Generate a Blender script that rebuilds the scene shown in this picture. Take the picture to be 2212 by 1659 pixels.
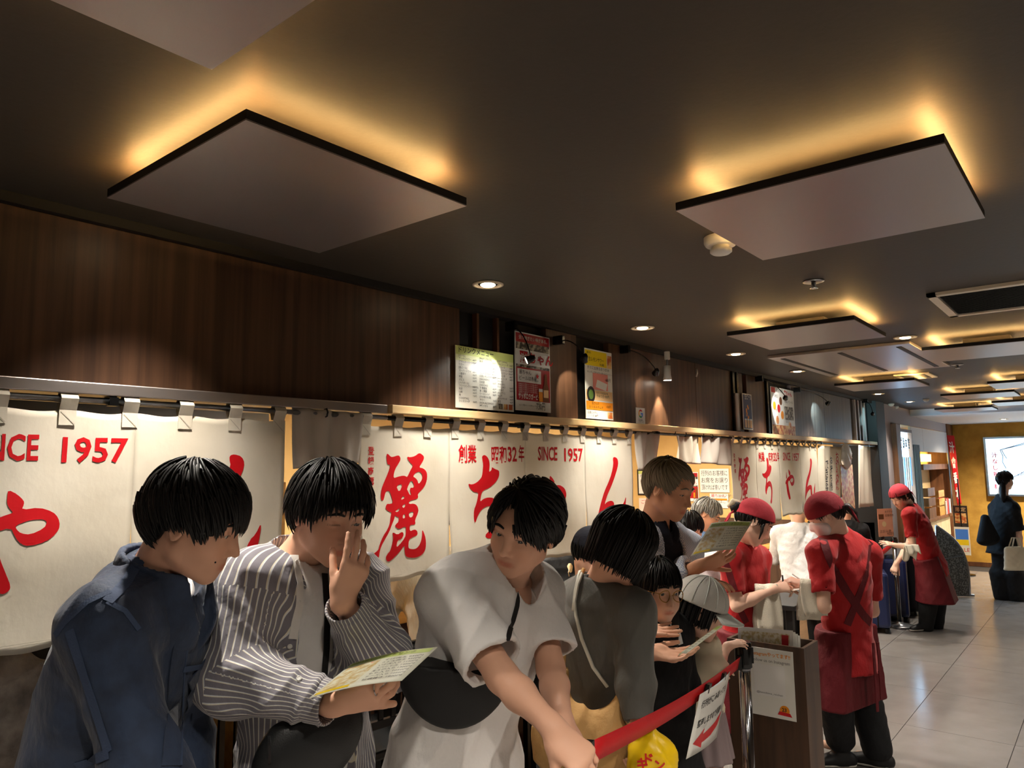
import bpy, bmesh, math, random
import numpy as np
from mathutils import Vector, Matrix

# ---------------------------------------------------------------- scene, camera, world, exposure
SC = bpy.context.scene
COL = SC.collection
for _o in list(bpy.data.objects):
    bpy.data.objects.remove(_o)
CH = 1.70                                   # camera height
CR = np.array([0.63294085, -0.77409215, -0.01293139])
CU = np.array([-0.08005037, -0.08204876, 0.99340824])
CF = np.array([0.77005053, 0.62773349, 0.11389838])
FPX, CX, CY = 1588.455, 1106.0, 829.5
CAM0 = np.array([0.0, 0.0, CH])
_cd = bpy.data.cameras.new('camera')
_cd.sensor_width = 36.0
_cd.lens = FPX / 2212 * 36
_cd.clip_start = 0.05
CAM = bpy.data.objects.new('camera', _cd)
COL.objects.link(CAM)
CAM.matrix_world = Matrix([[CR[i], CU[i], -CF[i], CAM0[i]] for i in range(3)] + [[0, 0, 0, 1]])
SC.camera = CAM
_w = bpy.data.worlds.new('world')
SC.world = _w
_w.use_nodes = True
_w.node_tree.nodes['Background'].inputs[0].default_value = (1.0, 0.88, 0.76, 1)
_w.node_tree.nodes['Background'].inputs[1].default_value = 0.02
SC.view_settings.view_transform = 'Standard'
SC.view_settings.look = 'None'
SC.view_settings.gamma = 1.0
SC.view_settings.use_curve_mapping = False
SC.view_settings.exposure = 0.72
SC.cycles.use_denoising = True
SC.cycles.max_bounces = 4
SC.cycles.diffuse_bounces = 2
SC.cycles.caustics_reflective = False
SC.cycles.caustics_refractive = False
SC.cycles.glossy_bounces = 2
SC.cycles.transmission_bounces = 3
SC.cycles.use_adaptive_sampling = True
SC.cycles.adaptive_threshold = 0.15
SC.cycles.sample_clamp_indirect = 6.0


def ray(x, y):
    return CF + (x - CX) / FPX * CR - (y - CY) / FPX * CU


def at(x, y, dp):
    return ray(x, y) * dp + CAM0


def onY(x, y, Y):
    d = ray(x, y)
    return d * Y / d[1] + CAM0


def onX(x, y, X):
    d = ray(x, y)
    return d * X / d[0] + CAM0


def onZ(x, y, z):
    d = ray(x, y)
    return d * (z - CH) / d[2] + CAM0


def lin(c):
    c = c / 255.0
    return c / 12.92 if c <= 0.04045 else ((c + 0.055) / 1.055) ** 2.4


def rgb(c):
    if isinstance(c, str):
        c = tuple(int(c[i:i + 2], 16) for i in (0, 2, 4))
    return (lin(c[0]), lin(c[1]), lin(c[2]), 1.0)


MATS = {}


def mat(name, col, rough=0.6, metal=0.0, spec=0.4, col2=None, nscale=(8, 8, 8), ndetail=4, bump=0.0, bscale=(40, 40, 40),
        bdist=0.01, emit=0.0, sheen=0.0, trans=0.0, sss=0.0, coat=0.0, attr=None, lo=0.35, hi=0.65, alpha=1.0, transl=0.0):
    if name in MATS:
        return MATS[name]
    m = bpy.data.materials.new(name)
    m.use_nodes = True
    nt = m.node_tree
    b = nt.nodes['Principled BSDF']
    c = rgb(col)
    b.inputs['Base Color'].default_value = c
    b.inputs['Roughness'].default_value = rough
    b.inputs['Metallic'].default_value = metal
    b.inputs['Specular IOR Level'].default_value = spec
    b.inputs['Sheen Weight'].default_value = sheen
    b.inputs['Transmission Weight'].default_value = trans
    b.inputs['Coat Weight'].default_value = coat
    b.inputs['Alpha'].default_value = alpha
    if sss:
        b.inputs['Subsurface Weight'].default_value = sss
        b.inputs['Subsurface Radius'].default_value = (0.012, 0.005, 0.003)
        b.inputs['Subsurface Scale'].default_value = 0.6
    if emit:
        b.inputs['Emission Color'].default_value = c
        b.inputs['Emission Strength'].default_value = emit
    tc = None
    src = None
    if col2 is not None or bump:
        tc = nt.nodes.new('ShaderNodeTexCoord')
    if col2 is not None:
        mp = nt.nodes.new('ShaderNodeMapping')
        mp.inputs['Scale'].default_value = nscale
        nz = nt.nodes.new('ShaderNodeTexNoise')
        nz.inputs['Scale'].default_value = 1.0
        nz.inputs['Detail'].default_value = ndetail
        rp = nt.nodes.new('ShaderNodeValToRGB')
        rp.color_ramp.elements[0].position = lo
        rp.color_ramp.elements[1].position = hi
        rp.color_ramp.elements[0].color = c
        rp.color_ramp.elements[1].color = rgb(col2)
        nt.links.new(tc.outputs['Object'], mp.inputs[0])
        nt.links.new(mp.outputs[0], nz.inputs['Vector'])
        nt.links.new(nz.outputs['Fac'], rp.inputs[0])
        src = rp.outputs[0]
    if attr:
        at_ = nt.nodes.new('ShaderNodeAttribute')
        at_.attribute_name = attr
        mx = nt.nodes.new('ShaderNodeMix')
        mx.data_type = 'RGBA'
        mx.blend_type = 'MULTIPLY'
        mx.inputs[0].default_value = 1.0
        if src is not None:
            nt.links.new(src, mx.inputs[6])
        else:
            mx.inputs[6].default_value = c
        nt.links.new(at_.outputs['Color'], mx.inputs[7])
        src = mx.outputs[2]
    if src is not None:
        nt.links.new(src, b.inputs['Base Color'])
    if bump:
        mp2 = nt.nodes.new('ShaderNodeMapping')
        mp2.inputs['Scale'].default_value = bscale
        n2 = nt.nodes.new('ShaderNodeTexNoise')
        n2.inputs['Scale'].default_value = 1.0
        n2.inputs['Detail'].default_value = 5
        bp = nt.nodes.new('ShaderNodeBump')
        bp.inputs['Strength'].default_value = bump
        bp.inputs['Distance'].default_value = bdist
        nt.links.new(tc.outputs['Object'], mp2.inputs[0])
        nt.links.new(mp2.outputs[0], n2.inputs['Vector'])
        nt.links.new(n2.outputs['Fac'], bp.inputs['Height'])
        nt.links.new(bp.outputs[0], b.inputs['Normal'])
    if transl:
        tr = nt.nodes.new('ShaderNodeBsdfTranslucent')
        ms = nt.nodes.new('ShaderNodeMixShader')
        ms.inputs[0].default_value = transl
        if src is not None:
            nt.links.new(src, tr.inputs[0])
        else:
            tr.inputs[0].default_value = c
        out = nt.nodes['Material Output']
        nt.links.new(b.outputs[0], ms.inputs[1])
        nt.links.new(tr.outputs[0], ms.inputs[2])
        nt.links.new(ms.outputs[0], out.inputs[0])
    MATS[name] = m
    return m


# ---------------------------------------------------------------- mesh helpers
class MB:
    def __init__(self):
        self.v = []
        self.f = []

    def add(self, vs, fs):
        n = len(self.v)
        self.v.extend(np.asarray(vs, float).tolist())
        self.f.extend([tuple(i + n for i in f) for f in fs])
        return self

    def box(self, lo, hi):
        x0, y0, z0 = lo
        x1, y1, z1 = hi
        vs = [(x0, y0, z0), (x1, y0, z0), (x1, y1, z0), (x0, y1, z0), (x0, y0, z1), (x1, y0, z1), (x1, y1, z1), (x0, y1, z1)]
        return self.add(vs, [(3, 2, 1, 0), (4, 5, 6, 7), (0, 1, 5, 4), (1, 2, 6, 5), (2, 3, 7, 6), (3, 0, 4, 7)])

    def obox(self, c, ax, ay, az):
        c, ax, ay, az = map(np.asarray, (c, ax, ay, az))
        vs = [c + sx * ax + sy * ay + sz * az for sz in (-1, 1) for sx, sy in ((-1, -1), (1, -1), (1, 1), (-1, 1))]
        return self.add(vs, [(3, 2, 1, 0), (4, 5, 6, 7), (0, 1, 5, 4), (1, 2, 6, 5), (2, 3, 7, 6), (3, 0, 4, 7)])

    def tube(self, pts, r, n=8, cap=True):
        P = np.asarray(pts, float)
        m = len(P)
        rs = np.asarray(r if hasattr(r, '__len__') else [r] * m, float)
        T = np.empty_like(P)
        T[1:-1] = P[2:] - P[:-2]
        T[0], T[-1] = P[1] - P[0], P[-1] - P[-2]
        T /= np.sqrt((T * T).sum(1))[:, None] + 1e-12
        mt = np.abs(T).sum(0)
        A = np.zeros(3)
        A[int(np.argmin(mt))] = 1.0
        S = np.stack([T[:, 1] * A[2] - T[:, 2] * A[1], T[:, 2] * A[0] - T[:, 0] * A[2], T[:, 0] * A[1] - T[:, 1] * A[0]], 1)
        S /= np.sqrt((S * S).sum(1))[:, None] + 1e-12
        N = np.stack([S[:, 1] * T[:, 2] - S[:, 2] * T[:, 1], S[:, 2] * T[:, 0] - S[:, 0] * T[:, 2], S[:, 0] * T[:, 1] - S[:, 1] * T[:, 0]], 1)
        an = np.arange(n) * (2 * math.pi / n)
        vs = (P[:, None] + rs[:, None, None] * (np.cos(an)[None, :, None] * S[:, None] + np.sin(an)[None, :, None] * N[:, None])).reshape(-1, 3)
        pts = P
        fs = []
        for i in range(len(pts) - 1):
            for k in range(n):
                fs.append((i * n + k, i * n + (k + 1) % n, (i + 1) * n + (k + 1) % n, (i + 1) * n + k))
        if cap:
            fs.append(tuple(range(n))[::-1])
            m = (len(pts) - 1) * n
            fs.append(tuple(m + k for k in range(n)))
        return self.add(vs, fs)

    def lathe(self, prof, c=(0, 0, 0), n=20):
        vs = []
        for rr, z in prof:
            for k in range(n):
                an = 2 * math.pi * k / n
                vs.append((c[0] + rr * math.cos(an), c[1] + rr * math.sin(an), c[2] + z))
        fs = []
        for i in range(len(prof) - 1):
            for k in range(n):
                fs.append((i * n + k, i * n + (k + 1) % n, (i + 1) * n + (k + 1) % n, (i + 1) * n + k))
        fs.append(tuple(range(n))[::-1])
        m = (len(prof) - 1) * n
        fs.append(tuple(m + k for k in range(n)))
        return self.add(vs, fs)

    def prism(self, poly, a, b):
        """poly: list of 3d points (planar), swept from a to b offset vectors"""
        a = np.asarray(a, float)
        b = np.asarray(b, float)
        n = len(poly)
        vs = [np.asarray(p) + a for p in poly] + [np.asarray(p) + b for p in poly]
        fs = [tuple(range(n))[::-1], tuple(range(n, 2 * n))]
        for i in range(n):
            j = (i + 1) % n
            fs.append((i, j, n + j, n + i))
        return self.add(vs, fs)

    def grid(self, fn, nu, nv, closed=False):
        vs = [fn(i / nu, j / nv) for j in range(nv + 1) for i in range(nu + 1)]
        fs = []
        for j in range(nv):
            for i in range(nu):
                a = j * (nu + 1) + i
                fs.append((a, a + 1, a + nu + 2, a + nu + 1))
        return self.add(vs, fs)

    def ball(self, c, r, n=10, m=7):
        r = np.ones(3) * r
        c = np.asarray(c, float)
        vs, fs = [], []
        for i in range(m + 1):
            th = math.pi * i / m
            for k in range(n):
                ph = 2 * math.pi * k / n
                vs.append(c + r * np.array([math.sin(th) * math.cos(ph), math.sin(th) * math.sin(ph), math.cos(th)]))
        for i in range(m):
            for k in range(n):
                fs.append((i * n + k, (i + 1) * n + k, (i + 1) * n + (k + 1) % n, i * n + (k + 1) % n))
        return self.add(vs, fs)

    def build(self, name, m, parent=None, smooth=False, bevel=0.0, solid=0.0, origin=None, autos=None):
        me = bpy.data.meshes.new(name)
        vs = self.v
        if origin is not None:
            vs = [tuple(np.asarray(p) - np.asarray(origin)) for p in vs]
        me.from_pydata(vs, [], self.f)
        me.validate()
        me.update()
        o = bpy.data.objects.new(name, me)
        COL.objects.link(o)
        if m is not None:
            me.materials.append(m if not isinstance(m, str) else MATS[m])
        if origin is not None:
            o.location = origin
        if parent is not None:
            put(o, parent)
        if smooth:
            me.polygons.foreach_set('use_smooth', [True] * len(me.polygons))
        if autos is not None:
            me.polygons.foreach_set('use_smooth', [True] * len(me.polygons))
            bm = bmesh.new()
            bm.from_mesh(me)
            for e in bm.edges:
                if len(e.link_faces) == 2 and e.calc_face_angle(0) > autos:
                    e.smooth = False
            bm.to_mesh(me)
            bm.free()
        if solid:
            md = o.modifiers.new('solid', 'SOLIDIFY')
            md.thickness = solid
            md.offset = 0
        if bevel:
            md = o.modifiers.new('bevel', 'BEVEL')
            md.width = bevel
            md.segments = 2
            md.limit_method = 'ANGLE'
            md.angle_limit = 0.7
        return o


WLOC = {}


def wloc(o):
    """world location of an unrotated, unscaled parent chain"""
    p = np.zeros(3)
    while o is not None:
        p = p + np.array(o.location)
        o = o.parent
    return p


def put(o, parent):
    """parent o, keeping it where it stands (parents are never rotated here)"""
    o.location = tuple(np.array(o.location) - wloc(parent))
    o.parent = parent


def thing(name, label, cat, loc=(0, 0, 0), group=None):
    o = bpy.data.objects.new(name, None)
    o.empty_display_size = 0.1
    COL.objects.link(o)
    o.location = tuple(float(a) for a in loc)
    o['label'] = label
    o['category'] = cat
    if group:
        o['group'] = group
    return o


def tag(o, label, cat, group=None):
    o['label'] = label
    o['category'] = cat
    if group:
        o['group'] = group
    return o


def struct(o):
    o['kind'] = 'structure'
    return o


def relabel(o, label):
    o['label'] = label
    return o


def copy_tree(o, loc=None, parent=None, rotz=None, label=None):
    c = o.copy()
    COL.objects.link(c)
    if parent is not None:
        c.parent = parent
    if loc is not None:
        c.location = loc
    if rotz is not None:
        c.rotation_euler = (0, 0, rotz)
    if label:
        c['label'] = label
    for ch in list(o.children):
        copy_tree(ch, parent=c)
    return c


# ---------------------------------------------------------------- lettering
_TXT = {}
_TS = bpy.data.scenes.new('scratch')


def flat_eval(c):
    """evaluate a curve or text in an otherwise empty scene -> verts2d, faces"""
    o = bpy.data.objects.new('outline', c)
    _TS.collection.objects.link(o)
    with bpy.context.temp_override(scene=_TS, view_layer=_TS.view_layers[0]):
        dg = bpy.context.evaluated_depsgraph_get()
    ev = o.evaluated_get(dg)
    me = ev.to_mesh()
    n = len(me.vertices)
    a = np.empty(n * 3, np.float32)
    me.vertices.foreach_get('co', a)
    vs = a.reshape(-1, 3)[:, :2].astype(float)
    fs = [tuple(p.vertices) for p in me.polygons]
    ev.to_mesh_clear()
    bpy.data.objects.remove(o)
    bpy.data.curves.remove(c)
    return vs, fs


def text_mesh(s, bold=0.0):
    k = (s, bold)
    if k not in _TXT:
        c = bpy.data.curves.new('lettering', 'FONT')
        c.body = s
        c.resolution_u = 2
        c.offset = bold
        c.fill_mode = 'FRONT'
        vs, fs = flat_eval(c)
        _TXT[k] = (vs, fs)
    return _TXT[k]


def text2d(out, s, x, y, size, sx=1.0, bold=0.0, vertical=False, width=None, pitch=1.1, shear=0.0):
    """append text to out=[verts2d, faces]; (x, y) is the left end of the base line (vertical: centre top)"""
    if vertical:
        for i, ch in enumerate(s):
            vs, fs = text_mesh(ch, bold)
            if not len(vs):
                continue
            w = (vs[:, 0].max() + vs[:, 0].min()) / 2
            p = np.stack([x + (vs[:, 0] - w) * size * sx, y - (i + 0.85) * size * pitch + vs[:, 1] * size], 1)
            n = len(out[0])
            out[0].extend(p.tolist())
            out[1].extend([tuple(a + n for a in f) for f in fs])
        return
    vs, fs = text_mesh(s, bold)
    if not len(vs):
        return
    k = sx
    if width:
        k = width / ((vs[:, 0].max() - vs[:, 0].min()) * size)
    p = np.stack([x + (vs[:, 0] - vs[:, 0].min()) * size * k + shear * vs[:, 1] * size, y + vs[:, 1] * size], 1)
    n = len(out[0])
    out[0].extend(p.tolist())
    out[1].extend([tuple(a + n for a in f) for f in fs])


def flat_print(out, origin, ax, ay, name, m, parent, off=0.0):
    origin, ax, ay = map(lambda q: np.asarray(q, float), (origin, ax, ay))
    nrm = np.cross(ax, ay)
    nrm /= np.linalg.norm(nrm)
    b = MB()
    b.add([origin + ax * p[0] + ay * p[1] + nrm * off for p in out[0]], out[1])
    return b.build(name, m, parent)


def poly_fill(loops):
    """fill 2d loops (outer and holes) -> verts2d, faces"""
    c = bpy.data.curves.new('outline', 'CURVE')
    c.dimensions = '2D'
    c.fill_mode = 'FRONT'
    for lp in loops:
        s = c.splines.new('POLY')
        s.points.add(len(lp) - 1)
        for q, p in zip(s.points, lp):
            q.co = (p[0], p[1], 0, 1)
        s.use_cyclic_u = True
    vs, fs = flat_eval(c)
    vs = vs.tolist()
    return vs, fs


def smooth_loop(lp, it=2):
    lp = [np.asarray(p, float) for p in lp]
    for _ in range(it):
        o = []
        for i in range(len(lp)):
            a, b = lp[i], lp[(i + 1) % len(lp)]
            o += [a * 0.75 + b * 0.25, a * 0.25 + b * 0.75]
        lp = o
    return lp


def cut_grid(vs, fs, step):
    """cut a flat mesh along a square grid so that it can be draped"""
    bm = bmesh.new()
    bv = [bm.verts.new((p[0], p[1], 0)) for p in vs]
    for f in fs:
        try:
            bm.faces.new([bv[i] for i in f])
        except ValueError:
            pass
    a = np.array(vs)
    for ax in (0, 1):
        lo, hi = a[:, ax].min(), a[:, ax].max()
        k = math.floor(lo / step) + 1
        while k * step < hi:
            co = [0, 0, 0]
            no = [0, 0, 0]
            co[ax] = k * step
            no[ax] = 1
            bmesh.ops.bisect_plane(bm, geom=bm.verts[:] + bm.edges[:] + bm.faces[:], plane_co=co, plane_no=no, dist=1e-6)
            k += 1
    bm.verts.index_update()
    v2 = [(v.co.x, v.co.y) for v in bm.verts]
    f2 = [tuple(v.index for v in f.verts) for f in bm.faces]
    bm.free()
    return v2, f2
# ---------------------------------------------------------------- materials of the place
D = 2.135            # curtain plane
ZC = 2.4225          # ceiling
XE = 14.4            # far end wall
mat('ceiling_paint', (56, 51, 46), 0.55, spec=0.3, bump=0.05, bscale=(60, 60, 60))
mat('veneer', (66, 44, 30), 0.42, col2=(94, 65, 46), nscale=(38, 38, 1.1), ndetail=6, spec=0.45, bump=0.04, bscale=(120, 120, 3))
mat('veneer_grey', (60, 50, 46), 0.38, col2=(92, 80, 74), nscale=(38, 38, 1.1), ndetail=6, spec=0.5)
mat('black_matte', (17, 15, 14), 0.6)
mat('black_gloss', (10, 10, 10), 0.25)
mat('maple', (214, 176, 122), 0.45, col2=(232, 200, 150), nscale=(3, 30, 30))
mat('counter_wood', (196, 138, 66), 0.4, col2=(222, 170, 96), nscale=(3, 24, 24), ndetail=5)
mat('brown_wood', (74, 44, 26), 0.45, col2=(104, 66, 40), nscale=(20, 20, 2))
mat('steel', (150, 152, 155), 0.28, metal=1.0)
mat('steel_dark', (84, 88, 94), 0.35, metal=1.0)
mat('chrome', (215, 215, 218), 0.12, metal=1.0)
mat('aluminium', (176, 168, 164), 0.42, metal=1.0)
mat('tile', (132, 127, 122), 0.19, col2=(139, 134, 130), nscale=(5, 5, 5), spec=0.5, bump=0.16, bscale=(26, 26, 26), bdist=0.005)
mat('grout', (62, 58, 54), 0.9)
mat('inner_floor', (108, 82, 58), 0.5, col2=(126, 98, 70), nscale=(4, 20, 4))
mat('inner_wall', (220, 178, 108), 0.7, col2=(230, 190, 122), nscale=(3, 3, 3))
mat('wainscot', (78, 56, 42), 0.5, col2=(96, 70, 52), nscale=(30, 30, 2))
mat('inner_ceiling', (226, 214, 194), 0.8)
mat('corridor_wall', (74, 60, 50), 0.7)
mat('ochre', (176, 130, 46), 0.75, col2=(200, 152, 62), nscale=(6, 6, 6), ndetail=6, bump=0.25, bscale=(30, 30, 30))
mat('plaster_grey', (172, 158, 156), 0.7)
mat('white_soffit', (214, 210, 208), 0.6)
mat('led_warm', (255, 202, 124), emit=42.0)
mat('lamp_warm', (255, 222, 172), emit=14.0)
mat('lamp_white', (255, 240, 220), emit=11.0)
mat('panel_metal', (168, 160, 158), 0.36, metal=0.85, spec=0.5)
mat('cream_enamel', (216, 206, 190), 0.5)
mat('white_plastic', (226, 222, 214), 0.4)
mat('grey_box', (84, 76, 68), 0.7)


def spot_light(name, loc, direction, power, size, blend, col, radius, parent):
    l = bpy.data.lights.new(name, 'SPOT')
    l.energy = power
    l.spot_size = size
    l.spot_blend = blend
    l.color = col
    l.shadow_soft_size = radius
    o = bpy.data.objects.new(name, l)
    COL.objects.link(o)
    o.location = tuple(loc)
    o.rotation_euler = Vector(direction).to_track_quat('-Z', 'Y').to_euler()
    put(o, parent)
    return o


def area_light(name, loc, sx, sy, power, col, parent, direction=(0, 0, -1)):
    l = bpy.data.lights.new(name, 'AREA')
    l.shape = 'RECTANGLE'
    l.size, l.size_y = sx, sy
    l.energy = power
    l.color = col
    o = bpy.data.objects.new(name, l)
    COL.objects.link(o)
    o.location = tuple(loc)
    o.rotation_euler = Vector(direction).to_track_quat('-Z', 'Y').to_euler()
    put(o, parent)
    return o


# ---------------------------------------------------------------- shell
fl = struct(MB().box((-3.2, -3.4, -0.06), (XE + 0.2, 6.2, -0.004)).build('floor', 'grout'))
_tm = {}
TX, TY = 0.916, 0.6
x0, y0 = 5.35 * 1.03 - TX * 9, 1.215
for j in range(-8, 4):
    for i in range(18):
        xa, ya = x0 + i * TX, y0 + (j - 1) * TY + 0.0
        if xa < -3 or xa + TX > XE or ya + TY > 2.5:
            continue
        if 'm' not in _tm:
            o = MB().box((0.002, 0.002, -0.008), (TX - 0.002, TY - 0.002, 0.0)).build('tile', 'tile')
            _tm['m'] = o.data
        else:
            o = bpy.data.objects.new('tile', _tm['m'])
            COL.objects.link(o)
        o.location = (xa, ya, 0)
        put(o, fl)
o = MB().box((-3.1, 2.14, -0.02), (9.2, 6.1, 0.002)).build('inner_boards', 'inner_floor', fl)
struct(MB().box((-3.2, -3.4, ZC), (XE + 0.2, 2.3, ZC + 0.1)).build('ceiling', 'ceiling_paint'))
struct(MB().box((-3.2, 2.30, 2.36), (9.6, 6.2, 2.46)).build('ceiling_inner', 'inner_ceiling'))
struct(MB().box((-3.2, -3.5, 0), (XE + 0.2, -3.4, ZC)).build('wall_opposite', 'corridor_wall'))
struct(MB().box((-3.3, -3.5, 0), (-3.2, 6.2, ZC + 0.1)).build('wall_near', 'corridor_wall'))
struct(MB().box((-3.2, 5.6, 0), (9.6, 5.7, 2.46)).build('wall_back', 'inner_wall'))
ZW = onX(1540, 1117, 9.25)[2]
wr = struct(MB().box((9.25, 2.2, 0), (9.35, 5.6, 2.46)).build('wall_right', 'inner_wall'))
MB().box((9.22, 2.2, 0.0), (9.25, 5.6, ZW)).build('wainscot', 'wainscot', wr)
we = struct(MB().box((XE, -3.4, 0), (XE + 0.1, 2.4, ZC + 0.05)).build('wall_end', 'ochre'))
struct(MB().box((XE - 0.02, -3.4, 0), (XE, 2.13, 0.07)).build('baseboard_end', 'brown_wood'))
struct(MB().box((11.2, -3.4, 2.335), (XE, 2.16, ZC)).build('ceiling_soffit', 'white_soffit'))

# shopfront lintel and its veneer panels
wf = struct(MB().box((-3.2, 2.20, 1.945), (9.22, 2.30, ZC)).build('wall_front', 'black_matte'))
FT, FB = 2.395, 1.945
for a, b, m in ((-3.2, -0.42, 'veneer'), (-0.416, 2.30, 'veneer'), (2.93, 3.20, 'veneer'), (3.52, 4.62, 'veneer'), (4.624, 5.22, 'veneer'),
                (5.36, 5.44, 'veneer'), (5.52, 5.90, 'veneer'), (6.53, 7.46, 'veneer_grey'), (7.464, 8.40, 'veneer_grey')):
    MB().box((a, 2.165, FB), (b, 2.2, FT)).build('panel', m, wf, bevel=0.002)
for a, b in ((2.42, 2.435), (2.56, 2.575), (5.225, 5.26), (5.30, 5.33), (5.915, 5.95)):
    MB().box((a, 2.172 if a < 3 else 2.15, FB), (b, 2.2, FT)).build('batten', 'brown_wood' if a < 3 else 'black_gloss', wf)
for k in range(4):
    a = 8.52 + 0.13 * k
    MB().box((a, 2.15, FB + 0.01), (a + 0.035, 2.2, FT)).build('batten', 'aluminium', wf)
struct(MB().box((-3.2, 2.14, FT), (9.22, 2.2, ZC)).build('trim_1', 'black_matte'))
struct(MB().box((1.86, 2.10, 1.912), (9.18, 2.30, 1.945)).build('trim_2', 'maple', bevel=0.003))
struct(MB().box((-3.2, 2.12, 1.912), (1.855, 2.30, 1.945)).build('trim_3', 'aluminium', bevel=0.003))
struct(MB().box((9.22, 2.10, 0), (9.62, 2.6, ZC)).build('wall_pillar', 'black_matte', bevel=0.004))

# ---------------------------------------------------------------- ceiling lights with halo
ZP = 2.35
PS = 0.603
PANELS = [(-0.03, 0.45), (0.652, 1.118), (1.566, 0.204), (3.29, 0.81), (4.48, 0.21), (6.03, 1.10), (7.69, 0.64), (6.77, 0.17), (9.66, 1.02), (9.0, 0.39), (-0.9, -0.9), (2.4, -0.9), (5.5, -0.9)]
PANELS = [(x * 1.0744, y * 1.0744) for x, y in PANELS]
PLAB = ['floating square ceiling panel whose corner reaches in over the denim jacket man',
        'floating square halo panel beside the wood veneer fascia, above the striped shirt man',
        'floating square ceiling panel with warm halo next to the smoke detector',
        'floating square ceiling panel just before the slotted air conditioner',
        'floating square ceiling panel overlapping the far corner of the slotted air conditioner',
        'floating square ceiling panel beside the row of downlights past the air conditioner',
        'far halo panel beyond the small ceiling grille', 'far halo panel next after the air conditioner on the corridor side',
        'last halo panel on the fascia side before the white soffit', 'last halo panel on the corridor side before the white soffit']
first = None
for i, (px, py) in enumerate(PANELS):
    lab = PLAB[i] if i < len(PLAB) else 'small looking floating square ceiling panel far down the corridor' if i < 10 else 'floating square ceiling panel on the far side of the corridor'
    if first is None:
        t = thing('ceiling_light', lab, 'ceiling light', (px, py, ZP), 'square halo ceiling lights')
        p = (px, py, ZP)
        MB().box((px, py, ZP), (px + PS, py + PS, ZP + 0.003)).build('panel', 'panel_metal', t)
        MB().box((px, py, ZP + 0.003), (px + PS, py + PS, ZP + 0.022)).build('frame', 'black_matte', t)
        q = 0.185
        MB().box((px + q, py + q, ZP + 0.022), (px + PS - q, py + PS - q, ZC)).build('mount_box', 'grey_box', t)
        for s in range(4):
            b = MB()
            e, w = 0.030, 0.02
            L = [((e, e), (PS - e, e + w)), ((e, PS - e - w), (PS - e, PS - e)), ((e, e), (e + w, PS - e)), ((PS - e - w, e), (PS - e, PS - e))][s]
            b.box((px + L[0][0], py + L[0][1], ZP + 0.022), (px + L[1][0], py + L[1][1], ZP + 0.0226))
            b.build('led_strip', 'led_warm', t)
        first = t
    else:
        copy_tree(first, (px, py, ZP), label=lab)

# ---------------------------------------------------------------- downlights
DL = [(2.14 - 1.222, 1.86), (2.14, 1.86), (3.366, 1.86), (4.59, 1.86), (5.79, 1.86), (7.0, 1.86), (8.3, 1.86), (9.65, 1.83), (10.9, 1.4), (4.675, 0.884), (-0.3, 1.86),
      (0.30, 0.20), (-0.7, -0.3), (1.25, -0.75), (2.7, -1.1), (4.6, -1.3), (7.0, -1.3), (9.5, -1.3)]  # this row is added: unseen downlights placed as front fill on the people
DLAB = ['recessed round downlight hidden above the halo panel by the wood fascia', 'recessed round downlight by the fascia before the drinks menu poster', 'recessed round downlight by the fascia before the white spotlight',
        'recessed round downlight by the fascia before the blue beer poster', 'recessed round downlight by the fascia level with the air conditioner', 'recessed round downlight by the fascia beside the small ceiling grille',
        'recessed round downlight by the fascia just before the dark pillar', 'recessed round downlight beyond the dark pillar']
t0 = None
for i, (x, y) in enumerate(DL):
    front = i < 8 or i == 10
    lab = DLAB[i] if i < 8 else 'recessed round downlight near the fascia behind the denim jacket man' if i == 10 else 'recessed round downlight beside the air conditioner and the halo panel' if i == 9 else 'recessed round downlight of the open corridor ceiling set, all but one added unseen as front fill'
    if t0 is None:
        t = thing('downlight', lab, 'downlight', (x, y, ZC), 'recessed ceiling downlights')
        MB().lathe([(0.062, -0.001), (0.062, -0.005), (0.052, -0.007), (0.048, -0.001)], (x, y, ZC), 24).build('trim_ring', 'cream_enamel', t, smooth=True)
        MB().lathe([(0.048, -0.002), (0.035, -0.0035), (0.001, -0.004)], (x, y, ZC), 24).build('reflector', 'chrome', t, smooth=True)
        MB().lathe([(0.030, -0.0045), (0.024, -0.009), (0.001, -0.010)], (x, y, ZC), 16).build('lamp', 'lamp_warm', t, smooth=True)
        t0 = t
        t0['_'] = 0
        del t0['_']
    else:
        t = copy_tree(t0, (x, y, ZC), label=lab)
for i, (x, y) in enumerate(DL):
    t = [o for o in bpy.data.objects if o.name.startswith('downlight') and abs(o.location[0] - x) < 1e-4 and abs(o.location[1] - y) < 1e-4][0]
    front = i < 8 or i == 10
    spot_light('downlight_beam', (x, y, ZC - 0.02), (0, 0, -1), (62 if i < 3 or i == 10 else 56) if front else 80 if i == 11 else 60 if i in (8, 9) else 210 if i < 15 else 90, 1.6 if front else 2.3, 1.0, (1.0, 0.92, 0.81), 0.035, t)

for k, (x, y) in enumerate(((13.1, 1.25), (13.1, 0.1), (13.1, -1.2))):
    t = copy_tree(t0, (x, y, 2.335), label='recessed round downlight in the white soffit before the ochre wall')
    for ch in list(t.children):
        if ch.type == 'LIGHT':
            bpy.data.objects.remove(ch)
    spot_light('downlight_beam', (x, y, 2.31), (0, 0, -1), 170, 2.5, 0.8, (1.0, 0.90, 0.76), 0.035, t)

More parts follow.
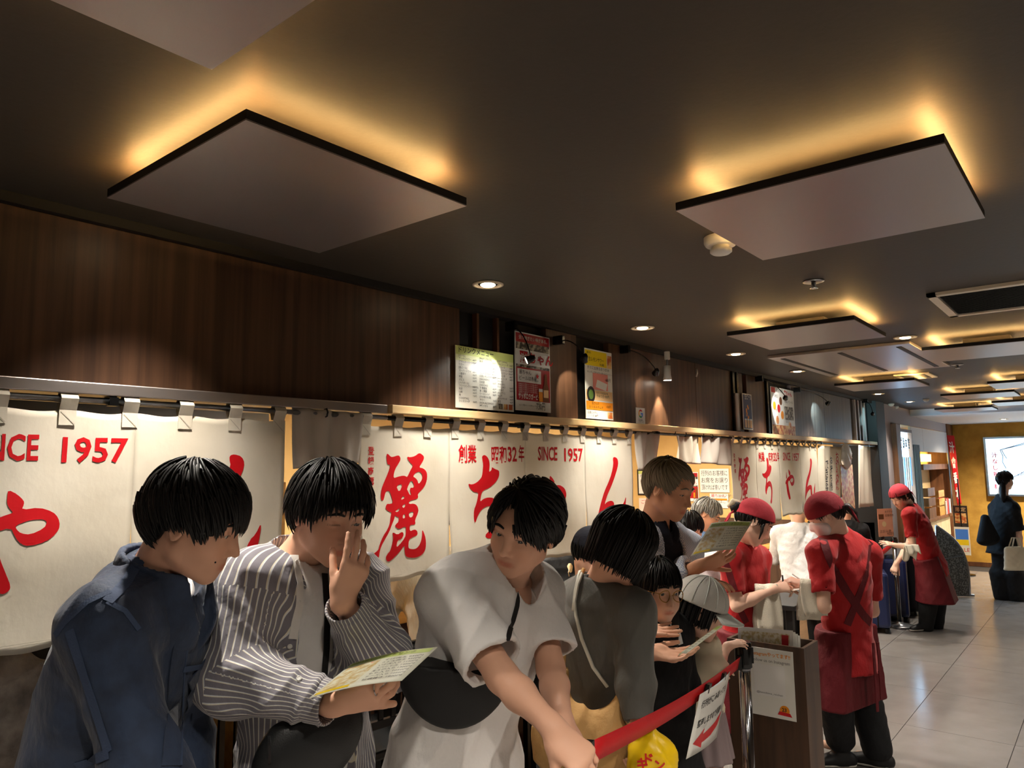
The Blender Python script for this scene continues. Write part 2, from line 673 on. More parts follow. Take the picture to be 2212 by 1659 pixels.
# ---------------------------------------------------------------- other ceiling fittings
t = thing('air_conditioner', 'flush brushed metal ceiling air conditioner with dark slots', 'air conditioner', (4.82, 0.89, ZC))
ax0, ax1, ay0, ay1 = 4.82, 6.20, 0.89, 1.74
MB().box((ax0, ay0, ZC - 0.02), (ax1, ay1, ZC)).build('body', 'panel_metal', t, bevel=0.003)
for y in (ay0 + 0.06, ay0 + 0.40, ay1 - 0.09):
    MB().box((ax0 + 0.08, y, ZC - 0.0225), (ax1 - 0.08, y + 0.03, ZC - 0.02)).build('slot', 'black_matte', t)
t = thing('ceiling_vent', 'black slatted return air grille in a white ceiling frame', 'vent', (3.53, -0.05, ZC))
vx0, vx1, vy0, vy1 = 3.53, 4.13, -0.05, 0.575
b = MB()
for lo, hi in (((vx0, vy0), (vx1, vy0 + 0.035)), ((vx0, vy1 - 0.035), (vx1, vy1)), ((vx0, vy0), (vx0 + 0.035, vy1)), ((vx1 - 0.035, vy0), (vx1, vy1))):
    b.box((lo[0], lo[1], ZC - 0.014), (hi[0], hi[1], ZC))
b.build('frame', 'cream_enamel', t)
MB().box((vx0 + 0.03, vy0 + 0.03, ZC - 0.004), (vx1 - 0.03, vy1 - 0.03, ZC)).build('backing', 'black_matte', t)
for k in range(22):
    x = vx0 + 0.045 + k * 0.0235
    MB().obox((x, (vy0 + vy1) / 2, ZC - 0.008), (0.006, 0, 0.003), (0, 0.27, 0), (0.0006, 0, -0.001)).build('slat', 'black_gloss', t)
t = thing('ceiling_vent', 'small ceiling grille beside the far halo panel', 'vent', (6.65, 1.25, ZC))
MB().box((6.62, 1.10, ZC - 0.012), (7.0, 1.36, ZC)).build('frame', 'cream_enamel', t, bevel=0.003)
MB().box((6.66, 1.14, ZC - 0.014), (6.96, 1.32, ZC - 0.011)).build('grille', 'black_matte', t)
for (px, py, lab) in ((1757, 607, 'chrome sprinkler head between two halo panels'), (2068, 787, 'small sprinkler head beyond the air conditioner')):
    p = onZ(px, py, ZC)
    t = thing('sprinkler', lab, 'sprinkler', p)
    MB().lathe([(0.04, 0), (0.04, -0.004), (0.03, -0.007), (0.012, -0.008)], p, 20).build('plate', 'steel', t, smooth=True)
    MB().lathe([(0.009, -0.008), (0.009, -0.024), (0.016, -0.026), (0.016, -0.031), (0.004, -0.033)], p, 14).build('head', 'chrome', t, smooth=True)
p = onZ(1556, 512, ZC)
t = thing('smoke_detector', 'white smoke detector half hidden behind a halo panel', 'detector', p)
MB().lathe([(0.052, 0), (0.052, -0.018), (0.046, -0.03)], p, 24).build('base', 'white_plastic', t, smooth=True, bevel=0.002)
MB().lathe([(0.026, -0.03), (0.026, -0.04), (0.034, -0.041), (0.034, -0.05), (0.026, -0.056), (0.004, -0.057)], p, 20).build('sensor', 'white_plastic', t, smooth=True)
for (px, py) in ((1925, 872), (1935, 878), (2000, 862)):
    p = onZ(px, py, ZC)
    o = MB().lathe([(0.035, 0), (0.035, -0.012), (0.018, -0.03), (0.004, -0.034)], p, 16).build('ceiling_sensor', 'white_plastic', smooth=True, origin=p)
    tag(o, 'small round sensor on the far ceiling near the grey neighbour wall', 'sensor', 'far ceiling sensors')

# ---------------------------------------------------------------- lamps inside the shop
for k, (x, y, pw) in enumerate(((-0.6, 3.6, 45), (1.2, 3.5, 55), (3.0, 3.6, 55), (5.2, 3.4, 42), (7.6, 3.3, 30), (7.6, 4.6, 18))):
    lb = ['white batten lamp over the left end of the griddle', 'white batten lamp over the griddle behind the first curtain', 'white batten lamp over the griddle behind the second curtain',
          'white batten lamp over the seats behind the grey haired customer', 'white batten lamp over the seats by the notice wall', 'white batten lamp deep in the dining room'][k]
    t = thing('batten_lamp', lb, 'lamp', (x, y, 2.36), 'batten lamps inside the shop')
    MB().box((x - 0.62, y - 0.09, 2.325), (x + 0.62, y + 0.09, 2.36)).build('housing', 'white_plastic', t)
    MB().box((x - 0.60, y - 0.07, 2.315), (x + 0.60, y + 0.07, 2.325)).build('diffuser', 'lamp_white', t)
    area_light('batten_glow', (x, y, 2.31), 1.2, 0.14, pw, (1.0, 0.93, 0.82), t)
# ---------------------------------------------------------------- noren curtains
mat('noren', (236, 228, 212), 0.85, col2=(228, 218, 198), nscale=(3, 3, 3), spec=0.15, bump=0.5, bscale=(9, 9, 6), bdist=0.012, transl=0.22)
mat('noren_painted_shade', (206, 196, 184), 0.85, spec=0.15, bump=0.4, bscale=(9, 9, 6), bdist=0.012, transl=0.2)  # same white cloth hanging unlit, its grey shade put into the colour
mat('red_print', (196, 6, 20), 0.6, spec=0.3, bump=0.3, bscale=(12, 12, 9), bdist=0.008)
mat('black_print', (24, 22, 22), 0.6)
mat('stitch', (196, 186, 168), 0.9)


def wavy(x, z, seed=0.0):
    """offset of the hanging cloth from its plane"""
    s = max(0.0, 1.92 - z)
    return (0.010 * math.sin(x * 9.0 + seed) + 0.006 * math.sin(x * 23.0 + 1.3 + seed) + 0.004 * math.sin(z * 17 + x * 5 + seed)) * min(1.0, s * 1.6)


def tr(pts, ox, oy, sc):
    """traced outline: crop pixels -> wall coordinates on the curtain plane"""
    o = []
    for p in pts:
        q = onY(ox + p[0] / sc, oy + p[1] / sc, D)
        o.append((q[0], q[2]))
    return o


REI = [[(300, 115), (318, 112), (352, 150), (385, 148), (440, 128), (462, 148), (468, 185), (440, 235), (415, 275), (393, 335), (386, 405), (440, 385), (500, 372), (535, 380), (548, 392), (585, 310), (620, 250), (590, 228), (560, 190), (545, 160), (552, 145), (580, 155), (640, 140), (690, 100), (735, 125), (752, 150), (748, 180), (720, 230), (690, 275), (745, 285), (785, 320), (798, 365), (795, 430), (775, 490), (740, 535), (680, 592), (690, 630), (670, 652), (600, 668), (570, 685), (570, 712), (630, 706), (670, 725), (692, 780), (685, 815), (640, 905), (648, 945), (635, 958), (570, 962), (572, 1040), (620, 1018), (650, 1018), (672, 1040), (672, 1080), (640, 1095), (600, 1110), (560, 1140), (552, 1230), (580, 1250), (640, 1252), (690, 1220), (725, 1150), (735, 1090), (738, 1015), (760, 1055), (785, 1120), (792, 1200), (785, 1260), (750, 1310), (690, 1345), (620, 1355), (550, 1350), (520, 1325), (510, 1260), (508, 1200), (440, 1300), (350, 1390), (318, 1403), (295, 1385), (288, 1345), (310, 1310), (345, 1265), (370, 1160), (375, 1110), (365, 1065), (375, 1050), (425, 1080), (470, 1045), (492, 1050), (498, 1085), (470, 1130), (425, 1145), (412, 1228), (440, 1210), (515, 1110), (525, 1060), (525, 980), (490, 990), (445, 1012), (420, 1000), (395, 975), (410, 950), (440, 925), (445, 870), (420, 865), (400, 848), (390, 890), (360, 960), (330, 1040), (270, 1140), (225, 1220), (205, 1290), (200, 1345), (170, 1405), (140, 1430), (115, 1420), (100, 1380), (95, 1330), (120, 1308), (165, 1280), (195, 1250), (205, 1195), (250, 1095), (310, 1010), (340, 930), (345, 870), (362, 815), (325, 800), (292, 775), (290, 740), (310, 708), (340, 712), (380, 700), (365, 630), (345, 560), (310, 555), (290, 575), (270, 655), (255, 675), (235, 660), (232, 610), (240, 540), (275, 450), (310, 370), (340, 290), (345, 240), (315, 240), (303, 190)],
       [(418, 492), (500, 470), (455, 578)], [(600, 415), (640, 500), (620, 520), (590, 515), (583, 548), (600, 600), (582, 606), (560, 560), (545, 530)],
       [(620, 385), (640, 350), (680, 325), (710, 330), (738, 365), (735, 420), (690, 478), (678, 430), (650, 400)], [(500, 608), (525, 640), (470, 668)],
       [(485, 735), (525, 705), (525, 740), (500, 762)], [(400, 800), (458, 758), (455, 785), (430, 808), (415, 808)], [(490, 845), (520, 828), (522, 875), (490, 888)],
       [(565, 815), (625, 800), (620, 845), (600, 872), (570, 870)]]
CHI = [[(415, 180), (440, 158), (470, 165), (505, 205), (522, 260), (522, 330), (510, 420), (550, 380), (552, 335), (600, 370), (650, 385), (662, 420), (650, 490), (600, 570), (520, 645), (420, 692), (400, 750), (385, 862), (430, 815), (500, 790), (570, 798), (640, 850), (680, 930), (690, 1030), (680, 1130), (640, 1250), (590, 1370), (510, 1413), (440, 1370), (540, 1260), (590, 1160), (615, 1060), (600, 970), (560, 930), (500, 918), (440, 945), (390, 1000), (350, 1070), (330, 1130), (315, 1165), (300, 1160), (290, 1090), (295, 980), (335, 880), (350, 800), (360, 715), (300, 715), (250, 680), (215, 630), (203, 585), (260, 602), (330, 570), (390, 510), (410, 470), (420, 390), (430, 300), (415, 210)]]
YA0 = [[(-140, 790), (0, 680), (100, 640), (132, 628), (105, 600), (80, 555), (78, 500), (80, 440), (150, 480), (200, 530), (205, 560), (190, 608), (320, 590), (430, 630), (475, 680), (495, 750), (470, 810), (400, 875), (270, 908), (210, 890), (160, 830), (122, 745), (0, 792), (60, 990), (140, 1170), (162, 1225), (160, 1260), (120, 1290), (85, 1280), (40, 1220), (-30, 1090), (-75, 930), (-95, 850), (-140, 870)],
       [(150, 735), (250, 695), (310, 688), (365, 692), (392, 715), (370, 765), (270, 813), (200, 800), (168, 770)]]
YA = [[(335 + (x - 80) * 0.542, 462 + (y - 440) * 0.93) for x, y in lp] for lp in YA0]
SPIKE = [[(-58, 497), (-48, 600), (-44, 700), (-95, 720), (-92, 640)]]
YA_S = [[(335 + (x - 80) * 0.542, 462 + (y - 440) * 0.93) for x, y in lp] for lp in SPIKE]
NN = [[(1280, 195), (1300, 187), (1335, 205), (1352, 260), (1345, 340), (1300, 520), (1260, 640), (1200, 760), (1145, 905), (1190, 860), (1270, 838), (1310, 860), (1315, 920), (1302, 1000), (1315, 1080), (1345, 1100), (1380, 1050), (1410, 915), (1440, 870), (1465, 770), (1465, 870), (1455, 980), (1420, 1100), (1350, 1190), (1290, 1180), (1255, 1100), (1255, 930), (1200, 970), (1130, 1050), (1060, 1180), (1030, 1275), (1018, 1240), (1018, 1110), (1050, 980), (1090, 860), (1150, 700), (1220, 560), (1260, 440), (1285, 290), (1275, 220)]]
NX0 = 1.7255
NXS = [0.0, 0.478, 0.986, 1.479, 1.964]     # panel seams
GL = []
for k, (loops, ox, oy, sc) in enumerate(((REI, 780, 960, 5.53), (CHI, 980, 960, 6.912), (YA, 1140, 960, 6.9125), (YA_S, 1140, 960, 6.9125), (NN, 1140, 960, 6.9125))):
    vs, fs = poly_fill([smooth_loop(tr(lp, ox, oy, sc), 1) for lp in loops])
    vs, fs = cut_grid(vs, fs, 0.03)
    GL.append((vs, fs))


def wallrect(x0, y0, x1, y1):
    a, b = onY(x0, y0, D), onY(x1, y1, D)
    return a[0], a[2], b[0], b[2]


TXT4 = [[[], []] for _ in range(4)]
# small vertical trademark line, founding year line
for i, ch in enumerate('登録商標'):
    p = onY(800, 974 + i * 22, D)
    text2d(TXT4[0], ch, p[0] - 0.015, p[2] - 0.012, 0.033, sx=0.95, bold=0.012)


def line_at(k, s, xa, ya, xb, yb, bold=0.02):
    a, b = onY(xa, ya, D), onY(xb, yb, D)
    vs, fs = text_mesh(s, bold)
    hgt = 0.064
    text2d(TXT4[k], s, a[0], a[2], hgt / 0.80 if ord(s[0]) > 255 else hgt / 0.70, width=b[0] - a[0], bold=bold)


line_at(1, '創業', 989, 996, 1028, 998)
line_at(1, '昭和', 1060, 997, 1093, 997)
line_at(1, '32', 1096, 996, 1117, 997, 0.025)
line_at(1, '年', 1121, 994, 1133, 995)
line_at(2, 'SINCE', 1162, 994, 1204, 996, 0.02)
line_at(2, '1957', 1218, 996, 1258, 997, 0.02)
for k in range(4):
    TXT4[k] = cut_grid(TXT4[k][0], TXT4[k][1], 0.03) if TXT4[k][0] else None
ZT, ZB = 1.868, 1.275                       # top and hem of the cloth


def noren(dx, label, seed, swing=0.0):
    t = thing('noren_curtain', label, 'curtain', (NX0 + dx, D, 1.89), 'red lettered shop curtains')
    ys = lambda x, z: D + wavy(x, z, seed)

    def edge(x, z, k):
        """panels draw apart a little towards the hem"""
        a, b = NX0 + NXS[k], NX0 + NXS[k + 1]
        u = (x - a) / (b - a)
        s = max(0.0, (1.62 - z)) / 0.36
        return x + dx + (0.5 - u) * 0.028 * s * s + swing * max(0, 1.9 - z)
    for k in range(4):
        a, b = NX0 + NXS[k], NX0 + NXS[k + 1]
        zb = ZB + 0.012 * math.sin(k * 2.1 + seed)

        def fn(u, v):
            x = a + (b - a) * u
            z = ZT - 0.006 * math.sin(u * math.pi * 3) ** 2 + (zb - 0.004 * math.sin(u * 7 + k) - ZT) * v
            return (edge(x, z, k), ys(x + dx, z), z)
        pn = MB().grid(fn, 30, 34).build('panel', 'noren', t, smooth=True, solid=0.0016)
        g = [GL[0], GL[1], None, GL[4]][k]
        parts = [g] if g else [GL[2], GL[3]]
        if TXT4[k]:
            parts = parts + [TXT4[k]]
        b_ = MB()
        for vs, fs in parts:
            b_.add([(edge(x, z, k), ys(x + dx, z) - 0.0022, z) for x, z in vs], fs)
        b_.build('lettering', 'red_print', pn)
        # hem
        hm = MB()
        hm.grid(lambda u, v: (edge(a + (b - a) * u, zb + 0.02, k), ys(a + (b - a) * u + dx, zb) - 0.0015, zb + 0.018 + 0.0012 * v - 0.004 * math.sin(u * 7 + k)), 20, 1)
        hm.build('hem_stitch', 'stitch', pn)
    # loops over the rod
    n = 13
    for i in range(n):
        x = NX0 + dx + 0.012 + i * (NXS[4] - 0.06) / (n - 1)
        w = 0.042
        b_ = MB()
        yb = ys(x, ZT - 0.03)
        prof = [(yb - 0.004, ZT - 0.040), (yb - 0.0045, ZT), (D - 0.017, 1.898), (D - 0.009, 1.911), (D + 0.009, 1.911), (D + 0.017, 1.898), (yb + 0.006, ZT)]
        b_.grid(lambda u, v: (x + w * u, prof[min(6, int(round(v * 6)))][0], prof[min(6, int(round(v * 6)))][1]), 2, 6)
        b_.build('loop', 'noren', t, solid=0.0015)
        st = MB()
        for s in (0, 1):
            pa = np.array([x + (0.004 if s == 0 else w - 0.004), yb - 0.006, ZT - 0.037])
            pb = np.array([x + (w - 0.004 if s == 0 else 0.004), yb - 0.006, ZT - 0.004])
            dn = np.array([0.0008, 0, 0.0008])
            st.add([pa - dn, pa + dn, pb + dn, pb - dn], [(0, 1, 2, 3)])
        st.build('cross_stitch', 'stitch', t)
    return t


noren(-2.67 * 0.85, 'white shop curtain with big red brush letters behind the denim jacket man', 0.3)
noren(0.0, 'white shop curtain with big red brush letters behind the white shirt man', 1.7)
noren(3.95 * 0.85, 'white shop curtain with big red brush letters behind the red kerchief staff', 3.1)

# ---------------------------------------------------------------- rods and brackets
for x0, x1, m, lab in ((-3.1, 1.86, 'steel', 'long chrome rod carrying the curtain over the griddle end'), (1.87, 4.92, 'black_gloss', 'black rod carrying the middle curtain'), (4.93, 9.2, 'steel_dark', 'thin rod carrying the curtain by the dark pillar')):
    t = thing('curtain_rod', lab, 'rod', ((x0 + x1) / 2, D, 1.897))
    MB().tube([(x0, D, 1.897), (x1, D, 1.897)], 0.0095, 12).build('pipe', m, t, smooth=True)
    for xb in ([0.0, 0.87] if x1 < 2 else [2.68, 4.0] if x1 < 5 else [5.6, 7.2, 8.9]):
        b = MB().box((xb - 0.012, D - 0.012, 1.885), (xb + 0.012, D + 0.012, 1.909))
        b.box((xb - 0.01, D - 0.004, 1.905), (xb + 0.01, D + 0.03, 1.945))
        b.build('bracket', 'black_gloss', t)

# ---------------------------------------------------------------- plain cloths hung between the curtains
def cloth(px, label, m='noren_painted_shade', yoff=-0.012, name='hanging_cloth', seed=0.0, hook=None, amp=0.01):
    (xa, za), (xb, zb), (xc, zc), (xd, zd) = [(onY(x, y, D)[0], onY(x, y, D)[2]) for x, y in px]
    t = thing(name, label, 'cloth', ((xa + xb) / 2, D, za), 'plain cloths on the rod')

    def fn(u, v):
        x = (xa * (1 - u) + xb * u) * (1 - v) + (xd * (1 - u) + xc * u) * v
        z = (za * (1 - u) + zb * u) * (1 - v) + (zd * (1 - u) + zc * u) * v
        return (x, D + yoff + amp * math.sin(u * 11 + seed + v * 2) * (0.2 + v) + 0.008 * math.sin(u * 23 + seed), z)
    MB().grid(fn, 24, 14).build('sheet', m, t, smooth=True, solid=0.002)
    for hx, hy in hook or []:
        p = onY(hx, hy, D - 0.025)
        MB().tube([p + np.array([0, 0.012, 0.014]), p + np.array([0, -0.002, 0.016]), p + np.array([0, -0.008, 0.004]), p + np.array([0, -0.004, -0.01]), p + np.array([0, 0.004, -0.012])], 0.003, 6).build('hook', 'black_gloss', t, smooth=True)
    return t


cloth([(628, 880), (776, 893), (770, 1000), (633, 1013)], 'plain white cloth in painted shade hooked over the rod between two lettered curtains', seed=0.4, hook=[(705, 893)])
cloth([(1370, 932), (1421, 938), (1418, 1006), (1372, 1016)], 'plain white cloth in painted shade beside the lettered curtain above the grey haired man', seed=2.0, amp=0.016)
cloth([(1455, 941), (1508, 944), (1506, 1003), (1458, 1000)], 'crumpled bright cloth hooked on the rod above the grey haired man', m='noren', seed=4.0, hook=[(1457, 934), (1480, 938)], amp=0.02)
cloth([(1508, 942), (1576, 948), (1573, 1006), (1510, 1000)], 'plain white cloth in painted shade hooked just before the curtain above the notice', seed=5.0, hook=[(1518, 940), (1538, 943)], amp=0.016)
t = cloth([(1766, 962), (1813, 966), (1813, 1080), (1768, 1085)], 'narrow curtain with black and red brush letters beside the food poster', m='noren', seed=1.0, name='brush_banner')
o_ = [[], []]
for i, ch in enumerate('お好み焼'):
    p = onY(1801, 985 + i * 20, D)
    text2d(o_, ch, p[0] - 0.05, p[2] - 0.05, 0.11, sx=0.9, bold=0.02)
flat_print(o_, (0, D - 0.034, 0), (1, 0, 0), (0, 0, 1), 'red_lettering', 'red_print', t)
o_ = [[], []]
for i, ch in enumerate('お持ち帰り'):
    p = onY(1788, 990 + i * 19, D)
    text2d(o_, ch, p[0] - 0.04, p[2] - 0.05, 0.085, sx=0.9, bold=0.02)
for i, ch in enumerate('できます'):
    p = onY(1779, 1000 + i * 19, D)
    text2d(o_, ch, p[0] - 0.05, p[2] - 0.05, 0.10, sx=0.9, bold=0.02)
flat_print(o_, (0, D - 0.034, 0), (1, 0, 0), (0, 0, 1), 'black_lettering', 'black_print', t)
cloth([(1848, 962), (1874, 966), (1882, 1093), (1846, 1097)], 'blank white cloth hanging beside the dark pillar', m='noren', seed=3.0, yoff=-0.03)
# ---------------------------------------------------------------- people: signed distance surfaces
def V(*a):
    return np.array(a if len(a) > 1 else a[0], float)


def nrm(v):
    v = np.asarray(v, float)
    return v / (math.sqrt(float(v @ v)) + 1e-12)


def smin(a, b, k):
    if k <= 0:
        return np.minimum(a, b)
    h = np.maximum(k - np.abs(a - b), 0) / k
    return np.minimum(a, b) - h * h * k * 0.25


def smax(a, b, k):
    return -smin(-a, -b, k)


def f_cap(a, b, ra, rb=None):
    a, b = np.asarray(a, np.float32), np.asarray(b, np.float32)
    rb = ra if rb is None else rb
    ab = b - a
    L = float(ab @ ab) + 1e-12

    def fn(p):
        q = p - a
        t = np.clip(q @ ab / L, 0, 1)
        return np.linalg.norm(q - t[:, None] * ab, axis=1) - (ra + (rb - ra) * t)
    return fn


def f_ell(c, r, R=None):
    c, r = np.asarray(c, np.float32), np.asarray(r, np.float32)
    R = None if R is None else np.asarray(R, np.float32)

    def fn(p):
        q = p - c
        if R is not None:
            q = q @ R.T
        k0 = np.linalg.norm(q / r, axis=1)
        k1 = np.linalg.norm(q / (r * r), axis=1) + 1e-9
        return k0 * (k0 - 1) / k1
    return fn


def f_loft(st):
    """st: list of (centre, lateral axis, half width, half depth)"""
    segs = []
    for (c0, l0, a0, b0), (c1, l1, a1, b1) in zip(st[:-1], st[1:]):
        ax = nrm(c1 - c0)
        l = nrm(np.asarray(l0) + np.asarray(l1))
        l = nrm(l - ax * (l @ ax))
        dp = np.cross(ax, l)
        segs.append([np.asarray(x, np.float32) for x in (c0, c1 - c0, l, dp, ax)] + [a0, a1, b0, b1])

    def fn(p):
        d = None
        for c0, v, l, dp, ax, a0, a1, b0, b1 in segs:
            q = p - c0
            t = np.clip(q @ v / float(v @ v), 0, 1)
            w = q - t[:, None] * v
            a = a0 + (a1 - a0) * t
            b = b0 + (b1 - b0) * t
            u, z, x = w @ l, w @ dp, w @ ax
            m = np.minimum(a, b)
            k0 = np.sqrt((u / a) ** 2 + (z / b) ** 2 + (x / m) ** 2)
            k1 = np.sqrt((u / a ** 2) ** 2 + (z / b ** 2) ** 2 + (x / m ** 2) ** 2) + 1e-9
            e = k0 * (k0 - 1) / k1
            d = e if d is None else np.minimum(d, e)
        return d
    return fn


def f_plane(c, n):
    c, n = np.asarray(c, np.float32), np.asarray(nrm(n), np.float32)
    return lambda p: (p - c) @ n


def f_union(items):
    """items: list of (fn, k)"""
    def fn(p):
        d = None
        for f, k in items:
            e = f(p)
            d = e if d is None else smin(d, e, k)
        return d
    return fn


from concurrent.futures import ThreadPoolExecutor
POOL = ThreadPoolExecutor(4)


def sdf_mesh(fn, lo, hi, h, B=4):
    lo, hi = np.asarray(lo, np.float32), np.asarray(hi, np.float32)
    nb = np.maximum(1, np.ceil((hi - lo) / (h * B)).astype(int))
    n = nb * B + 1
    bc = [lo[i] + (np.arange(nb[i]) + 0.5) * h * B for i in range(3)]
    P = np.stack(np.meshgrid(*bc, indexing='ij'), -1).reshape(-1, 3).astype(np.float32)
    dc = fn(P).reshape(nb)
    act = np.abs(dc) < h * B * 0.87 * 1.4 + 0.009
    val = np.where(np.repeat(np.repeat(np.repeat(dc, B, 0), B, 1), B, 2) < 0, -1.0, 1.0).astype(np.float32)
    val = np.pad(val, ((0, 1),) * 3, mode='edge')
    nm = np.zeros(n, bool)
    a = np.repeat(np.repeat(np.repeat(act, B, 0), B, 1), B, 2)
    for dx in (0, 1):
        for dy in (0, 1):
            for dz in (0, 1):
                nm[dx:dx + a.shape[0], dy:dy + a.shape[1], dz:dz + a.shape[2]] |= a
    idx = np.argwhere(nm)
    pts = (lo + idx * h).astype(np.float32)
    vals = np.empty(len(pts), np.float32)
    CK = 24000
    list(POOL.map(lambda s: vals.__setitem__(slice(s, s + CK), fn(pts[s:s + CK])), range(0, len(pts), CK)))
    val[nm] = vals
    sg = val < 0
    c8 = [sg[dx:n[0] - 1 + dx, dy:n[1] - 1 + dy, dz:n[2] - 1 + dz] for dx in (0, 1) for dy in (0, 1) for dz in (0, 1)]
    cnt = sum(c.astype(np.int8) for c in c8)
    mixed = (cnt > 0) & (cnt < 8) & a
    ci = np.argwhere(mixed)
    if len(ci) == 0:
        return np.zeros((0, 3)), []
    cor = np.array([(dx, dy, dz) for dx in (0, 1) for dy in (0, 1) for dz in (0, 1)])
    cv = np.stack([val[ci[:, 0] + d[0], ci[:, 1] + d[1], ci[:, 2] + d[2]] for d in cor], 1)
    acc = np.zeros((len(ci), 3))
    num = np.zeros(len(ci))
    for i in range(8):
        for j in range(i + 1, 8):
            if np.abs(cor[i] - cor[j]).sum() != 1:
                continue
            ch = (cv[:, i] < 0) != (cv[:, j] < 0)
            t = np.clip(cv[:, i] / (cv[:, i] - cv[:, j] + 1e-12), 0, 1)
            p = cor[i] + t[:, None] * (cor[j] - cor[i])
            acc[ch] += p[ch]
            num[ch] += 1
    vs = lo + (ci + acc / np.maximum(num, 1)[:, None]) * h
    vid = -np.ones(mixed.shape, np.int64)
    vid[mixed] = np.arange(len(ci))
    faces = []
    for ax in range(3):
        o = [0, 0, 0]
        o[ax] = 1
        s0 = sg[:n[0] - o[0], :n[1] - o[1], :n[2] - o[2]]
        s1 = sg[o[0]:, o[1]:, o[2]:]
        e = np.argwhere(s0 != s1)
        b, c = [(1, 2), (2, 0), (0, 1)][ax]
        ok = (e[:, b] > 0) & (e[:, c] > 0) & (e[:, b] < n[b] - 1) & (e[:, c] < n[c] - 1)
        e = e[ok]
        inside = s0[e[:, 0], e[:, 1], e[:, 2]]
        q = []
        for db, dc_ in ((1, 1), (0, 1), (0, 0), (1, 0)):
            k = e.copy()
            k[:, b] -= db
            k[:, c] -= dc_
            q.append(vid[k[:, 0], k[:, 1], k[:, 2]])
        q = np.stack(q, 1)
        q[~inside] = q[~inside][:, ::-1]
        q = q[(q >= 0).all(1)]
        faces.append(q)
    return vs, np.concatenate(faces)


def quad_obj(name, parts, m, parent, origin, colfn=None, attrs=None, mats=None):
    """parts: list of (verts, quads) joined into one smooth mesh"""
    vs, fs, n = [], [], 0
    for v, f in parts:
        if len(v) == 0:
            continue
        vs.append(v)
        fs.append(np.asarray(f) + n)
        n += len(v)
    vs = np.concatenate(vs)
    fs = np.concatenate(fs)
    me = bpy.data.meshes.new(name)
    me.vertices.add(len(vs))
    me.vertices.foreach_set('co', (vs - origin).astype(np.float32).ravel())
    me.loops.add(len(fs) * 4)
    me.loops.foreach_set('vertex_index', fs.astype(np.int32).ravel())
    me.polygons.add(len(fs))
    me.polygons.foreach_set('loop_start', np.arange(0, len(fs) * 4, 4, dtype=np.int32))
    me.polygons.foreach_set('use_smooth', np.ones(len(fs), bool))
    me.update(calc_edges=True)
    if colfn is not None:
        at_ = me.color_attributes.new('tint', 'FLOAT_COLOR', 'POINT')
        c = np.ones((len(vs), 4), np.float32)
        c[:, :3] = colfn(vs)
        at_.data.foreach_set('color', c.ravel())
    for k, fn in (attrs or {}).items():
        at_ = me.attributes.new(k, 'FLOAT', 'CORNER')
        at_.data.foreach_set('value', fn(vs, fs).astype(np.float32).ravel())
    me.materials.append(MATS[m] if isinstance(m, str) else m)
    o = bpy.data.objects.new(name, me)
    COL.objects.link(o)
    o.location = tuple(origin)
    put(o, parent)
    return o


def march(fn, px, py, d0=0.5, d1=12.0):
    """first hit of the camera ray through a pixel with a surface -> point on that surface"""
    r = ray(px, py)
    L = np.linalg.norm(r)
    d = d0
    for _ in range(200):
        p = CAM0 + r * d
        s = float(fn(np.asarray([p], np.float32))[0])
        if s < 0.0006:
            return p
        d += max(0.0005, s * 0.7) / L
        if d > d1:
            break
    return None


def folds(p, seed, fx=1.0):
    """soft wrinkle pattern, about -1..1 (positive = ridge)"""
    fx = fx * 1.5
    x, y, z = p[:, 0] * fx + seed, p[:, 1] * fx + seed * 1.7, p[:, 2] * fx
    a = np.sin(x * 24 + 2.0 * np.sin(z * 9 + y * 5 + seed) + y * 13 + z * 4)
    b = np.sin(z * 27 + 2.4 * np.sin(x * 8 - y * 9 + seed) + y * 17 - x * 9)
    c = np.sin((x - y) * 33 + z * 41 + 1.8 * np.sin(z * 13 + x * 7))
    m = 0.5 + 0.5 * np.sin(x * 7 + y * 9 + z * 6 + seed * 3)
    r = (1 - np.abs(a)) ** 1.5
    q = (1 - np.abs(b)) ** 1.5
    return (0.9 * r * m + 0.9 * q * (1 - m) + 0.22 * c) * 1.2 - 0.4


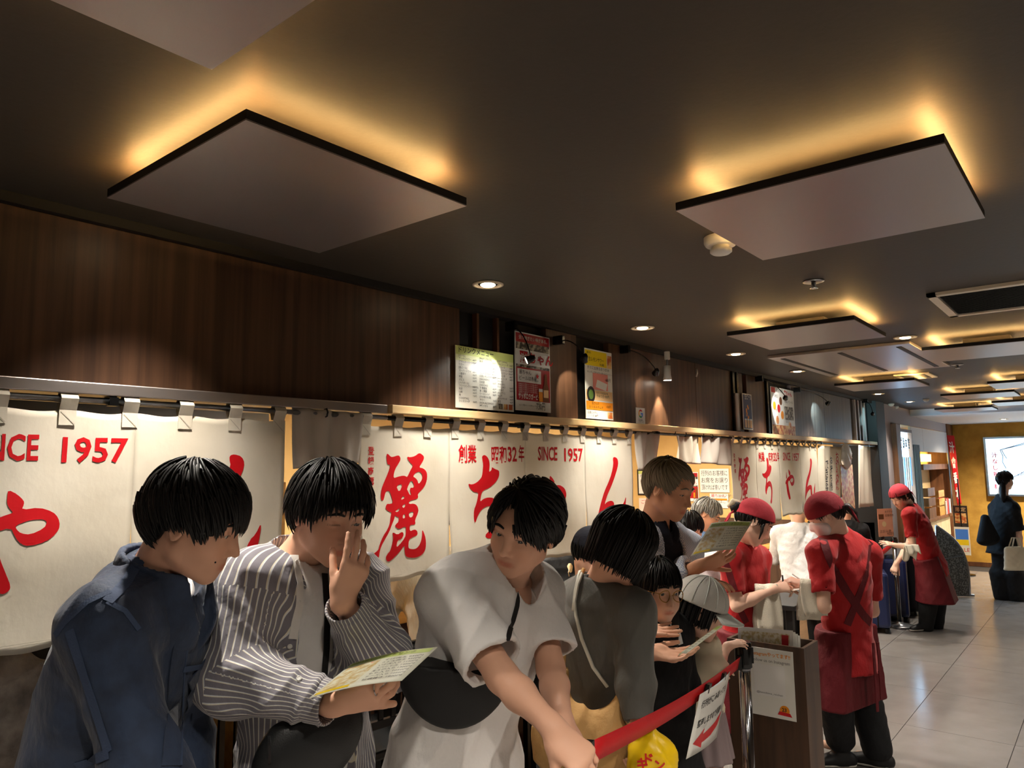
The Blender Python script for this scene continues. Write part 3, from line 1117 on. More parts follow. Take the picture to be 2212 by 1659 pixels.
# ---------------------------------------------------------------- head
class Head:
    def __init__(s, c, fwd, up, sc=1.0, fem=False, kid=False, lids=0.4):
        s.c, s.sc = np.asarray(c, float), sc
        s.y = nrm(fwd)
        s.x = nrm(np.cross(s.y, up))              # person's right-hand side is +x when looking along +y
        s.z = np.cross(s.x, s.y)
        s.R = np.stack([s.x, s.y, s.z])
        j = 0.9 if fem else 1.0
        ch = 1.1 if kid else 1.0
        U = []
        U.append((f_ell((0, -0.014, 0.028), (0.075, 0.094, 0.086)), 0))
        U.append((f_ell((0, 0.022, -0.012), (0.064, 0.064, 0.082)), 0.03))
        U.append((f_ell((0, 0.030, -0.055), (0.050 * j, 0.050, 0.056)), 0.03))
        for k in (-1, 1):
            U.append((f_cap((k * 0.052 * j, 0.0, -0.062), (k * 0.014, 0.062, -0.099), 0.016, 0.012), 0.03))
            U.append((f_ell((k * 0.034, 0.056, -0.036 - (0.012 if kid else 0)), (0.024 * ch, 0.022 * ch, 0.026 * ch)), 0.03))
        U.append((f_ell((0, 0.066, -0.100), (0.018, 0.014, 0.013)), 0.018))
        U.append((f_cap((-0.034, 0.074, 0.022), (0.034, 0.074, 0.022), 0.010), 0.022))
        nl = 0.75 if kid else 0.9 if fem else 1.0
        U.append((f_cap((0, 0.084, 0.004), (0, 0.084 + 0.020 * nl, -0.036), 0.006, 0.0095), 0.014))
        for k in (-1, 1):
            U.append((f_ell((k * 0.0115, 0.090, -0.041), (0.0075, 0.009, 0.0065)), 0.007))
        U.append((f_ell((0, 0.072, -0.071), (0.033, 0.0165, 0.021)), 0.016))
        U.append((f_cap((-0.023, 0.0790, -0.0675), (0, 0.0875, -0.0658), 0.0024, 0.0038), 0.006))
        U.append((f_cap((0.023, 0.0790, -0.0675), (0, 0.0875, -0.0658), 0.0024, 0.0038), 0.006))
        U.append((f_cap((-0.015, 0.0800, -0.0750), (0, 0.0850, -0.0758), 0.0038, 0.0046), 0.006))
        U.append((f_cap((0.015, 0.0800, -0.0750), (0, 0.0850, -0.0758), 0.0038, 0.0046), 0.006))
        base = f_union(U)
        sock = f_union([(f_ell((k * 0.031, 0.091, 0.000), (0.0165, 0.012, 0.0105)), 0) for k in (-1, 1)])
        slit = f_union([(f_cap((-0.023, 0.0835, -0.0712), (0, 0.0925, -0.0700), 0.0013), 0), (f_cap((0.023, 0.0835, -0.0712), (0, 0.0925, -0.0700), 0.0013), 0)])
        ball = [f_ell((k * 0.031, 0.0695, 0.000), (0.0142, 0.0142, 0.0132)) for k in (-1, 1)]
        ears = []
        for k in (-1, 1):
            Re = np.array([[0.92, -0.38 * k, 0], [0.38 * k, 0.92, 0], [0, 0, 1]])
            ears.append((f_ell((k * 0.079, -0.010, -0.008), (0.0085, 0.018, 0.030), Re), f_ell((k * 0.087, -0.006, -0.004), (0.006, 0.0105, 0.019), Re)))
        hz = 0.0050 * (1 - lids) + 0.0004
        zc = -0.0030 * lids
        s.hz, s.zc = hz, zc

        def loc(p):
            d = base(p)
            d = smax(d, -sock(p), 0.012)
            d = smax(d, -slit(p), 0.003)
            for k, b in zip((-1, 1), ball):
                g = ((p[:, 2] - zc) / hz) ** 2 + ((p[:, 0] - k * 0.031) / 0.0140) ** 2 - 1
                d = smin(d, np.maximum(b(p), -g * 0.0022), 0.004)
            for e, h in ears:
                d = smin(d, np.maximum(e(p), -h(p)), 0.006)
            return d
        s.loc = loc

    def to(s, p):
        """world points -> head coordinates"""
        return (np.asarray(p) - s.c) @ s.R.T / s.sc

    def w(s, p):
        """head coordinates -> world"""
        return s.c + s.sc * (np.asarray(p, float) @ s.R)

    def fn(s, p):
        return s.loc(((p - s.c.astype(np.float32)) @ s.R.T.astype(np.float32)) / s.sc) * s.sc

    def surf(s, x, z):
        y = 0.16
        for _ in range(90):
            d = float(s.loc(np.array([[x, y, z]], np.float32))[0])
            if d < 0.0004:
                break
            y -= max(d * 0.8, 0.0004)
        return np.array([x, y, z])


def head_tint(h, lip=(0.86, 0.56, 0.55), stubble=0.0):
    def fn(vs):
        q = h.to(vs)
        c = np.ones((len(vs), 3))
        inh = (np.abs(q) < 0.14).all(1)
        l = np.exp(-((q[:, 0] / 0.0245) ** 4 + ((q[:, 2] + 0.0705) / 0.0085) ** 4)) * (q[:, 1] > 0.07) * inh
        c = c * (1 - l[:, None]) + l[:, None] * np.array(lip)
        for k in (-1, 1):
            e = np.exp(-(((q[:, 0] - k * 0.04) / 0.022) ** 2 + ((q[:, 2] + 0.035) / 0.022) ** 2)) * (q[:, 1] > 0.03) * inh * 0.55
            c = c * (1 - e[:, None]) + e[:, None] * np.array((1.0, 0.86, 0.82))
            dx = np.clip((q[:, 0] - k * 0.031) / 0.0140, -1, 1)
            ez = h.zc + h.hz * np.sqrt(1 - dx * dx)
            e = np.exp(-((q[:, 2] - ez) / 0.0014) ** 2) * (np.abs(q[:, 0] - k * 0.031) < 0.0155) * (q[:, 1] > 0.06) * inh * 0.9
            c = c * (1 - e[:, None]) + e[:, None] * np.array((0.12, 0.09, 0.08))
        if stubble:
            e = np.clip((-0.045 - q[:, 2]) / 0.02, 0, 1) * (q[:, 1] > 0.02) * inh * stubble * (q[:, 2] > -0.125)
            c = c * (1 - e[:, None]) + e[:, None] * np.array((0.72, 0.68, 0.66))
        return c
    return fn


def face_parts(h, parent, brow=(0.030, 0.0045), brow_m='hair_black', eyes=True, brow_z=0.024, browtilt=0.0, gaze=0.0):
    for k in (-1, 1):
        b = MB()
        pts, rs = [], []
        for i in range(7):
            u = i / 6
            x = k * (0.013 + 0.037 * u)
            z = brow_z + 0.006 * math.sin(u * 2.6) - 0.006 * u * u + browtilt * k * u
            pts.append(h.w(h.surf(x, z) + np.array([0, 0.0004, 0])))
            rs.append(h.sc * (0.0016 + 0.0022 * math.sin(math.pi * (0.15 + 0.8 * u))))
        b.tube(pts, rs, 6)
        b.build('eyebrow', brow_m, parent, smooth=True)
        if eyes:
            e = MB().ball((0, 0, 0), 0.0134 * h.sc, 16, 10)
            c = h.w((k * 0.031, 0.0695, 0.0))
            e.v = [tuple(np.array(p) + c) for p in e.v]
            ob = e.build('eye', 'eye_white', parent, smooth=True, origin=c)
            ir = MB()
            g = nrm(h.y * 1.0 - h.z * 0.2 + h.x * gaze)
            s1 = nrm(np.cross(g, h.z))
            s2 = np.cross(s1, g)
            R = 0.0134 * h.sc
            ir.add([c + g * R * 1.012] + [c + g * R * 0.90 + (s1 * math.cos(a) + s2 * math.sin(a)) * 0.0064 * h.sc for a in np.linspace(0, 2 * math.pi, 15)[:-1]],
                   [(0, i + 1, (i + 1) % 14 + 1) for i in range(14)])
            ir.build('iris', 'iris', ob, smooth=True)


# ---------------------------------------------------------------- hair: cap and locks over the skull
def hair(h, parent, m, pole=(0, -0.25, 1), front=0.03, side=-0.03, back=-0.085, vol=0.020, hang=False, locks=760, seed=1, jit=0.014, lock_r=0.0040,
         sidefrac=None, name='hair', curl=0.0, bang_gap=None, extra=None, ear=True, spike=0.0):
    rnd = random.Random(seed)
    C = np.array([0, -0.014, 0.022])
    Rd = np.array([0.075, 0.095, 0.088]) + np.array([vol * 0.9, vol, vol * 1.05])
    pz = nrm(pole)
    px = nrm(np.cross(pz, (0, 1, 0)))
    py = np.cross(pz, px)

    def endz(az):
        """height where the hair ends, az 0 = front, pi = back"""
        a = abs(az)
        if a < 0.75:
            e = front + (side - front) * max(0, (a - 0.5)) / 0.25 * 0.5
            if bang_gap is not None:
                g0, g1, gz = bang_gap
                if g0 < az < g1:
                    e = gz
            return e
        if a < 1.9:
            e = side if a < 1.25 else side + (0.012 if ear else 0)
            if a < 0.95:
                e = (front + side) / 2 + (side - (front + side) / 2) * (a - 0.75) / 0.2
            return e
        return side + (back - side) * min(1, (a - 1.9) / 0.55)

    TT = np.arange(0, 3.0, 0.10)

    def path(psi, t0, extra_r, zj, wob):
        t = t0 + TT
        t = t[t < 3.0]
        a = psi + wob * t
        d = np.cos(t)[:, None] * pz + (np.sin(t) * np.cos(a))[:, None] * px + (np.sin(t) * np.sin(a))[:, None] * py
        q = d / (Rd + extra_r)
        P = C + d / np.sqrt((q * q).sum(1))[:, None]
        if hang:
            low = np.nonzero(P[:, 2] < 0.02)[0]
            if len(low) and low[0] > 0:
                k = low[0]
                m = np.arange(1, 16)[:, None]
                base = P[k - 1]
                P = np.concatenate([P[:k], np.concatenate([base[:2] * hang ** m, base[2] - 0.016 * m], 1)])
        az = np.arctan2(P[:, 0], P[:, 1])
        for i in range(len(P)):
            if P[i, 2] < endz(az[i]) + zj:
                return P[:i]
        return P
    b = MB()
    # cap
    n, M_ = 56, 16
    rows = []
    for i in range(n):
        pts = path(2 * math.pi * i / n, 0.0, -0.004, 0.0, 0.0)
        if len(pts) < 2:
            pts = path(2 * math.pi * i / n, 0.0, -0.004, -0.03, 0.0)
            if len(pts) < 2:
                pts = [C + pz * 0.1, C + pz * 0.1]
        pts = np.array(pts)
        s = np.linspace(0, len(pts) - 1, M_)
        rows.append([pts[int(math.floor(q))] * (1 - q % 1) + pts[min(len(pts) - 1, int(math.floor(q)) + 1)] * (q % 1) for q in s])
    vs = [h.w(rows[i][j]) for i in range(n) for j in range(M_)]
    inn = []
    for i in range(n):
        p = rows[i][-1]
        inn.append(h.w(C + (p - C) * 0.80))
    fs = [(i * M_ + j, i * M_ + j + 1, ((i + 1) % n) * M_ + j + 1, ((i + 1) % n) * M_ + j) for i in range(n) for j in range(M_ - 1)]
    k0 = len(vs)
    vs += inn
    fs += [(i * M_ + M_ - 1, k0 + i, k0 + (i + 1) % n, ((i + 1) % n) * M_ + M_ - 1) for i in range(n)]
    b.add(vs, fs)
    for i in range(locks):
        psi = rnd.random() * 2 * math.pi
        t0 = 0.05 + 1.35 * rnd.random() ** 0.8
        pts = path(psi, t0, rnd.uniform(-0.002, 0.008) * (vol / 0.02) ** 0.5, rnd.uniform(-jit, jit), rnd.uniform(-0.18, 0.18) + curl)
        if len(pts) < 3:
            continue
        if len(pts) > 9:
            pts = pts[-9:] if rnd.random() < 0.6 else pts[:9]
        m_ = len(pts)
        w = rnd.uniform(0.6, 1.15) * lock_r
        lift = spike * rnd.random()
        u = np.linspace(0, 1, m_)
        out = pts - C
        out /= np.sqrt((out * out).sum(1))[:, None]
        P = h.w(pts + out * (lift * u * u + 0.0015 * np.sin(u * 3 + i))[:, None])
        R_ = h.sc * w * (0.35 + 0.65 * np.sin(math.pi * np.minimum(1, 0.25 + 0.75 * u))) * np.where(u < 0.99, 1, 0.3)
        b.tube(P, R_, 5, cap=False)
    for ex in extra or []:
        P = [h.w(p) for p in ex[0]]
        b.tube(P, [r * h.sc for r in ex[1]], 6)
    return b.build(name, m, parent, smooth=True)


# ---------------------------------------------------------------- hands
def hand(wr, ydir, back, side, sc=1.0, curl=(0.35, 0.4, 0.4, 0.45), spread=0.06, thumb=(0.5, 0.3), curl2=1.0):
    """hand as list of distance prims: wrist point, finger direction, back-of-hand normal, side=+1 when the thumb is on cross(y, z)"""
    y = nrm(ydir)
    z = nrm(np.asarray(back) - y * (np.asarray(back) @ y))
    x = np.cross(y, z) * side
    W = lambda a, b, c: wr + sc * (a * x + b * y + c * z)
    U = [(f_loft([(W(0, -0.01, 0), x, 0.026 * sc, 0.019 * sc), (W(0.002, 0.035, 0), x, 0.036 * sc, 0.0165 * sc), (W(0, 0.086, 0.002), x, 0.041 * sc, 0.012 * sc)]), 0)]
    U.append((f_ell(W(0.024, 0.035, -0.010), np.array([0.017, 0.030, 0.015]) * sc, np.stack([x, y, z])), 0.015 * sc))
    kn = [(0.031, 0.088, 0.074, 0.0092), (0.0105, 0.093, 0.082, 0.0094), (-0.011, 0.089, 0.076, 0.0090), (-0.031, 0.080, 0.060, 0.0080)]
    tips = []
    for i, (kx, ky, L, r) in enumerate(kn):
        p = W(kx, ky - 0.008, 0.001)
        a = 0.0
        sp = spread * (1.5 - i)
        c = curl[i]
        for k, (fr, cc) in enumerate(((0.46, 0.9), (0.30, 1.15), (0.24, 0.8))):
            a += c * cc * (1 if k == 0 else curl2)
            dirv = math.cos(a) * (math.cos(sp) * y + math.sin(sp) * x) - math.sin(a) * z
            q = p + dirv * (L * fr + (0.008 if k == 0 else 0)) * sc
            U.append((f_cap(p, q, r * sc * (1 - 0.08 * k), r * sc * (0.92 - 0.09 * k)), 0.004 * sc if k else 0.008 * sc))
            p = q
        tips.append(p)
    p = W(0.026, 0.022, -0.008)
    a, op = thumb
    d0 = nrm(math.sin(a) * x + math.cos(a) * y - op * z)
    d1 = nrm(math.sin(a * 0.55) * x + math.cos(a * 0.55) * y - op * 1.4 * z)
    for k, (d, L, r0, r1) in enumerate(((d0, 0.044, 0.0125, 0.0105), (d1, 0.032, 0.0105, 0.0095), (d1, 0.024, 0.0095, 0.0080))):
        q = p + d * L * sc
        U.append((f_cap(p, q, r0 * sc, r1 * sc), 0.008 * sc if k == 0 else 0.003))
        p = q
    return f_union(U), tips, W


for nm_, a, b in (('hair_black', (16, 13, 12), None), ('hair_soft', (30, 22, 18), None), ('hair_grey', (128, 124, 116), None), ('hair_salt', (138, 124, 102), None)):
    mat(nm_, a, 0.5, spec=0.3)
mat('eye_white', (214, 208, 200), 0.25)
mat('iris', (26, 16, 12), 0.2)
for nm_, c in (('skin', (232, 178, 148)), ('skin_tan', (222, 160, 124)), ('skin_fair', (240, 194, 168))):
    mat(nm_, c, 0.5, spec=0.35, attr='tint', bump=0.05, bscale=(300, 300, 300), bdist=0.002)


def span(pts, pad):
    a = np.array(pts)
    return a.min(0) - pad, a.max(0) + pad


# ---------------------------------------------------------------- a figure
class Figure:
    """joints J: neck, pelvis, shL, shR, elL, elR, wrL, wrR, hipL.. (world). L/R are the person's own sides"""

    def __init__(s, label, J, head, sc=1.0, skin='skin', group=None, res=0.005, base=None):
        s.J = {k: np.asarray(v, float) for k, v in J.items()}
        s.h, s.sc, s.skin, s.res = head, sc, skin, res
        J = s.J
        b = base if base is not None else np.array([J['pelvis'][0], J['pelvis'][1], 0.0])
        s.t = thing('person', label, 'person', b, group)
        s.org = b
        s.lat = nrm(J['shL'] - J['shR'])
        s.hlat = nrm(J['hipL'] - J['hipR']) if 'hipL' in J else s.lat
        s.up = nrm(J['neck'] - J['pelvis'])
        s.fwd = nrm(np.cross(s.up, -s.lat))       # facing direction of the chest
        if 'hipL' not in J:
            for k, sg in (('L', 1), ('R', -1)):
                J['hip' + k] = J['pelvis'] + s.lat * 0.09 * sc * sg + np.array([0, 0, -0.03])
                if 'kn' + k not in J:
                    J['kn' + k] = J['hip' + k] * [1, 1, 0] + np.array([0, 0, 0.27 * J['pelvis'][2] * 2]) + s.fwd * [0.03, 0.03, 0]
                    J['an' + k] = J['hip' + k] * [1, 1, 0] + np.array([0, 0, 0.085])

    def torso(s, inf=0.0, chest=0.165, waist=0.145, hip=0.165, dc=0.115, dw=0.105, dh=0.115, down=0.0, flare=0.0, belly=0.0, bow=None):
        """lofted trunk; inf inflates, down lengthens below the pelvis"""
        J, c = s.J, s.sc
        N, P = J['neck'], J['pelvis']
        st = []
        sm = (J['shL'] + J['shR']) / 2
        bw = np.zeros(3) if bow is None else np.asarray(bow, float)
        prof = [(0.93, chest * 0.93, dc * 0.82), (0.80, chest * 1.02, dc * 0.98), (0.62, chest * 1.0, dc), (0.42, (chest + waist) / 2, (dc + dw) / 2 + belly * 0.5), (0.22, waist, dw + belly), (0.0, hip, dh)]
        top = sm * 0.75 + N * 0.25
        for f, a, b_ in prof:
            p = P + (top - P) * f + bw * math.sin(math.pi * f)
            st.append((p, nrm(s.lat * f + s.hlat * (1 - f)), (a + inf) * c, (b_ + inf) * c))
        if down > 0:
            dv = nrm(np.array([0, 0, -1.0]) * 0.75 - s.up * 0.25)
            st.append((P + dv * down, s.hlat, (hip + inf + flare) * c, (dh + inf + flare) * c))
        return f_loft(st)

    def yoke(s, inf=0.0, r=0.062):
        J, c = s.J, s.sc
        U = []
        n = J['neck'] - s.up * 0.015 * c
        for k in 'LR':
            U.append((f_cap(n, J['sh' + k], (r * 0.85 + inf) * c, (r + inf) * c), 0.05 * c))
        return U

    def arm(s, k, r=(0.048, 0.036, 0.033, 0.0235), inf=(0, 0, 0), upto=1.0, k_=0.03):
        """upper arm and forearm prims; upto<1 ends within upper arm (0..0.5) or forearm (0.5..1)"""
        J, c = s.J, s.sc
        a, e, w = J['sh' + k], J['el' + k], J['wr' + k]
        U = []
        t = min(1.0, upto / 0.5)
        U.append((f_cap(a, a + (e - a) * t, (r[0] + inf[0]) * c, (r[0] + inf[0] + (r[1] + inf[1] - r[0] - inf[0]) * t) * c), 0.04 * c))
        if upto > 0.5:
            t = (upto - 0.5) / 0.5
            m = e + (w - e) * 0.35
            if inf[1] == 0:
                U.append((f_cap(e, m, (r[1]) * c, (r[2] + 0.003) * c), 0.02 * c))
                U.append((f_cap(m, e + (w - e) * max(t, 0.36), (r[2] + 0.003) * c, (r[3]) * c), 0.02 * c))
            else:
                U.append((f_cap(e, e + (w - e) * t, (r[1] + inf[1]) * c, (r[3] + inf[2] + (r[1] + inf[1] - r[3] - inf[2]) * (1 - t)) * c), k_ * c))
        return U

    def leg(s, k, r=(0.085, 0.060, 0.056, 0.038), inf=0.0, upto=1.0, straight=0.0):
        J, c = s.J, s.sc
        h_, n, a = J['hip' + k], J['kn' + k], J['an' + k]
        r2 = max(r[3] + inf, straight) if straight else r[3] + inf
        U = [(f_cap(h_, h_ + (n - h_) * min(1, upto / 0.5), (r[0] + inf) * c, (r[1] + inf) * c), 0.04 * c)]
        if upto > 0.5:
            t = (upto - 0.5) / 0.5
            U.append((f_cap(n, n + (a - n) * t, (max(r[2], straight) + inf) * c, r2 * c), 0.03 * c))
        return U

    def body(s, hands, hres=None, ares=None, tint=None, legs=True, feet=True, neck_r=0.054, tres=0.014):
        """skin: head and neck, arms and hands, trunk and legs, one mesh"""
        J, c, h = s.J, s.sc, s.h
        parts = []
        hres = hres or s.res * 0.72
        ares = ares or s.res * 0.8
        nk = f_cap(h.w((0, -0.028, -0.045)), J['neck'] - s.up * 0.01, neck_r * h.sc, (neck_r + 0.006) * h.sc)
        ch = f_union([(h.fn, 0), (nk, 0.025)] + s.yoke(-0.022))
        s.headneck = ch
        cut = f_plane(J['neck'] - s.up * 0.10, -s.up)
        fn = lambda p: np.maximum(ch(p), cut(p))
        lo, hi = span([h.c, h.w((0, 0, 0.12)), h.w((0, 0.12, 0)), h.w((0, 0, -0.12)), J['neck']], 0.125 * max(c, 0.8))
        parts.append(sdf_mesh(fn, lo, hi, hres))
        s.handfn = {}
        for k in 'LR':
            if hands.get(k) is None:
                continue
            hf, tips, W = hands[k]
            s.handfn[k] = W
            f2 = f_union(s.arm(k) + [(hf, 0.018)])
            lo, hi = span([J['sh' + k], J['el' + k], J['wr' + k]] + tips + [W(0.08, 0.06, 0), W(-0.05, 0.05, 0.02), W(0, 0.05, -0.05)], 0.06)
            parts.append(sdf_mesh(f2, lo, hi, ares))
            s.armfn = getattr(s, 'armfn', {})
            s.armfn[k] = f2
        U = [(s.torso(-0.014), 0)]
        if legs:
            for k in 'LR':
                U += s.leg(k, inf=-0.006)
                if feet:
                    a = J['an' + k]
                    fd = nrm(s.fwd * [1, 1, 0])
                    U.append((f_cap(a + [0, 0, -0.035], a + fd * 0.13 * c + [0, 0, -0.055], 0.036 * c, 0.022 * c), 0.03))
        f3 = f_union(U)
        pts = [J['neck'], J['pelvis'], J['shL'], J['shR'], J['hipL'], J['hipR']]
        if legs:
            pts += [J['knL'], J['knR'], J['anL'], J['anR']]
        lo, hi = span(pts, 0.2)
        lo[2] = max(lo[2], 0.0)
        parts.append(sdf_mesh(f3, lo, hi, tres))
        return quad_obj('body', parts, s.skin, s.t, s.org, colfn=tint or head_tint(h))

    def wear(s, name, fn, pts, m, pad=0.16, res=None, attrs=None, parent=None):
        lo, hi = span(pts, pad)
        lo[2] = max(lo[2], 0.0)
        v = sdf_mesh(fn, lo, hi, res or s.res)
        if len(v[0]) == 0:
            return None
        return quad_obj(name, [v], m, parent or s.t, s.org, attrs=attrs)


def shoes(F, m='shoe_black', sole='shoe_sole', fwd=None, only='LR'):
    for k in only:
        a = F.J['an' + k]
        c = F.sc
        fd = nrm((F.fwd if fwd is None else fwd[k]) * np.array([1, 1, 0]))
        lt = np.cross(fd, [0, 0, 1.0])
        g = np.array([a[0], a[1], 0.0])
        f = f_loft([(g - fd * 0.055 * c + [0, 0, 0.045], lt, 0.036 * c, 0.042 * c), (g + fd * 0.04 * c + [0, 0, 0.045], lt, 0.042 * c, 0.043 * c), (g + fd * 0.135 * c + [0, 0, 0.034], lt, 0.044 * c, 0.030 * c), (g + fd * 0.175 * c + [0, 0, 0.028], lt, 0.034 * c, 0.022 * c)])
        an = f_cap(g + [0, 0, 0.05], a + [0, 0, 0.015], 0.044 * c, 0.046 * c)
        top = f_union([(f, 0), (an, 0.03)])
        fn = lambda p: np.maximum(top(p), 0.018 - p[:, 2])
        up = F.wear('shoe', fn, [g - fd * 0.1, g + fd * 0.2, a], m, 0.07, 0.007)
        fn2 = lambda p: np.maximum(np.maximum(f(p) - 0.004, p[:, 2] - 0.022), 0.001 - p[:, 2])
        F.wear('sole', fn2, [g - fd * 0.1, g + fd * 0.2], sole, 0.07, 0.007, parent=up)


mat('shoe_black', (26, 25, 26), 0.5)
mat('shoe_sole', (222, 218, 208), 0.6)


def grad(fn, p, e=0.002):
    P = np.array([p + d for d in np.eye(3) * e] + [p - d for d in np.eye(3) * e], np.float32)
    v = fn(P)
    return nrm(v[:3] - v[3:])


def ribbon(F, fn, pix, width, m, name, parent=None, th=0.0016, lift=0.0012, pts=None, sub=4, d0=0.5):
    """flat band lying on a garment, laid along pixels (or points) of the garment's surface"""
    P = pts
    if P is None:
        pp = []
        for (x0, y0), (x1, y1) in zip(pix[:-1], pix[1:]):
            pp += [(x0 + (x1 - x0) * i / sub, y0 + (y1 - y0) * i / sub) for i in range(sub)]
        pp.append(pix[-1])
        P = [march(fn, x, y, d0) for x, y in pp]
        P = [p for p in P if p is not None]
    if len(P) < 2:
        return None
    P = [np.asarray(p, float) for p in P]
    b = MB()
    vs = []
    for i, p in enumerate(P):
        t = nrm(P[min(i + 1, len(P) - 1)] - P[max(i - 1, 0)])
        n = grad(fn, p)
        s = nrm(np.cross(t, n))
        w = width[i * len(width) // len(P)] if hasattr(width, '__len__') else width
        vs += [p + n * lift - s * w / 2, p + n * (lift + th) - s * w / 2, p + n * (lift + th) + s * w / 2, p + n * lift + s * w / 2]
    fs = []
    for i in range(len(P) - 1):
        for k in range(4):
            fs.append((i * 4 + k, i * 4 + (k + 1) % 4, i * 4 + 4 + (k + 1) % 4, i * 4 + 4 + k))
    fs += [(0, 1, 2, 3), tuple(len(vs) - 4 + k for k in (3, 2, 1, 0))]
    b.add(vs, fs)
    return b.build(name, m, parent or F.t, autos=0.6)


def button(F, fn, px, py, r, m, parent=None):
    p = march(fn, px, py)
    if p is None:
        return
    n = grad(fn, p)
    s = nrm(np.cross(n, [0, 0, 1.0]))
    u = np.cross(s, n)
    b = MB()
    vs, fs = [], []
    for rr, z in ((r, 0.0), (r, 0.0022), (r * 0.75, 0.003), (r * 0.6, 0.002)):
        vs += [p + n * z + (s * math.cos(a) + u * math.sin(a)) * rr for a in np.linspace(0, 2 * math.pi, 13)[:-1]]
    for i in range(3):
        fs += [(i * 12 + k, i * 12 + (k + 1) % 12, i * 12 + 12 + (k + 1) % 12, i * 12 + 12 + k) for k in range(12)]
    fs.append(tuple(36 + k for k in range(12)))
    b.add(vs, fs)
    b.build('button', m, parent or F.t, smooth=False)


def top_fn(F, inf=0.012, sl=(0.02, 0.02, 0.02), upto=0.3, down=0.12, flare=0.0, amp=0.0035, seed=1.0, nr=0.066, arms='LR', hem=True, tk=None, ffx=1.0, k_=0.03, yr=0.062, hollow=0.016, neckdrop=0.0):
    """shirt surface of a figure"""
    J, c = F.J, F.sc
    tk = tk or {}
    U = [(F.torso(inf, down=down + 0.06, flare=flare, **tk), 0)] + F.yoke(inf * 0.8, yr)
    base = f_union(U)
    sls, holes = [], []
    for k in arms:
        up = upto[k] if isinstance(upto, dict) else upto
        A = F.arm(k, inf=sl, upto=min(1.0, up + 0.06), k_=k_)
        f = f_union(A)
        a, e, w = J['sh' + k], J['el' + k], J['wr' + k]
        if up <= 0.5:
            q, ax = a + (e - a) * up / 0.5, nrm(e - a)
            rr = 0.045 + sl[0] + (0.038 + sl[1] - 0.045 - sl[0]) * up / 0.5
        else:
            q, ax = e + (w - e) * (up - 0.5) / 0.5, nrm(w - e)
            rr = 0.027 + sl[2] + (0.036 + sl[1] - 0.027 - sl[2]) * (1 - up) / 0.5
        sls.append((f, f_plane(q, ax)))
        holes.append(f_cap(q - ax * 0.03, q + ax * 0.08, (rr - hollow) * c, (rr - hollow) * c))
    neckh = f_cap(J['neck'] - F.up * (0.005 + neckdrop) * c + F.fwd * 0.018 * c, J['neck'] + F.up * 0.16 * c + F.fwd * 0.07 * c, nr * c, (nr + 0.015) * c)
    dv = nrm(np.array([0, 0, -1.0]) * 0.75 - F.up * 0.25)
    hp = f_plane(J['pelvis'] + dv * down, dv)

    def raw(p):
        d = base(p)
        if hem:
            d = np.maximum(d, hp(p))
        for f, pl in sls:
            d = smin(d, np.maximum(f(p), pl(p)), 0.035 * c)
        return d

    def fn(p):
        d = raw(p) - amp * folds(p, seed, ffx)
        d = np.maximum(d, -neckh(p))
        for h_ in holes:
            d = np.maximum(d, -h_(p))
        return d
    fn.raw = raw
    return fn


def top_pts(F):
    J = F.J
    return [J[k] for k in ('neck', 'pelvis', 'shL', 'shR', 'elL', 'elR', 'wrL', 'wrR')]


def trousers(F, m, inf=0.012, straight=0.0, amp=0.003, seed=2.0, upto=0.97, res=0.009, name='trousers', top=0.06):
    U = [(f_ell(F.J['pelvis'] - [0, 0, 0.02], np.array([0.150, 0.115, 0.13]) * F.sc, np.stack([F.hlat, nrm(np.cross([0, 0, 1.0], F.hlat)), [0, 0, 1.0]])), 0)]
    for k in 'LR':
        U += F.leg(k, inf=inf, straight=straight, upto=upto)
    u = f_union(U)
    za = min(F.J['anL'][2], F.J['anR'][2]) - 0.035
    pt = F.J['pelvis'][2] + top
    fn = lambda p: np.maximum(np.maximum(u(p) - amp * folds(p, seed), za - p[:, 2]), p[:, 2] - pt)
    J = F.J
    return F.wear(name, fn, [J[k] for k in ('pelvis', 'hipL', 'hipR', 'knL', 'knR', 'anL', 'anR')], m, 0.15, res), fn


def belt_band(F, fn, c, n, m, name, rad=0.2):
    pass


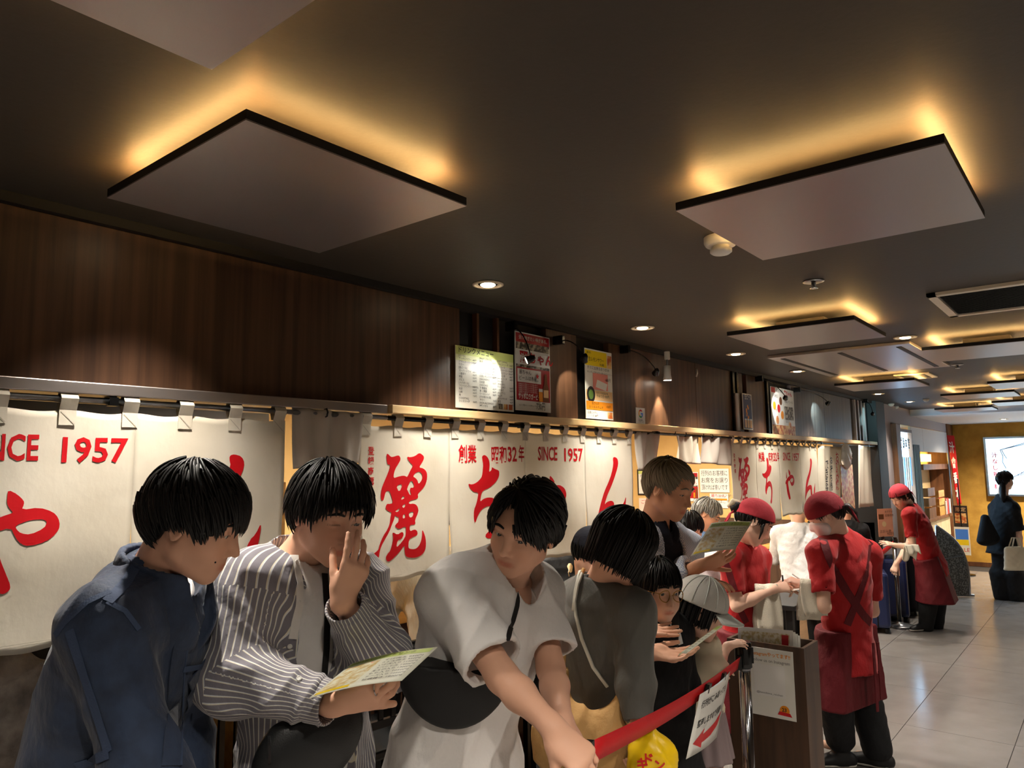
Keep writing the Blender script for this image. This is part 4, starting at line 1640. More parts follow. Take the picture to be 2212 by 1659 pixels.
def kerchief(h, parent, m, tilt=0.25, z0=0.035, knot=True, lift=0.012, seed=0.0, flap=None):
    """cotton kerchief pulled over the skull, knotted at the back"""
    sk = f_ell((0, -0.014, 0.028), np.array([0.075, 0.094, 0.086]) + lift + 0.004)
    def loc(p):
        d = sk(p) - 0.0028 * np.sin(p[:, 1] * 60 + p[:, 0] * 25 + seed) * np.clip(0.09 - p[:, 2], 0, 1) * 6
        return np.maximum(d, (z0 - p[:, 2]) + tilt * (p[:, 1]) * 1.0)
    fn = lambda p: loc(((p - h.c.astype(np.float32)) @ h.R.T.astype(np.float32)) / h.sc) * h.sc
    v = sdf_mesh(fn, h.c - 0.17, h.c + 0.17, 0.005)
    o = quad_obj('kerchief', [v], m, parent, h.c)
    if knot:
        b = MB()
        k0 = np.array([0, -0.112, z0 - tilt * 0.11 + 0.004])
        b.ball(h.w(k0), 0.016 * h.sc, 10, 7)
        for s in (-1, 1):
            pts = [k0, k0 + [s * 0.015, -0.02, -0.015], k0 + [s * 0.03, -0.025, -0.05], k0 + [s * 0.035, -0.02, -0.085]]
            for i in range(3):
                a, c = pts[i], pts[i + 1]
                w0, w1 = 0.008 + 0.008 * i, 0.008 + 0.008 * (i + 1)
                b.add([h.w(a + [0, 0, w0]), h.w(a - [0, 0, w0]), h.w(c - [0, 0, w1] + np.array([0, 0, 0.004])), h.w(c + [0, 0.004, w1]),
                       h.w(a + [0, -0.004, w0]), h.w(a - [0, 0.004, w0]), h.w(c - [0, 0.004, w1]), h.w(c + [0, -0.002, w1])],
                      [(0, 1, 2, 3), (7, 6, 5, 4), (0, 3, 7, 4), (1, 5, 6, 2), (3, 2, 6, 7)])
        b.build('knot', m, o, smooth=True)
    return o
# ---------------------------------------------------------------- the people in the queue
UZ = np.array([0, 0, 1.0])
FH = nrm(CF * [1, 1, 0])                      # horizontal view direction
RH = nrm(CR * [1, 1, 0])


def dirv(r, away, z):
    return nrm(RH * r + FH * away + UZ * z)


def JJ(**k):
    return {a: at(*b) for a, b in k.items()}


def push(J, dd):
    """move all joints along the line of sight"""
    o = {}
    for k, v in J.items():
        q = np.asarray(v) - CAM0
        d = float(q @ CF)
        o[k] = CAM0 + q * (d + dd) / d
    return o


mat('denim', (31, 42, 62), 0.75, col2=(47, 62, 88), nscale=(14, 14, 14), ndetail=8, sheen=0.15, bump=0.55, bscale=(18, 18, 11), bdist=0.02)
mat('denim_seam', (58, 72, 98), 0.8, bump=0.4, bscale=(260, 260, 260), bdist=0.003)
mat('denim_dark', (26, 36, 58), 0.8)
mat('white_cotton', (234, 230, 226), 0.85, sheen=0.1, bump=0.5, bscale=(17, 17, 11), bdist=0.02)
mat('white_rib', (226, 222, 216), 0.9, bump=0.3, bscale=(400, 400, 40), bdist=0.002)
mat('black_cloth', (14, 14, 16), 0.85, bump=0.5, bscale=(17, 17, 11), bdist=0.02)
mat('black_leather', (30, 31, 32), 0.42, bump=0.35, bscale=(320, 320, 320), bdist=0.0015)
mat('black_nylon', (10, 10, 11), 0.6)
mat('grey_trouser', (48, 46, 46), 0.8)
mat('grey_knit', (92, 90, 84), 0.7, sheen=0.2, bump=0.45, bscale=(22, 22, 9), bdist=0.015)
mat('tan_canvas', (190, 146, 88), 0.8, col2=(202, 158, 100), nscale=(9, 9, 9), bump=0.6, bscale=(14, 14, 9), bdist=0.03)
mat('cord_white', (224, 222, 208), 0.7)
mat('button_white', (232, 230, 224), 0.25)
mat('red_cotton', (176, 16, 22), 0.75, sheen=0.1, bump=0.5, bscale=(17, 17, 11), bdist=0.02)
mat('maroon', (98, 12, 22), 0.75, bump=0.5, bscale=(17, 17, 11), bdist=0.02)
mat('kerchief_red', (132, 26, 38), 0.85, bump=0.2, bscale=(60, 60, 60))
mat('kerchief_pink', (200, 62, 74), 0.85, bump=0.2, bscale=(60, 60, 60))
mat('towel', (226, 216, 196), 0.95, bump=0.8, bscale=(180, 180, 180), bdist=0.004)
mat('mask_white', (252, 236, 232), 0.8)
mat('navy_knit', (26, 28, 40), 0.85, bump=0.6, bscale=(30, 30, 160), bdist=0.004)
mat('cream_cotton', (222, 208, 180), 0.85)
mat('mauve', (142, 124, 124), 0.85)
mat('cap_mesh', (216, 212, 204), 0.8, bump=0.6, bscale=(420, 420, 420), bdist=0.002)
mat('cap_brim', (210, 212, 204), 0.8)
mat('gold', (190, 140, 70), 0.3, metal=1.0)
mat('silver', (200, 200, 205), 0.2, metal=1.0)
mat('blue_vest', (72, 96, 128), 0.85)
mat('white_shirt', (228, 226, 224), 0.85, bump=0.6, bscale=(17, 17, 11), bdist=0.03)
mat('oat_knit', (206, 196, 176), 0.9, bump=0.8, bscale=(40, 160, 20), bdist=0.006)
mat('grey_cap', (120, 122, 130), 0.85)


def stripe_mat(name, base, line, freq, wid, attr='stripe', line2=None):
    m = mat(name, base, 0.8, sheen=0.1, bump=0.5, bscale=(20, 20, 14), bdist=0.018)
    nt = m.node_tree
    b = nt.nodes['Principled BSDF']
    a = nt.nodes.new('ShaderNodeAttribute')
    a.attribute_name = attr
    mu = nt.nodes.new('ShaderNodeMath')
    mu.operation = 'MULTIPLY'
    mu.inputs[1].default_value = freq
    fr = nt.nodes.new('ShaderNodeMath')
    fr.operation = 'FRACT'
    rp = nt.nodes.new('ShaderNodeValToRGB')
    rp.color_ramp.interpolation = 'LINEAR'
    e = rp.color_ramp.elements
    e[0].position, e[0].color = 0.0, rgb(base)
    e[1].position, e[1].color = 1 - 2 * wid, rgb(base)
    for pos, c in ((1 - 1.8 * wid, line), (1 - 0.35 * wid, line2 or line), (1.0, base)):
        k = e.new(pos)
        k.color = rgb(c)
    nt.links.new(a.outputs['Fac'], mu.inputs[0])
    nt.links.new(mu.outputs[0], fr.inputs[0])
    nt.links.new(fr.outputs[0], rp.inputs[0])
    nt.links.new(rp.outputs[0], b.inputs['Base Color'])
    return m


stripe_mat('shirt_stripe', (128, 124, 132), (228, 218, 190), 98.0, 0.135, line2=(218, 222, 228))


def stripe_attr(F, tw=0.0):
    """running coordinate across the stripes: round the trunk, round each sleeve"""
    J = F.J

    def coords(vs):
        q = vs - J['pelvis']
        u, v, z = q @ F.lat, q @ F.fwd, q @ F.up
        vals = [np.arctan2(u, np.abs(v) + 0.06) * 0.16 + tw * z]
        cls = np.zeros(len(vs), int)
        best = np.full(len(vs), 1e9)
        n = 0
        for k in 'LR':
            for up, (a, b) in ((True, (J['sh' + k], J['el' + k])), (False, (J['el' + k], J['wr' + k]))):
                n += 1
                ab = b - a
                t = (vs - a) @ ab / (ab @ ab)
                w = vs - a - np.clip(t, 0, 1)[:, None] * ab
                d = np.linalg.norm(w, axis=1)
                ax = nrm(ab)
                s1 = nrm(np.cross(ax, F.fwd + 0.01))
                s2 = np.cross(ax, s1)
                vals.append(np.arctan2(w @ s1, w @ s2) * 0.055)
                ok = (d < best) & (d < (0.115 if up else 0.11))
                if up:
                    ok &= (np.abs(u) > 0.165) & (t > 0.12)
                cls = np.where(ok, n, cls)
                best = np.where(ok, d, best)
        return np.stack(vals), cls

    def fn(vs, fs):
        vals, _ = coords(vs)
        _, cls = coords(vs[fs].mean(1))
        c = vals[cls[:, None], fs]
        per = 2 * math.pi * 0.055
        d = c - c[:, :1]
        c = c - np.where(cls[:, None] > 0, np.round(d / per) * per, 0)
        return c
    return fn


# ---- man in denim jacket
def man_denim():
    J = JJ(neck=(332, 1252, 1.63), shR=(226, 1352, 1.47), shL=(398, 1330, 1.77), pelvis=(170, 1745, 1.62), elR=(300, 1632, 1.42), wrR=(430, 1800, 1.36), elL=(392, 1610, 1.74), wrL=(430, 1800, 1.62))
    h = Head(at(424, 1126, 1.60), dirv(0.93, 0.10, -0.36), dirv(0.40, 0.0, 0.92), 1.0, lids=0.75)
    F = Figure('man in a blue denim jacket leaning forward, black bowl haircut', J, h, res=0.0055)
    F.body({'R': hand(F.J['wrR'], dirv(0.6, 0.2, -0.7), dirv(0.3, -0.9, 0.2), 1), 'L': hand(F.J['wrL'], dirv(0.6, 0, -0.7), dirv(0.5, 0.5, 0.3), -1)}, tint=head_tint(h, stubble=0.25))
    face_parts(h, F.t)
    m_ = MB().ball(h.w(h.surf(0.040, -0.058)), 0.0022, 8, 6).build('mole', 'black_print', F.t)
    hair(h, F.t, 'hair_black', pole=(0, -0.35, 1), front=0.012, side=-0.022, back=-0.075, vol=0.018, seed=3, jit=0.016, curl=0.25)
    # white collar of the inner shirt
    tee = top_fn(F, 0.004, (0.006, 0.006, 0.006), 0.3, 0.05, nr=0.060, amp=0.002)
    F.wear('inner_shirt', lambda p: np.maximum(tee(p), f_plane(J['neck'] - F.up * 0.16, -F.up)(p)), [J['neck'], J['shL'], J['shR']], 'white_cotton', 0.09, 0.007)
    fn = top_fn(F, 0.030, (0.030, 0.028, 0.030), 0.96, 0.16, flare=0.02, amp=0.0065, seed=4.1, nr=0.075, ffx=0.62, k_=0.05)
    o = F.wear('jacket', fn, top_pts(F), 'denim', 0.17)
    col = f_loft([(J['neck'] - F.up * 0.060 + F.fwd * 0.03, F.lat, 0.128, 0.128), (J['neck'] + F.up * 0.030 + F.fwd * 0.012, F.lat, 0.098, 0.100), (J['neck'] + F.up * 0.075 + F.fwd * 0.012, F.lat, 0.090, 0.092)])
    coli = f_loft([(J['neck'] - F.up * 0.10 + F.fwd * 0.03, F.lat, 0.104, 0.104), (J['neck'] + F.up * 0.10 + F.fwd * 0.012, F.lat, 0.080, 0.082)])
    gap = f_cap(J['neck'] - F.up * 0.10 + F.fwd * 0.155, J['neck'] + F.up * 0.10 + F.fwd * 0.12, 0.016, 0.062)
    fc = lambda p: np.maximum(np.maximum(np.maximum(col(p), -coli(p)), -gap(p)), f_plane(J['neck'] + F.up * 0.055, F.up)(p))
    F.wear('collar', fc, [J['neck'] - F.up * 0.06, J['neck'] + F.up * 0.06], 'denim', 0.16, 0.005)
    for pix, w in (([(302, 1210), (270, 1262), (232, 1300)], 0.022), ([(238, 1278), (190, 1300), (140, 1345), (100, 1400)], 0.012), ([(232, 1300), (270, 1320), (300, 1360)], 0.010),
                   ([(150, 1362), (175, 1440), (205, 1530), (235, 1625)], 0.018), ([(235, 1628), (200, 1642), (165, 1656)], 0.018)):
        ribbon(F, fn, pix, w, 'denim_seam', 'seam', o, lift=0.0006)
    ribbon(F, fn, [(402, 1300), (390, 1380), (378, 1460), (372, 1560), (370, 1655)], 0.038, 'denim', 'placket', o, lift=0.001, th=0.003)
    ribbon(F, fn, [(412, 1312), (404, 1380), (394, 1460), (390, 1560), (388, 1655)], 0.004, 'denim_seam', 'seam', o, lift=0.004)
    pk = ribbon(F, fn, [(428, 1440), (428, 1480), (428, 1510), (428, 1550)], [0.09, 0.09, 0.085, 0.04], 'denim', 'chest_pocket', o, lift=0.002, th=0.003)
    ribbon(F, fn, [(392, 1445), (425, 1440), (440, 1437)], 0.012, 'denim_seam', 'pocket_hem', o, lift=0.005)
    button(F, fn, 406, 1345, 0.007, 'steel', o)
    trousers(F, 'black_cloth')
    shoes(F)


# ---- man in the striped shirt
def man_striped():
    J = JJ(neck=(640, 1212, 1.93), shR=(548, 1262, 1.80), shL=(772, 1262, 2.04), pelvis=(660, 1655, 1.90), elR=(505, 1462, 1.70), wrR=(722, 1522, 1.60), elL=(815, 1425, 1.86), wrL=(740, 1300, 1.70))
    h = Head(at(714, 1108, 1.86), dirv(0.62, -0.70, -0.30), dirv(0.22, -0.18, 0.96), 1.0, lids=0.8)
    F = Figure('man in an open grey striped shirt touching his nose, holding a menu', J, h, res=0.0055)
    hr = hand(J['wrR'], dirv(0.92, -0.05, 0.24), dirv(0.2, -0.75, -0.55), 1, 1.0, curl=(0.5, 0.55, 0.62, 0.7), thumb=(0.35, -0.05))
    hl = hand(J['wrL'], dirv(0.32, 0.16, 0.93), dirv(0.60, -0.76, -0.1), -1, 0.94, curl=(0.14, 0.20, 0.30, 0.42), spread=0.10, thumb=(0.35, 0.4))
    F.body({'R': hr, 'L': hl})
    face_parts(h, F.t)
    hair(h, F.t, 'hair_black', pole=(0.1, -0.30, 1), front=0.036, side=-0.012, back=-0.078, vol=0.021, seed=5, jit=0.022, curl=-0.2, spike=0.012)
    tee = top_fn(F, 0.004, (0.006, 0.006, 0.006), 0.3, 0.10, nr=0.060, amp=0.004, seed=2.2, ffx=0.8)
    F.wear('inner_shirt', tee, [J['neck'], J['shL'], J['shR'], J['pelvis']], 'white_cotton', 0.15, 0.007)
    f0 = top_fn(F, 0.026, (0.040, 0.044, 0.022), {'R': 0.95, 'L': 0.95}, 0.14, flare=0.03, amp=0.010, seed=7.7, nr=0.075, ffx=0.75, k_=0.05)
    # open front: a wedge that widens downwards
    ws = []
    for (x, y, w_) in ((676, 1180, 0.045), (690, 1260, 0.046), (690, 1340, 0.048), (694, 1420, 0.052), (712, 1500, 0.055), (720, 1650, 0.07)):
        q = march(f0.raw, x, y)
        ws.append((q, F.lat, w_, 0.10))
    wd = f_loft(ws)
    arms = f_union(F.arm('L', inf=(0.042, 0.046, 0.024)) + F.arm('R', inf=(0.042, 0.046, 0.024)))
    fn = lambda p: np.maximum(f0(p), -np.maximum(wd(p), -(arms(p) - 0.012)))
    o = F.wear('shirt', fn, top_pts(F), 'shirt_stripe', 0.17, 0.0055, attrs={'stripe': stripe_attr(F)})
    col = f_loft([(J['neck'] - F.up * 0.050 + F.fwd * 0.02, F.lat, 0.108, 0.100), (J['neck'] + F.up * 0.022 - F.fwd * 0.004, F.lat, 0.080, 0.082)])
    coli = f_loft([(J['neck'] - F.up * 0.10 + F.fwd * 0.02, F.lat, 0.090, 0.086), (J['neck'] + F.up * 0.08, F.lat, 0.072, 0.074)])
    gap = f_cap(J['neck'] - F.up * 0.10 + F.fwd * 0.13, J['neck'] + F.up * 0.10 + F.fwd * 0.105, 0.04, 0.07)
    fc = lambda p: np.maximum(np.maximum(np.maximum(col(p), -coli(p)), -gap(p)), f_plane(J['neck'] + F.up * 0.026, F.up)(p))
    F.wear('collar', fc, [J['neck'] - F.up * 0.06, J['neck'] + F.up * 0.06], 'shirt_stripe', 0.14, 0.005, attrs={'stripe': stripe_attr(F, 1.0)})
    # cuffs
    for k in 'LR':
        ax = nrm(J['wr' + k] - J['el' + k])
        q = J['wr' + k] - ax * 0.035
        fo = f_cap(q - ax * 0.028, q + ax * 0.028, 0.051, 0.047)
        fi = f_cap(q - ax * 0.08, q + ax * 0.08, 0.043, 0.040)
        ff = lambda p, fo=fo, fi=fi, q=q, ax=ax: np.maximum(np.maximum(fo(p), -fi(p)), np.abs((p - q) @ ax) - 0.026)
        F.wear('cuff', ff, [q - ax * 0.03, q + ax * 0.03], 'shirt_stripe', 0.06, 0.004, attrs={'stripe': stripe_attr(F)}, parent=o)
    for x, y in ((640, 1214), (645, 1300), (626, 1396), (646, 1466)):
        button(F, fn, x, y, 0.006, 'button_white', o)
    ribbon(F, fn, [(636, 1200), (648, 1260), (646, 1310), (632, 1380)], 0.020, 'white_rib', 'placket', o, lift=0.0005)
    ribbon(F, tee, [(700, 1240), (706, 1320), (704, 1400), (698, 1475)], 0.016, 'black_nylon', 'bag_strap', None, lift=0.002, th=0.003)
    # cross-body bag at the hip
    c = at(668, 1612, 1.66)
    r1, u1 = dirv(0.8, 0.55, -0.1), dirv(-0.15, -0.1, 1)
    bag = f_ell(c, (0.125, 0.045, 0.105), np.stack([r1, nrm(np.cross(u1, r1)), u1]))
    bo = F.wear('shoulder_bag', lambda p: np.maximum(bag(p), f_plane(c + u1 * 0.07, u1)(p)), [c], 'black_leather', 0.16, 0.006)
    ribbon(F, lambda p: np.maximum(bag(p), f_plane(c + u1 * 0.07, u1)(p)), [(582, 1590), (583, 1650)], 0.006, 'silver', 'zip', bo)
    # ring on the finger
    W = F.handfn['R']
    g = [W(-0.012 + 0.0115 * math.cos(a), 0.098, 0.001 + 0.0115 * math.sin(a)) for a in np.linspace(0, 2 * math.pi, 13)]
    MB().tube(g, 0.0013, 6).build('ring', 'silver', F.t, smooth=True)
    trousers(F, 'black_cloth')
    shoes(F)


# ---- man in the white t-shirt
def man_white():
    J = JJ(neck=(1088, 1236, 2.03), shR=(970, 1280, 1.90), shL=(1156, 1276, 2.13), pelvis=(985, 1590, 1.98), elR=(1085, 1462, 1.72), wrR=(1195, 1572, 1.60), elL=(1190, 1445, 1.98), wrL=(1216, 1560, 1.74))
    h = Head(at(1133, 1140, 1.96), dirv(-0.50, -0.82, -0.24), dirv(0.20, -0.22, 0.95), 1.0, lids=0.5)
    F = Figure('man in a white t-shirt with black waist bag, reaching down to the red belt', J, h, res=0.0055)
    hr = hand(J['wrR'], dirv(0.62, -0.25, -0.62), dirv(0.45, -0.75, 0.5), 1, 1.05, curl=(0.45, 0.5, 0.55, 0.6), thumb=(0.45, 0.5))
    hl = hand(J['wrL'], dirv(0.45, -0.35, -0.78), dirv(0.8, -0.5, 0.2), -1, 1.0, curl=(0.5, 0.6, 0.65, 0.7), thumb=(0.3, 0.4))
    F.body({'R': hr, 'L': hl}, neck_r=0.056)
    face_parts(h, F.t, gaze=-0.25)
    hair(h, F.t, 'hair_black', pole=(0.10, 0.55, 1), front=0.010, side=-0.02, back=-0.07, vol=0.019, seed=8, jit=0.012, bang_gap=(-0.12, 0.42, 0.080), spike=0.004)
    fn = top_fn(F, 0.030, (0.014, 0.050, 0.02), {'R': 0.42, 'L': 0.40}, 0.10, flare=0.035, amp=0.0065, seed=9.4, nr=0.086, ffx=0.6, neckdrop=0.070)
    o = F.wear('t_shirt', fn, top_pts(F), 'white_cotton', 0.18)
    tl = nrm(F.up + F.fwd * 0.45)
    ca = J['neck'] - F.up * 0.038 + F.fwd * 0.040
    ring = f_loft([(ca - tl * 0.04, F.lat, 0.090, 0.092), (ca + tl * 0.04, F.lat, 0.084, 0.086)])
    rin = f_loft([(ca - tl * 0.10, F.lat, 0.080, 0.082), (ca + tl * 0.10, F.lat, 0.074, 0.076)])
    F.wear('neckband', lambda p: np.maximum(np.maximum(ring(p), -rin(p)), np.abs((p - ca) @ tl) - 0.013), [ca], 'white_rib', 0.14, 0.0045, parent=o)
    ribbon(F, fn, [(1122, 1262), (1116, 1310), (1105, 1350), (1096, 1382)], 0.012, 'black_nylon', 'bag_strap', None, lift=0.001, th=0.003)
    ribbon(F, fn, [(893, 1370), (896, 1420), (905, 1450)], 0.014, 'black_nylon', 'bag_strap', None, lift=0.001, th=0.003)
    # half-moon waist bag on the belly
    p0 = march(fn, 985, 1480)
    n0 = grad(fn, p0)
    r1 = nrm(np.cross(UZ, n0))
    u1 = np.cross(n0, r1)
    c = p0 + n0 * 0.012 + u1 * 0.075
    mo = f_ell(c, (0.148, 0.050, 0.178), np.stack([r1, n0, u1]))
    tp = f_plane(c - u1 * 0.018, nrm(u1 + 0.12 * r1))
    fb = lambda p: np.maximum(mo(p), tp(p))
    F.wear('waist_bag', fb, [c - u1 * 0.1], 'black_nylon', 0.2, 0.007)
    trousers(F, 'grey_trouser')
    shoes(F)


# ---- woman in the grey knit top
def woman_knit():
    J = JJ(neck=(1293, 1262, 2.36), shR=(1368, 1322, 2.24), shL=(1246, 1300, 2.46), pelvis=(1290, 1545, 2.38), elR=(1372, 1482, 2.16), wrR=(1382, 1575, 2.10), elL=(1330, 1432, 2.50), wrL=(1404, 1412, 2.42))
    h = Head(at(1350, 1180, 2.28), dirv(0.84, 0.22, -0.46), dirv(0.42, 0.06, 0.9), 0.92, fem=True, lids=0.8)
    F = Figure('woman with a black bob in a grey knit top, seen from behind, tan bag', J, h, 0.90, res=0.006)
    hr = hand(J['wrR'], dirv(0.1, -0.1, -1), dirv(0.9, -0.3, 0), -1, 0.88, curl=(0.9, 0.9, 0.9, 0.9), thumb=(0.3, 0.5))
    hl = hand(J['wrL'], dirv(0.98, -0.1, -0.05), dirv(0.0, 0.3, -0.9), 1, 0.92, curl=(0.15, 0.2, 0.25, 0.3), thumb=(0.7, 0.0))
    F.body({'R': hr, 'L': hl}, neck_r=0.048)
    face_parts(h, F.t)
    hair(h, F.t, 'hair_black', pole=(0, -0.05, 1), front=0.0, side=-0.100, back=-0.095, vol=0.015, hang=0.988, locks=900, seed=11, jit=0.012, ear=False)
    mk = lambda p: np.maximum(h.fn(p) - 0.004, f_ell(h.w((0, 0.085, -0.055)), np.array([0.06, 0.07, 0.045]))(p))
    F.wear('face_mask', mk, [h.w((0, 0.085, -0.055))], 'black_cloth', 0.09, 0.005)
    fn = top_fn(F, 0.020, (0.024, 0.026, 0.022), {'R': 0.90, 'L': 0.92}, 0.05, flare=0.01, amp=0.0045, seed=3.3, nr=0.088, ffx=0.6, neckdrop=0.012, tk=dict(chest=0.150, waist=0.125, hip=0.16))
    o = F.wear('knit_top', fn, top_pts(F), 'grey_knit', 0.15)
    # cream cord and tan strap over the shoulder
    ribbon(F, fn, [(1262, 1232), (1250, 1262), (1243, 1300), (1246, 1330), (1258, 1380), (1282, 1440), (1312, 1482)], 0.009, 'cord_white', 'bag_cord', None, lift=0.001, th=0.006)
    ribbon(F, fn, [(1254, 1236), (1245, 1275), (1240, 1320)], 0.009, 'cord_white', 'bag_cord', None, lift=0.001, th=0.006)
    st = [at(1262, 1228, 2.40), at(1240, 1270, 2.40), at(1228, 1340, 2.33), at(1220, 1400, 2.28), at(1216, 1450, 2.24)]
    MB().tube(st, 0.006, 6).build('bag_strap', 'tan_canvas', F.t, smooth=True)
    # big slouchy tan bag on the near hip
    B3 = np.stack([RH, FH, UZ])
    U = [(f_ell(at(1212, 1600, 2.18), (0.085, 0.06, 0.12), B3), 0), (f_ell(at(1290, 1625, 2.16), (0.11, 0.065, 0.10), B3), 0.05), (f_cap(at(1218, 1450, 2.25), at(1192, 1580, 2.18), 0.014, 0.045), 0.07),
         (f_cap(at(1338, 1500, 2.15), at(1310, 1600, 2.14), 0.012, 0.05), 0.06), (f_cap(at(1222, 1560, 2.16), at(1300, 1585, 2.14), 0.035, 0.045), 0.05)]
    bag = f_union(U)
    fb = lambda p: bag(p) - 0.010 * folds(p, 6.0, 0.5)
    F.wear('shoulder_bag', fb, [at(1160, 1640, 2.16), at(1360, 1480, 2.16)], 'tan_canvas', 0.13, 0.007)
    tr_, tf = trousers(F, 'tan_canvas', 0.02, straight=0.075, amp=0.004)
    MB().lathe([(0.031, -0.012), (0.033, -0.006), (0.033, 0.006), (0.031, 0.012)], (0, 0, 0), 16)
    ax = nrm(J['wrL'] - J['elL'])
    s1 = nrm(np.cross(ax, UZ))
    s2 = np.cross(s1, ax)
    g = [J['wrL'] - ax * 0.012 + (s1 * math.cos(a) * 0.027 + s2 * math.sin(a) * 0.024) for a in np.linspace(0, 2 * math.pi, 17)]
    MB().tube(g, 0.0055, 6).build('watch_strap', 'grey_trouser', F.t, smooth=True)
    shoes(F, 'black_leather')


# ---- customer in a dark cap behind her, one open hand
def woman_cap():
    J = JJ(neck=(1272, 1256, 3.42), shR=(1318, 1300, 3.32), shL=(1225, 1295, 3.48), pelvis=(1262, 1510, 3.42), elR=(1342, 1402, 2.86), wrR=(1374, 1362, 2.52), elL=(1215, 1400, 3.48), wrL=(1240, 1480, 3.42))
    h = Head(at(1284, 1198, 3.40), dirv(0.8, 0.2, -0.4), dirv(0.35, 0.05, 0.93), 0.98, fem=True, lids=0.7)
    F = Figure('person in a dark navy knit cap behind the grey knit woman, one hand held open', J, h, 0.94, res=0.008)
    hr = hand(J['wrR'], dirv(0.97, -0.15, 0.02), dirv(0.1, 0.30, -0.9), -1, 0.86, curl=(0.03, 0.05, 0.08, 0.12), spread=0.06, thumb=(0.5, 0.1))
    F.body({'R': hr}, ares=0.004)
    hair(h, F.t, 'hair_black', side=-0.04, back=-0.06, vol=0.010, locks=150, seed=13, ear=False)
    cp = f_ell(h.w((0, -0.016, 0.035)), np.array([0.096, 0.112, 0.098]) * 0.95, h.R)
    F.wear('knit_cap', lambda p: np.maximum(cp(p), f_plane(h.w((0, 0, 0.005)), -h.z)(p)), [h.c], 'navy_knit', 0.15, 0.007)
    fn = top_fn(F, 0.015, (0.02, 0.02, 0.015), 0.93, 0.08, amp=0.003, seed=1.3)
    F.wear('sweater', fn, top_pts(F), 'black_cloth', 0.14)
    trousers(F, 'black_cloth')
    shoes(F)


# ---- girl with round glasses
def girl_glasses():
    J = JJ(neck=(1422, 1330, 2.68), shR=(1386, 1358, 2.62), shL=(1468, 1362, 2.74), pelvis=(1432, 1530, 2.68), elR=(1372, 1480, 2.62), wrR=(1392, 1570, 2.58), elL=(1490, 1475, 2.74), wrL=(1478, 1560, 2.68))
    h = Head(at(1420, 1272, 2.62), dirv(0.40, -0.90, -0.10), dirv(0.10, -0.06, 0.98), 0.90, kid=True, fem=True, lids=0.68)
    F = Figure('girl with round glasses and long dark braid in a black dress', J, h, 0.70, res=0.0065, skin='skin_fair')
    hr = hand(J['wrR'], dirv(0.1, 0, -1), dirv(-0.9, -0.3, 0), 1, 0.72)
    hl = hand(J['wrL'], dirv(-0.1, 0, -1), dirv(0.9, -0.3, 0), -1, 0.72)
    F.body({'R': hr, 'L': hl}, neck_r=0.042, hres=0.004)
    face_parts(h, F.t, brow_m='hair_soft', gaze=0.15)
    br = lambda s: ([(s * 0.07, -0.03, -0.02), (s * 0.085, 0.0, -0.08), (s * 0.08, 0.02, -0.15), (s * 0.075, 0.035, -0.22), (s * 0.07, 0.04, -0.29)], [0.028, 0.026, 0.022, 0.018, 0.010])
    hair(h, F.t, 'hair_black', pole=(0, 0.05, 1), front=0.030, side=-0.02, back=-0.10, vol=0.014, hang=False, locks=600, seed=17, extra=[br(1), br(-1)])
    g = MB()
    for k in (-1, 1):
        g.tube([h.w((k * 0.031 + 0.0235 * math.cos(a), 0.104 - 0.012 * abs(math.cos(a)), -0.004 + 0.022 * math.sin(a))) for a in np.linspace(0, 2 * math.pi, 21)], 0.0016, 6)
        g.tube([h.w((k * 0.054, 0.094, 0.004)), h.w((k * 0.083, 0.04, 0.004)), h.w((k * 0.086, -0.02, 0.0))], 0.0012, 5)
    g.tube([h.w((-0.008, 0.106, 0.0)), h.w((0, 0.108, 0.003)), h.w((0.008, 0.106, 0.0))], 0.0012, 5)
    g.build('glasses', 'gold', F.t, smooth=True)
    fn = top_fn(F, 0.014, (0.016, 0.014, 0.012), 0.9, 0.36, flare=0.10, amp=0.004, seed=5.3, nr=0.062, ffx=0.7)
    o = F.wear('dress', fn, top_pts(F) + [J['pelvis'] - UZ * 0.4], 'black_cloth', 0.14)
    ribbon(F, fn, [(1445, 1338), (1462, 1360), (1470, 1392)], 0.022, 'white_cotton', 'collar', o)
    shoes(F, 'shoe_black')


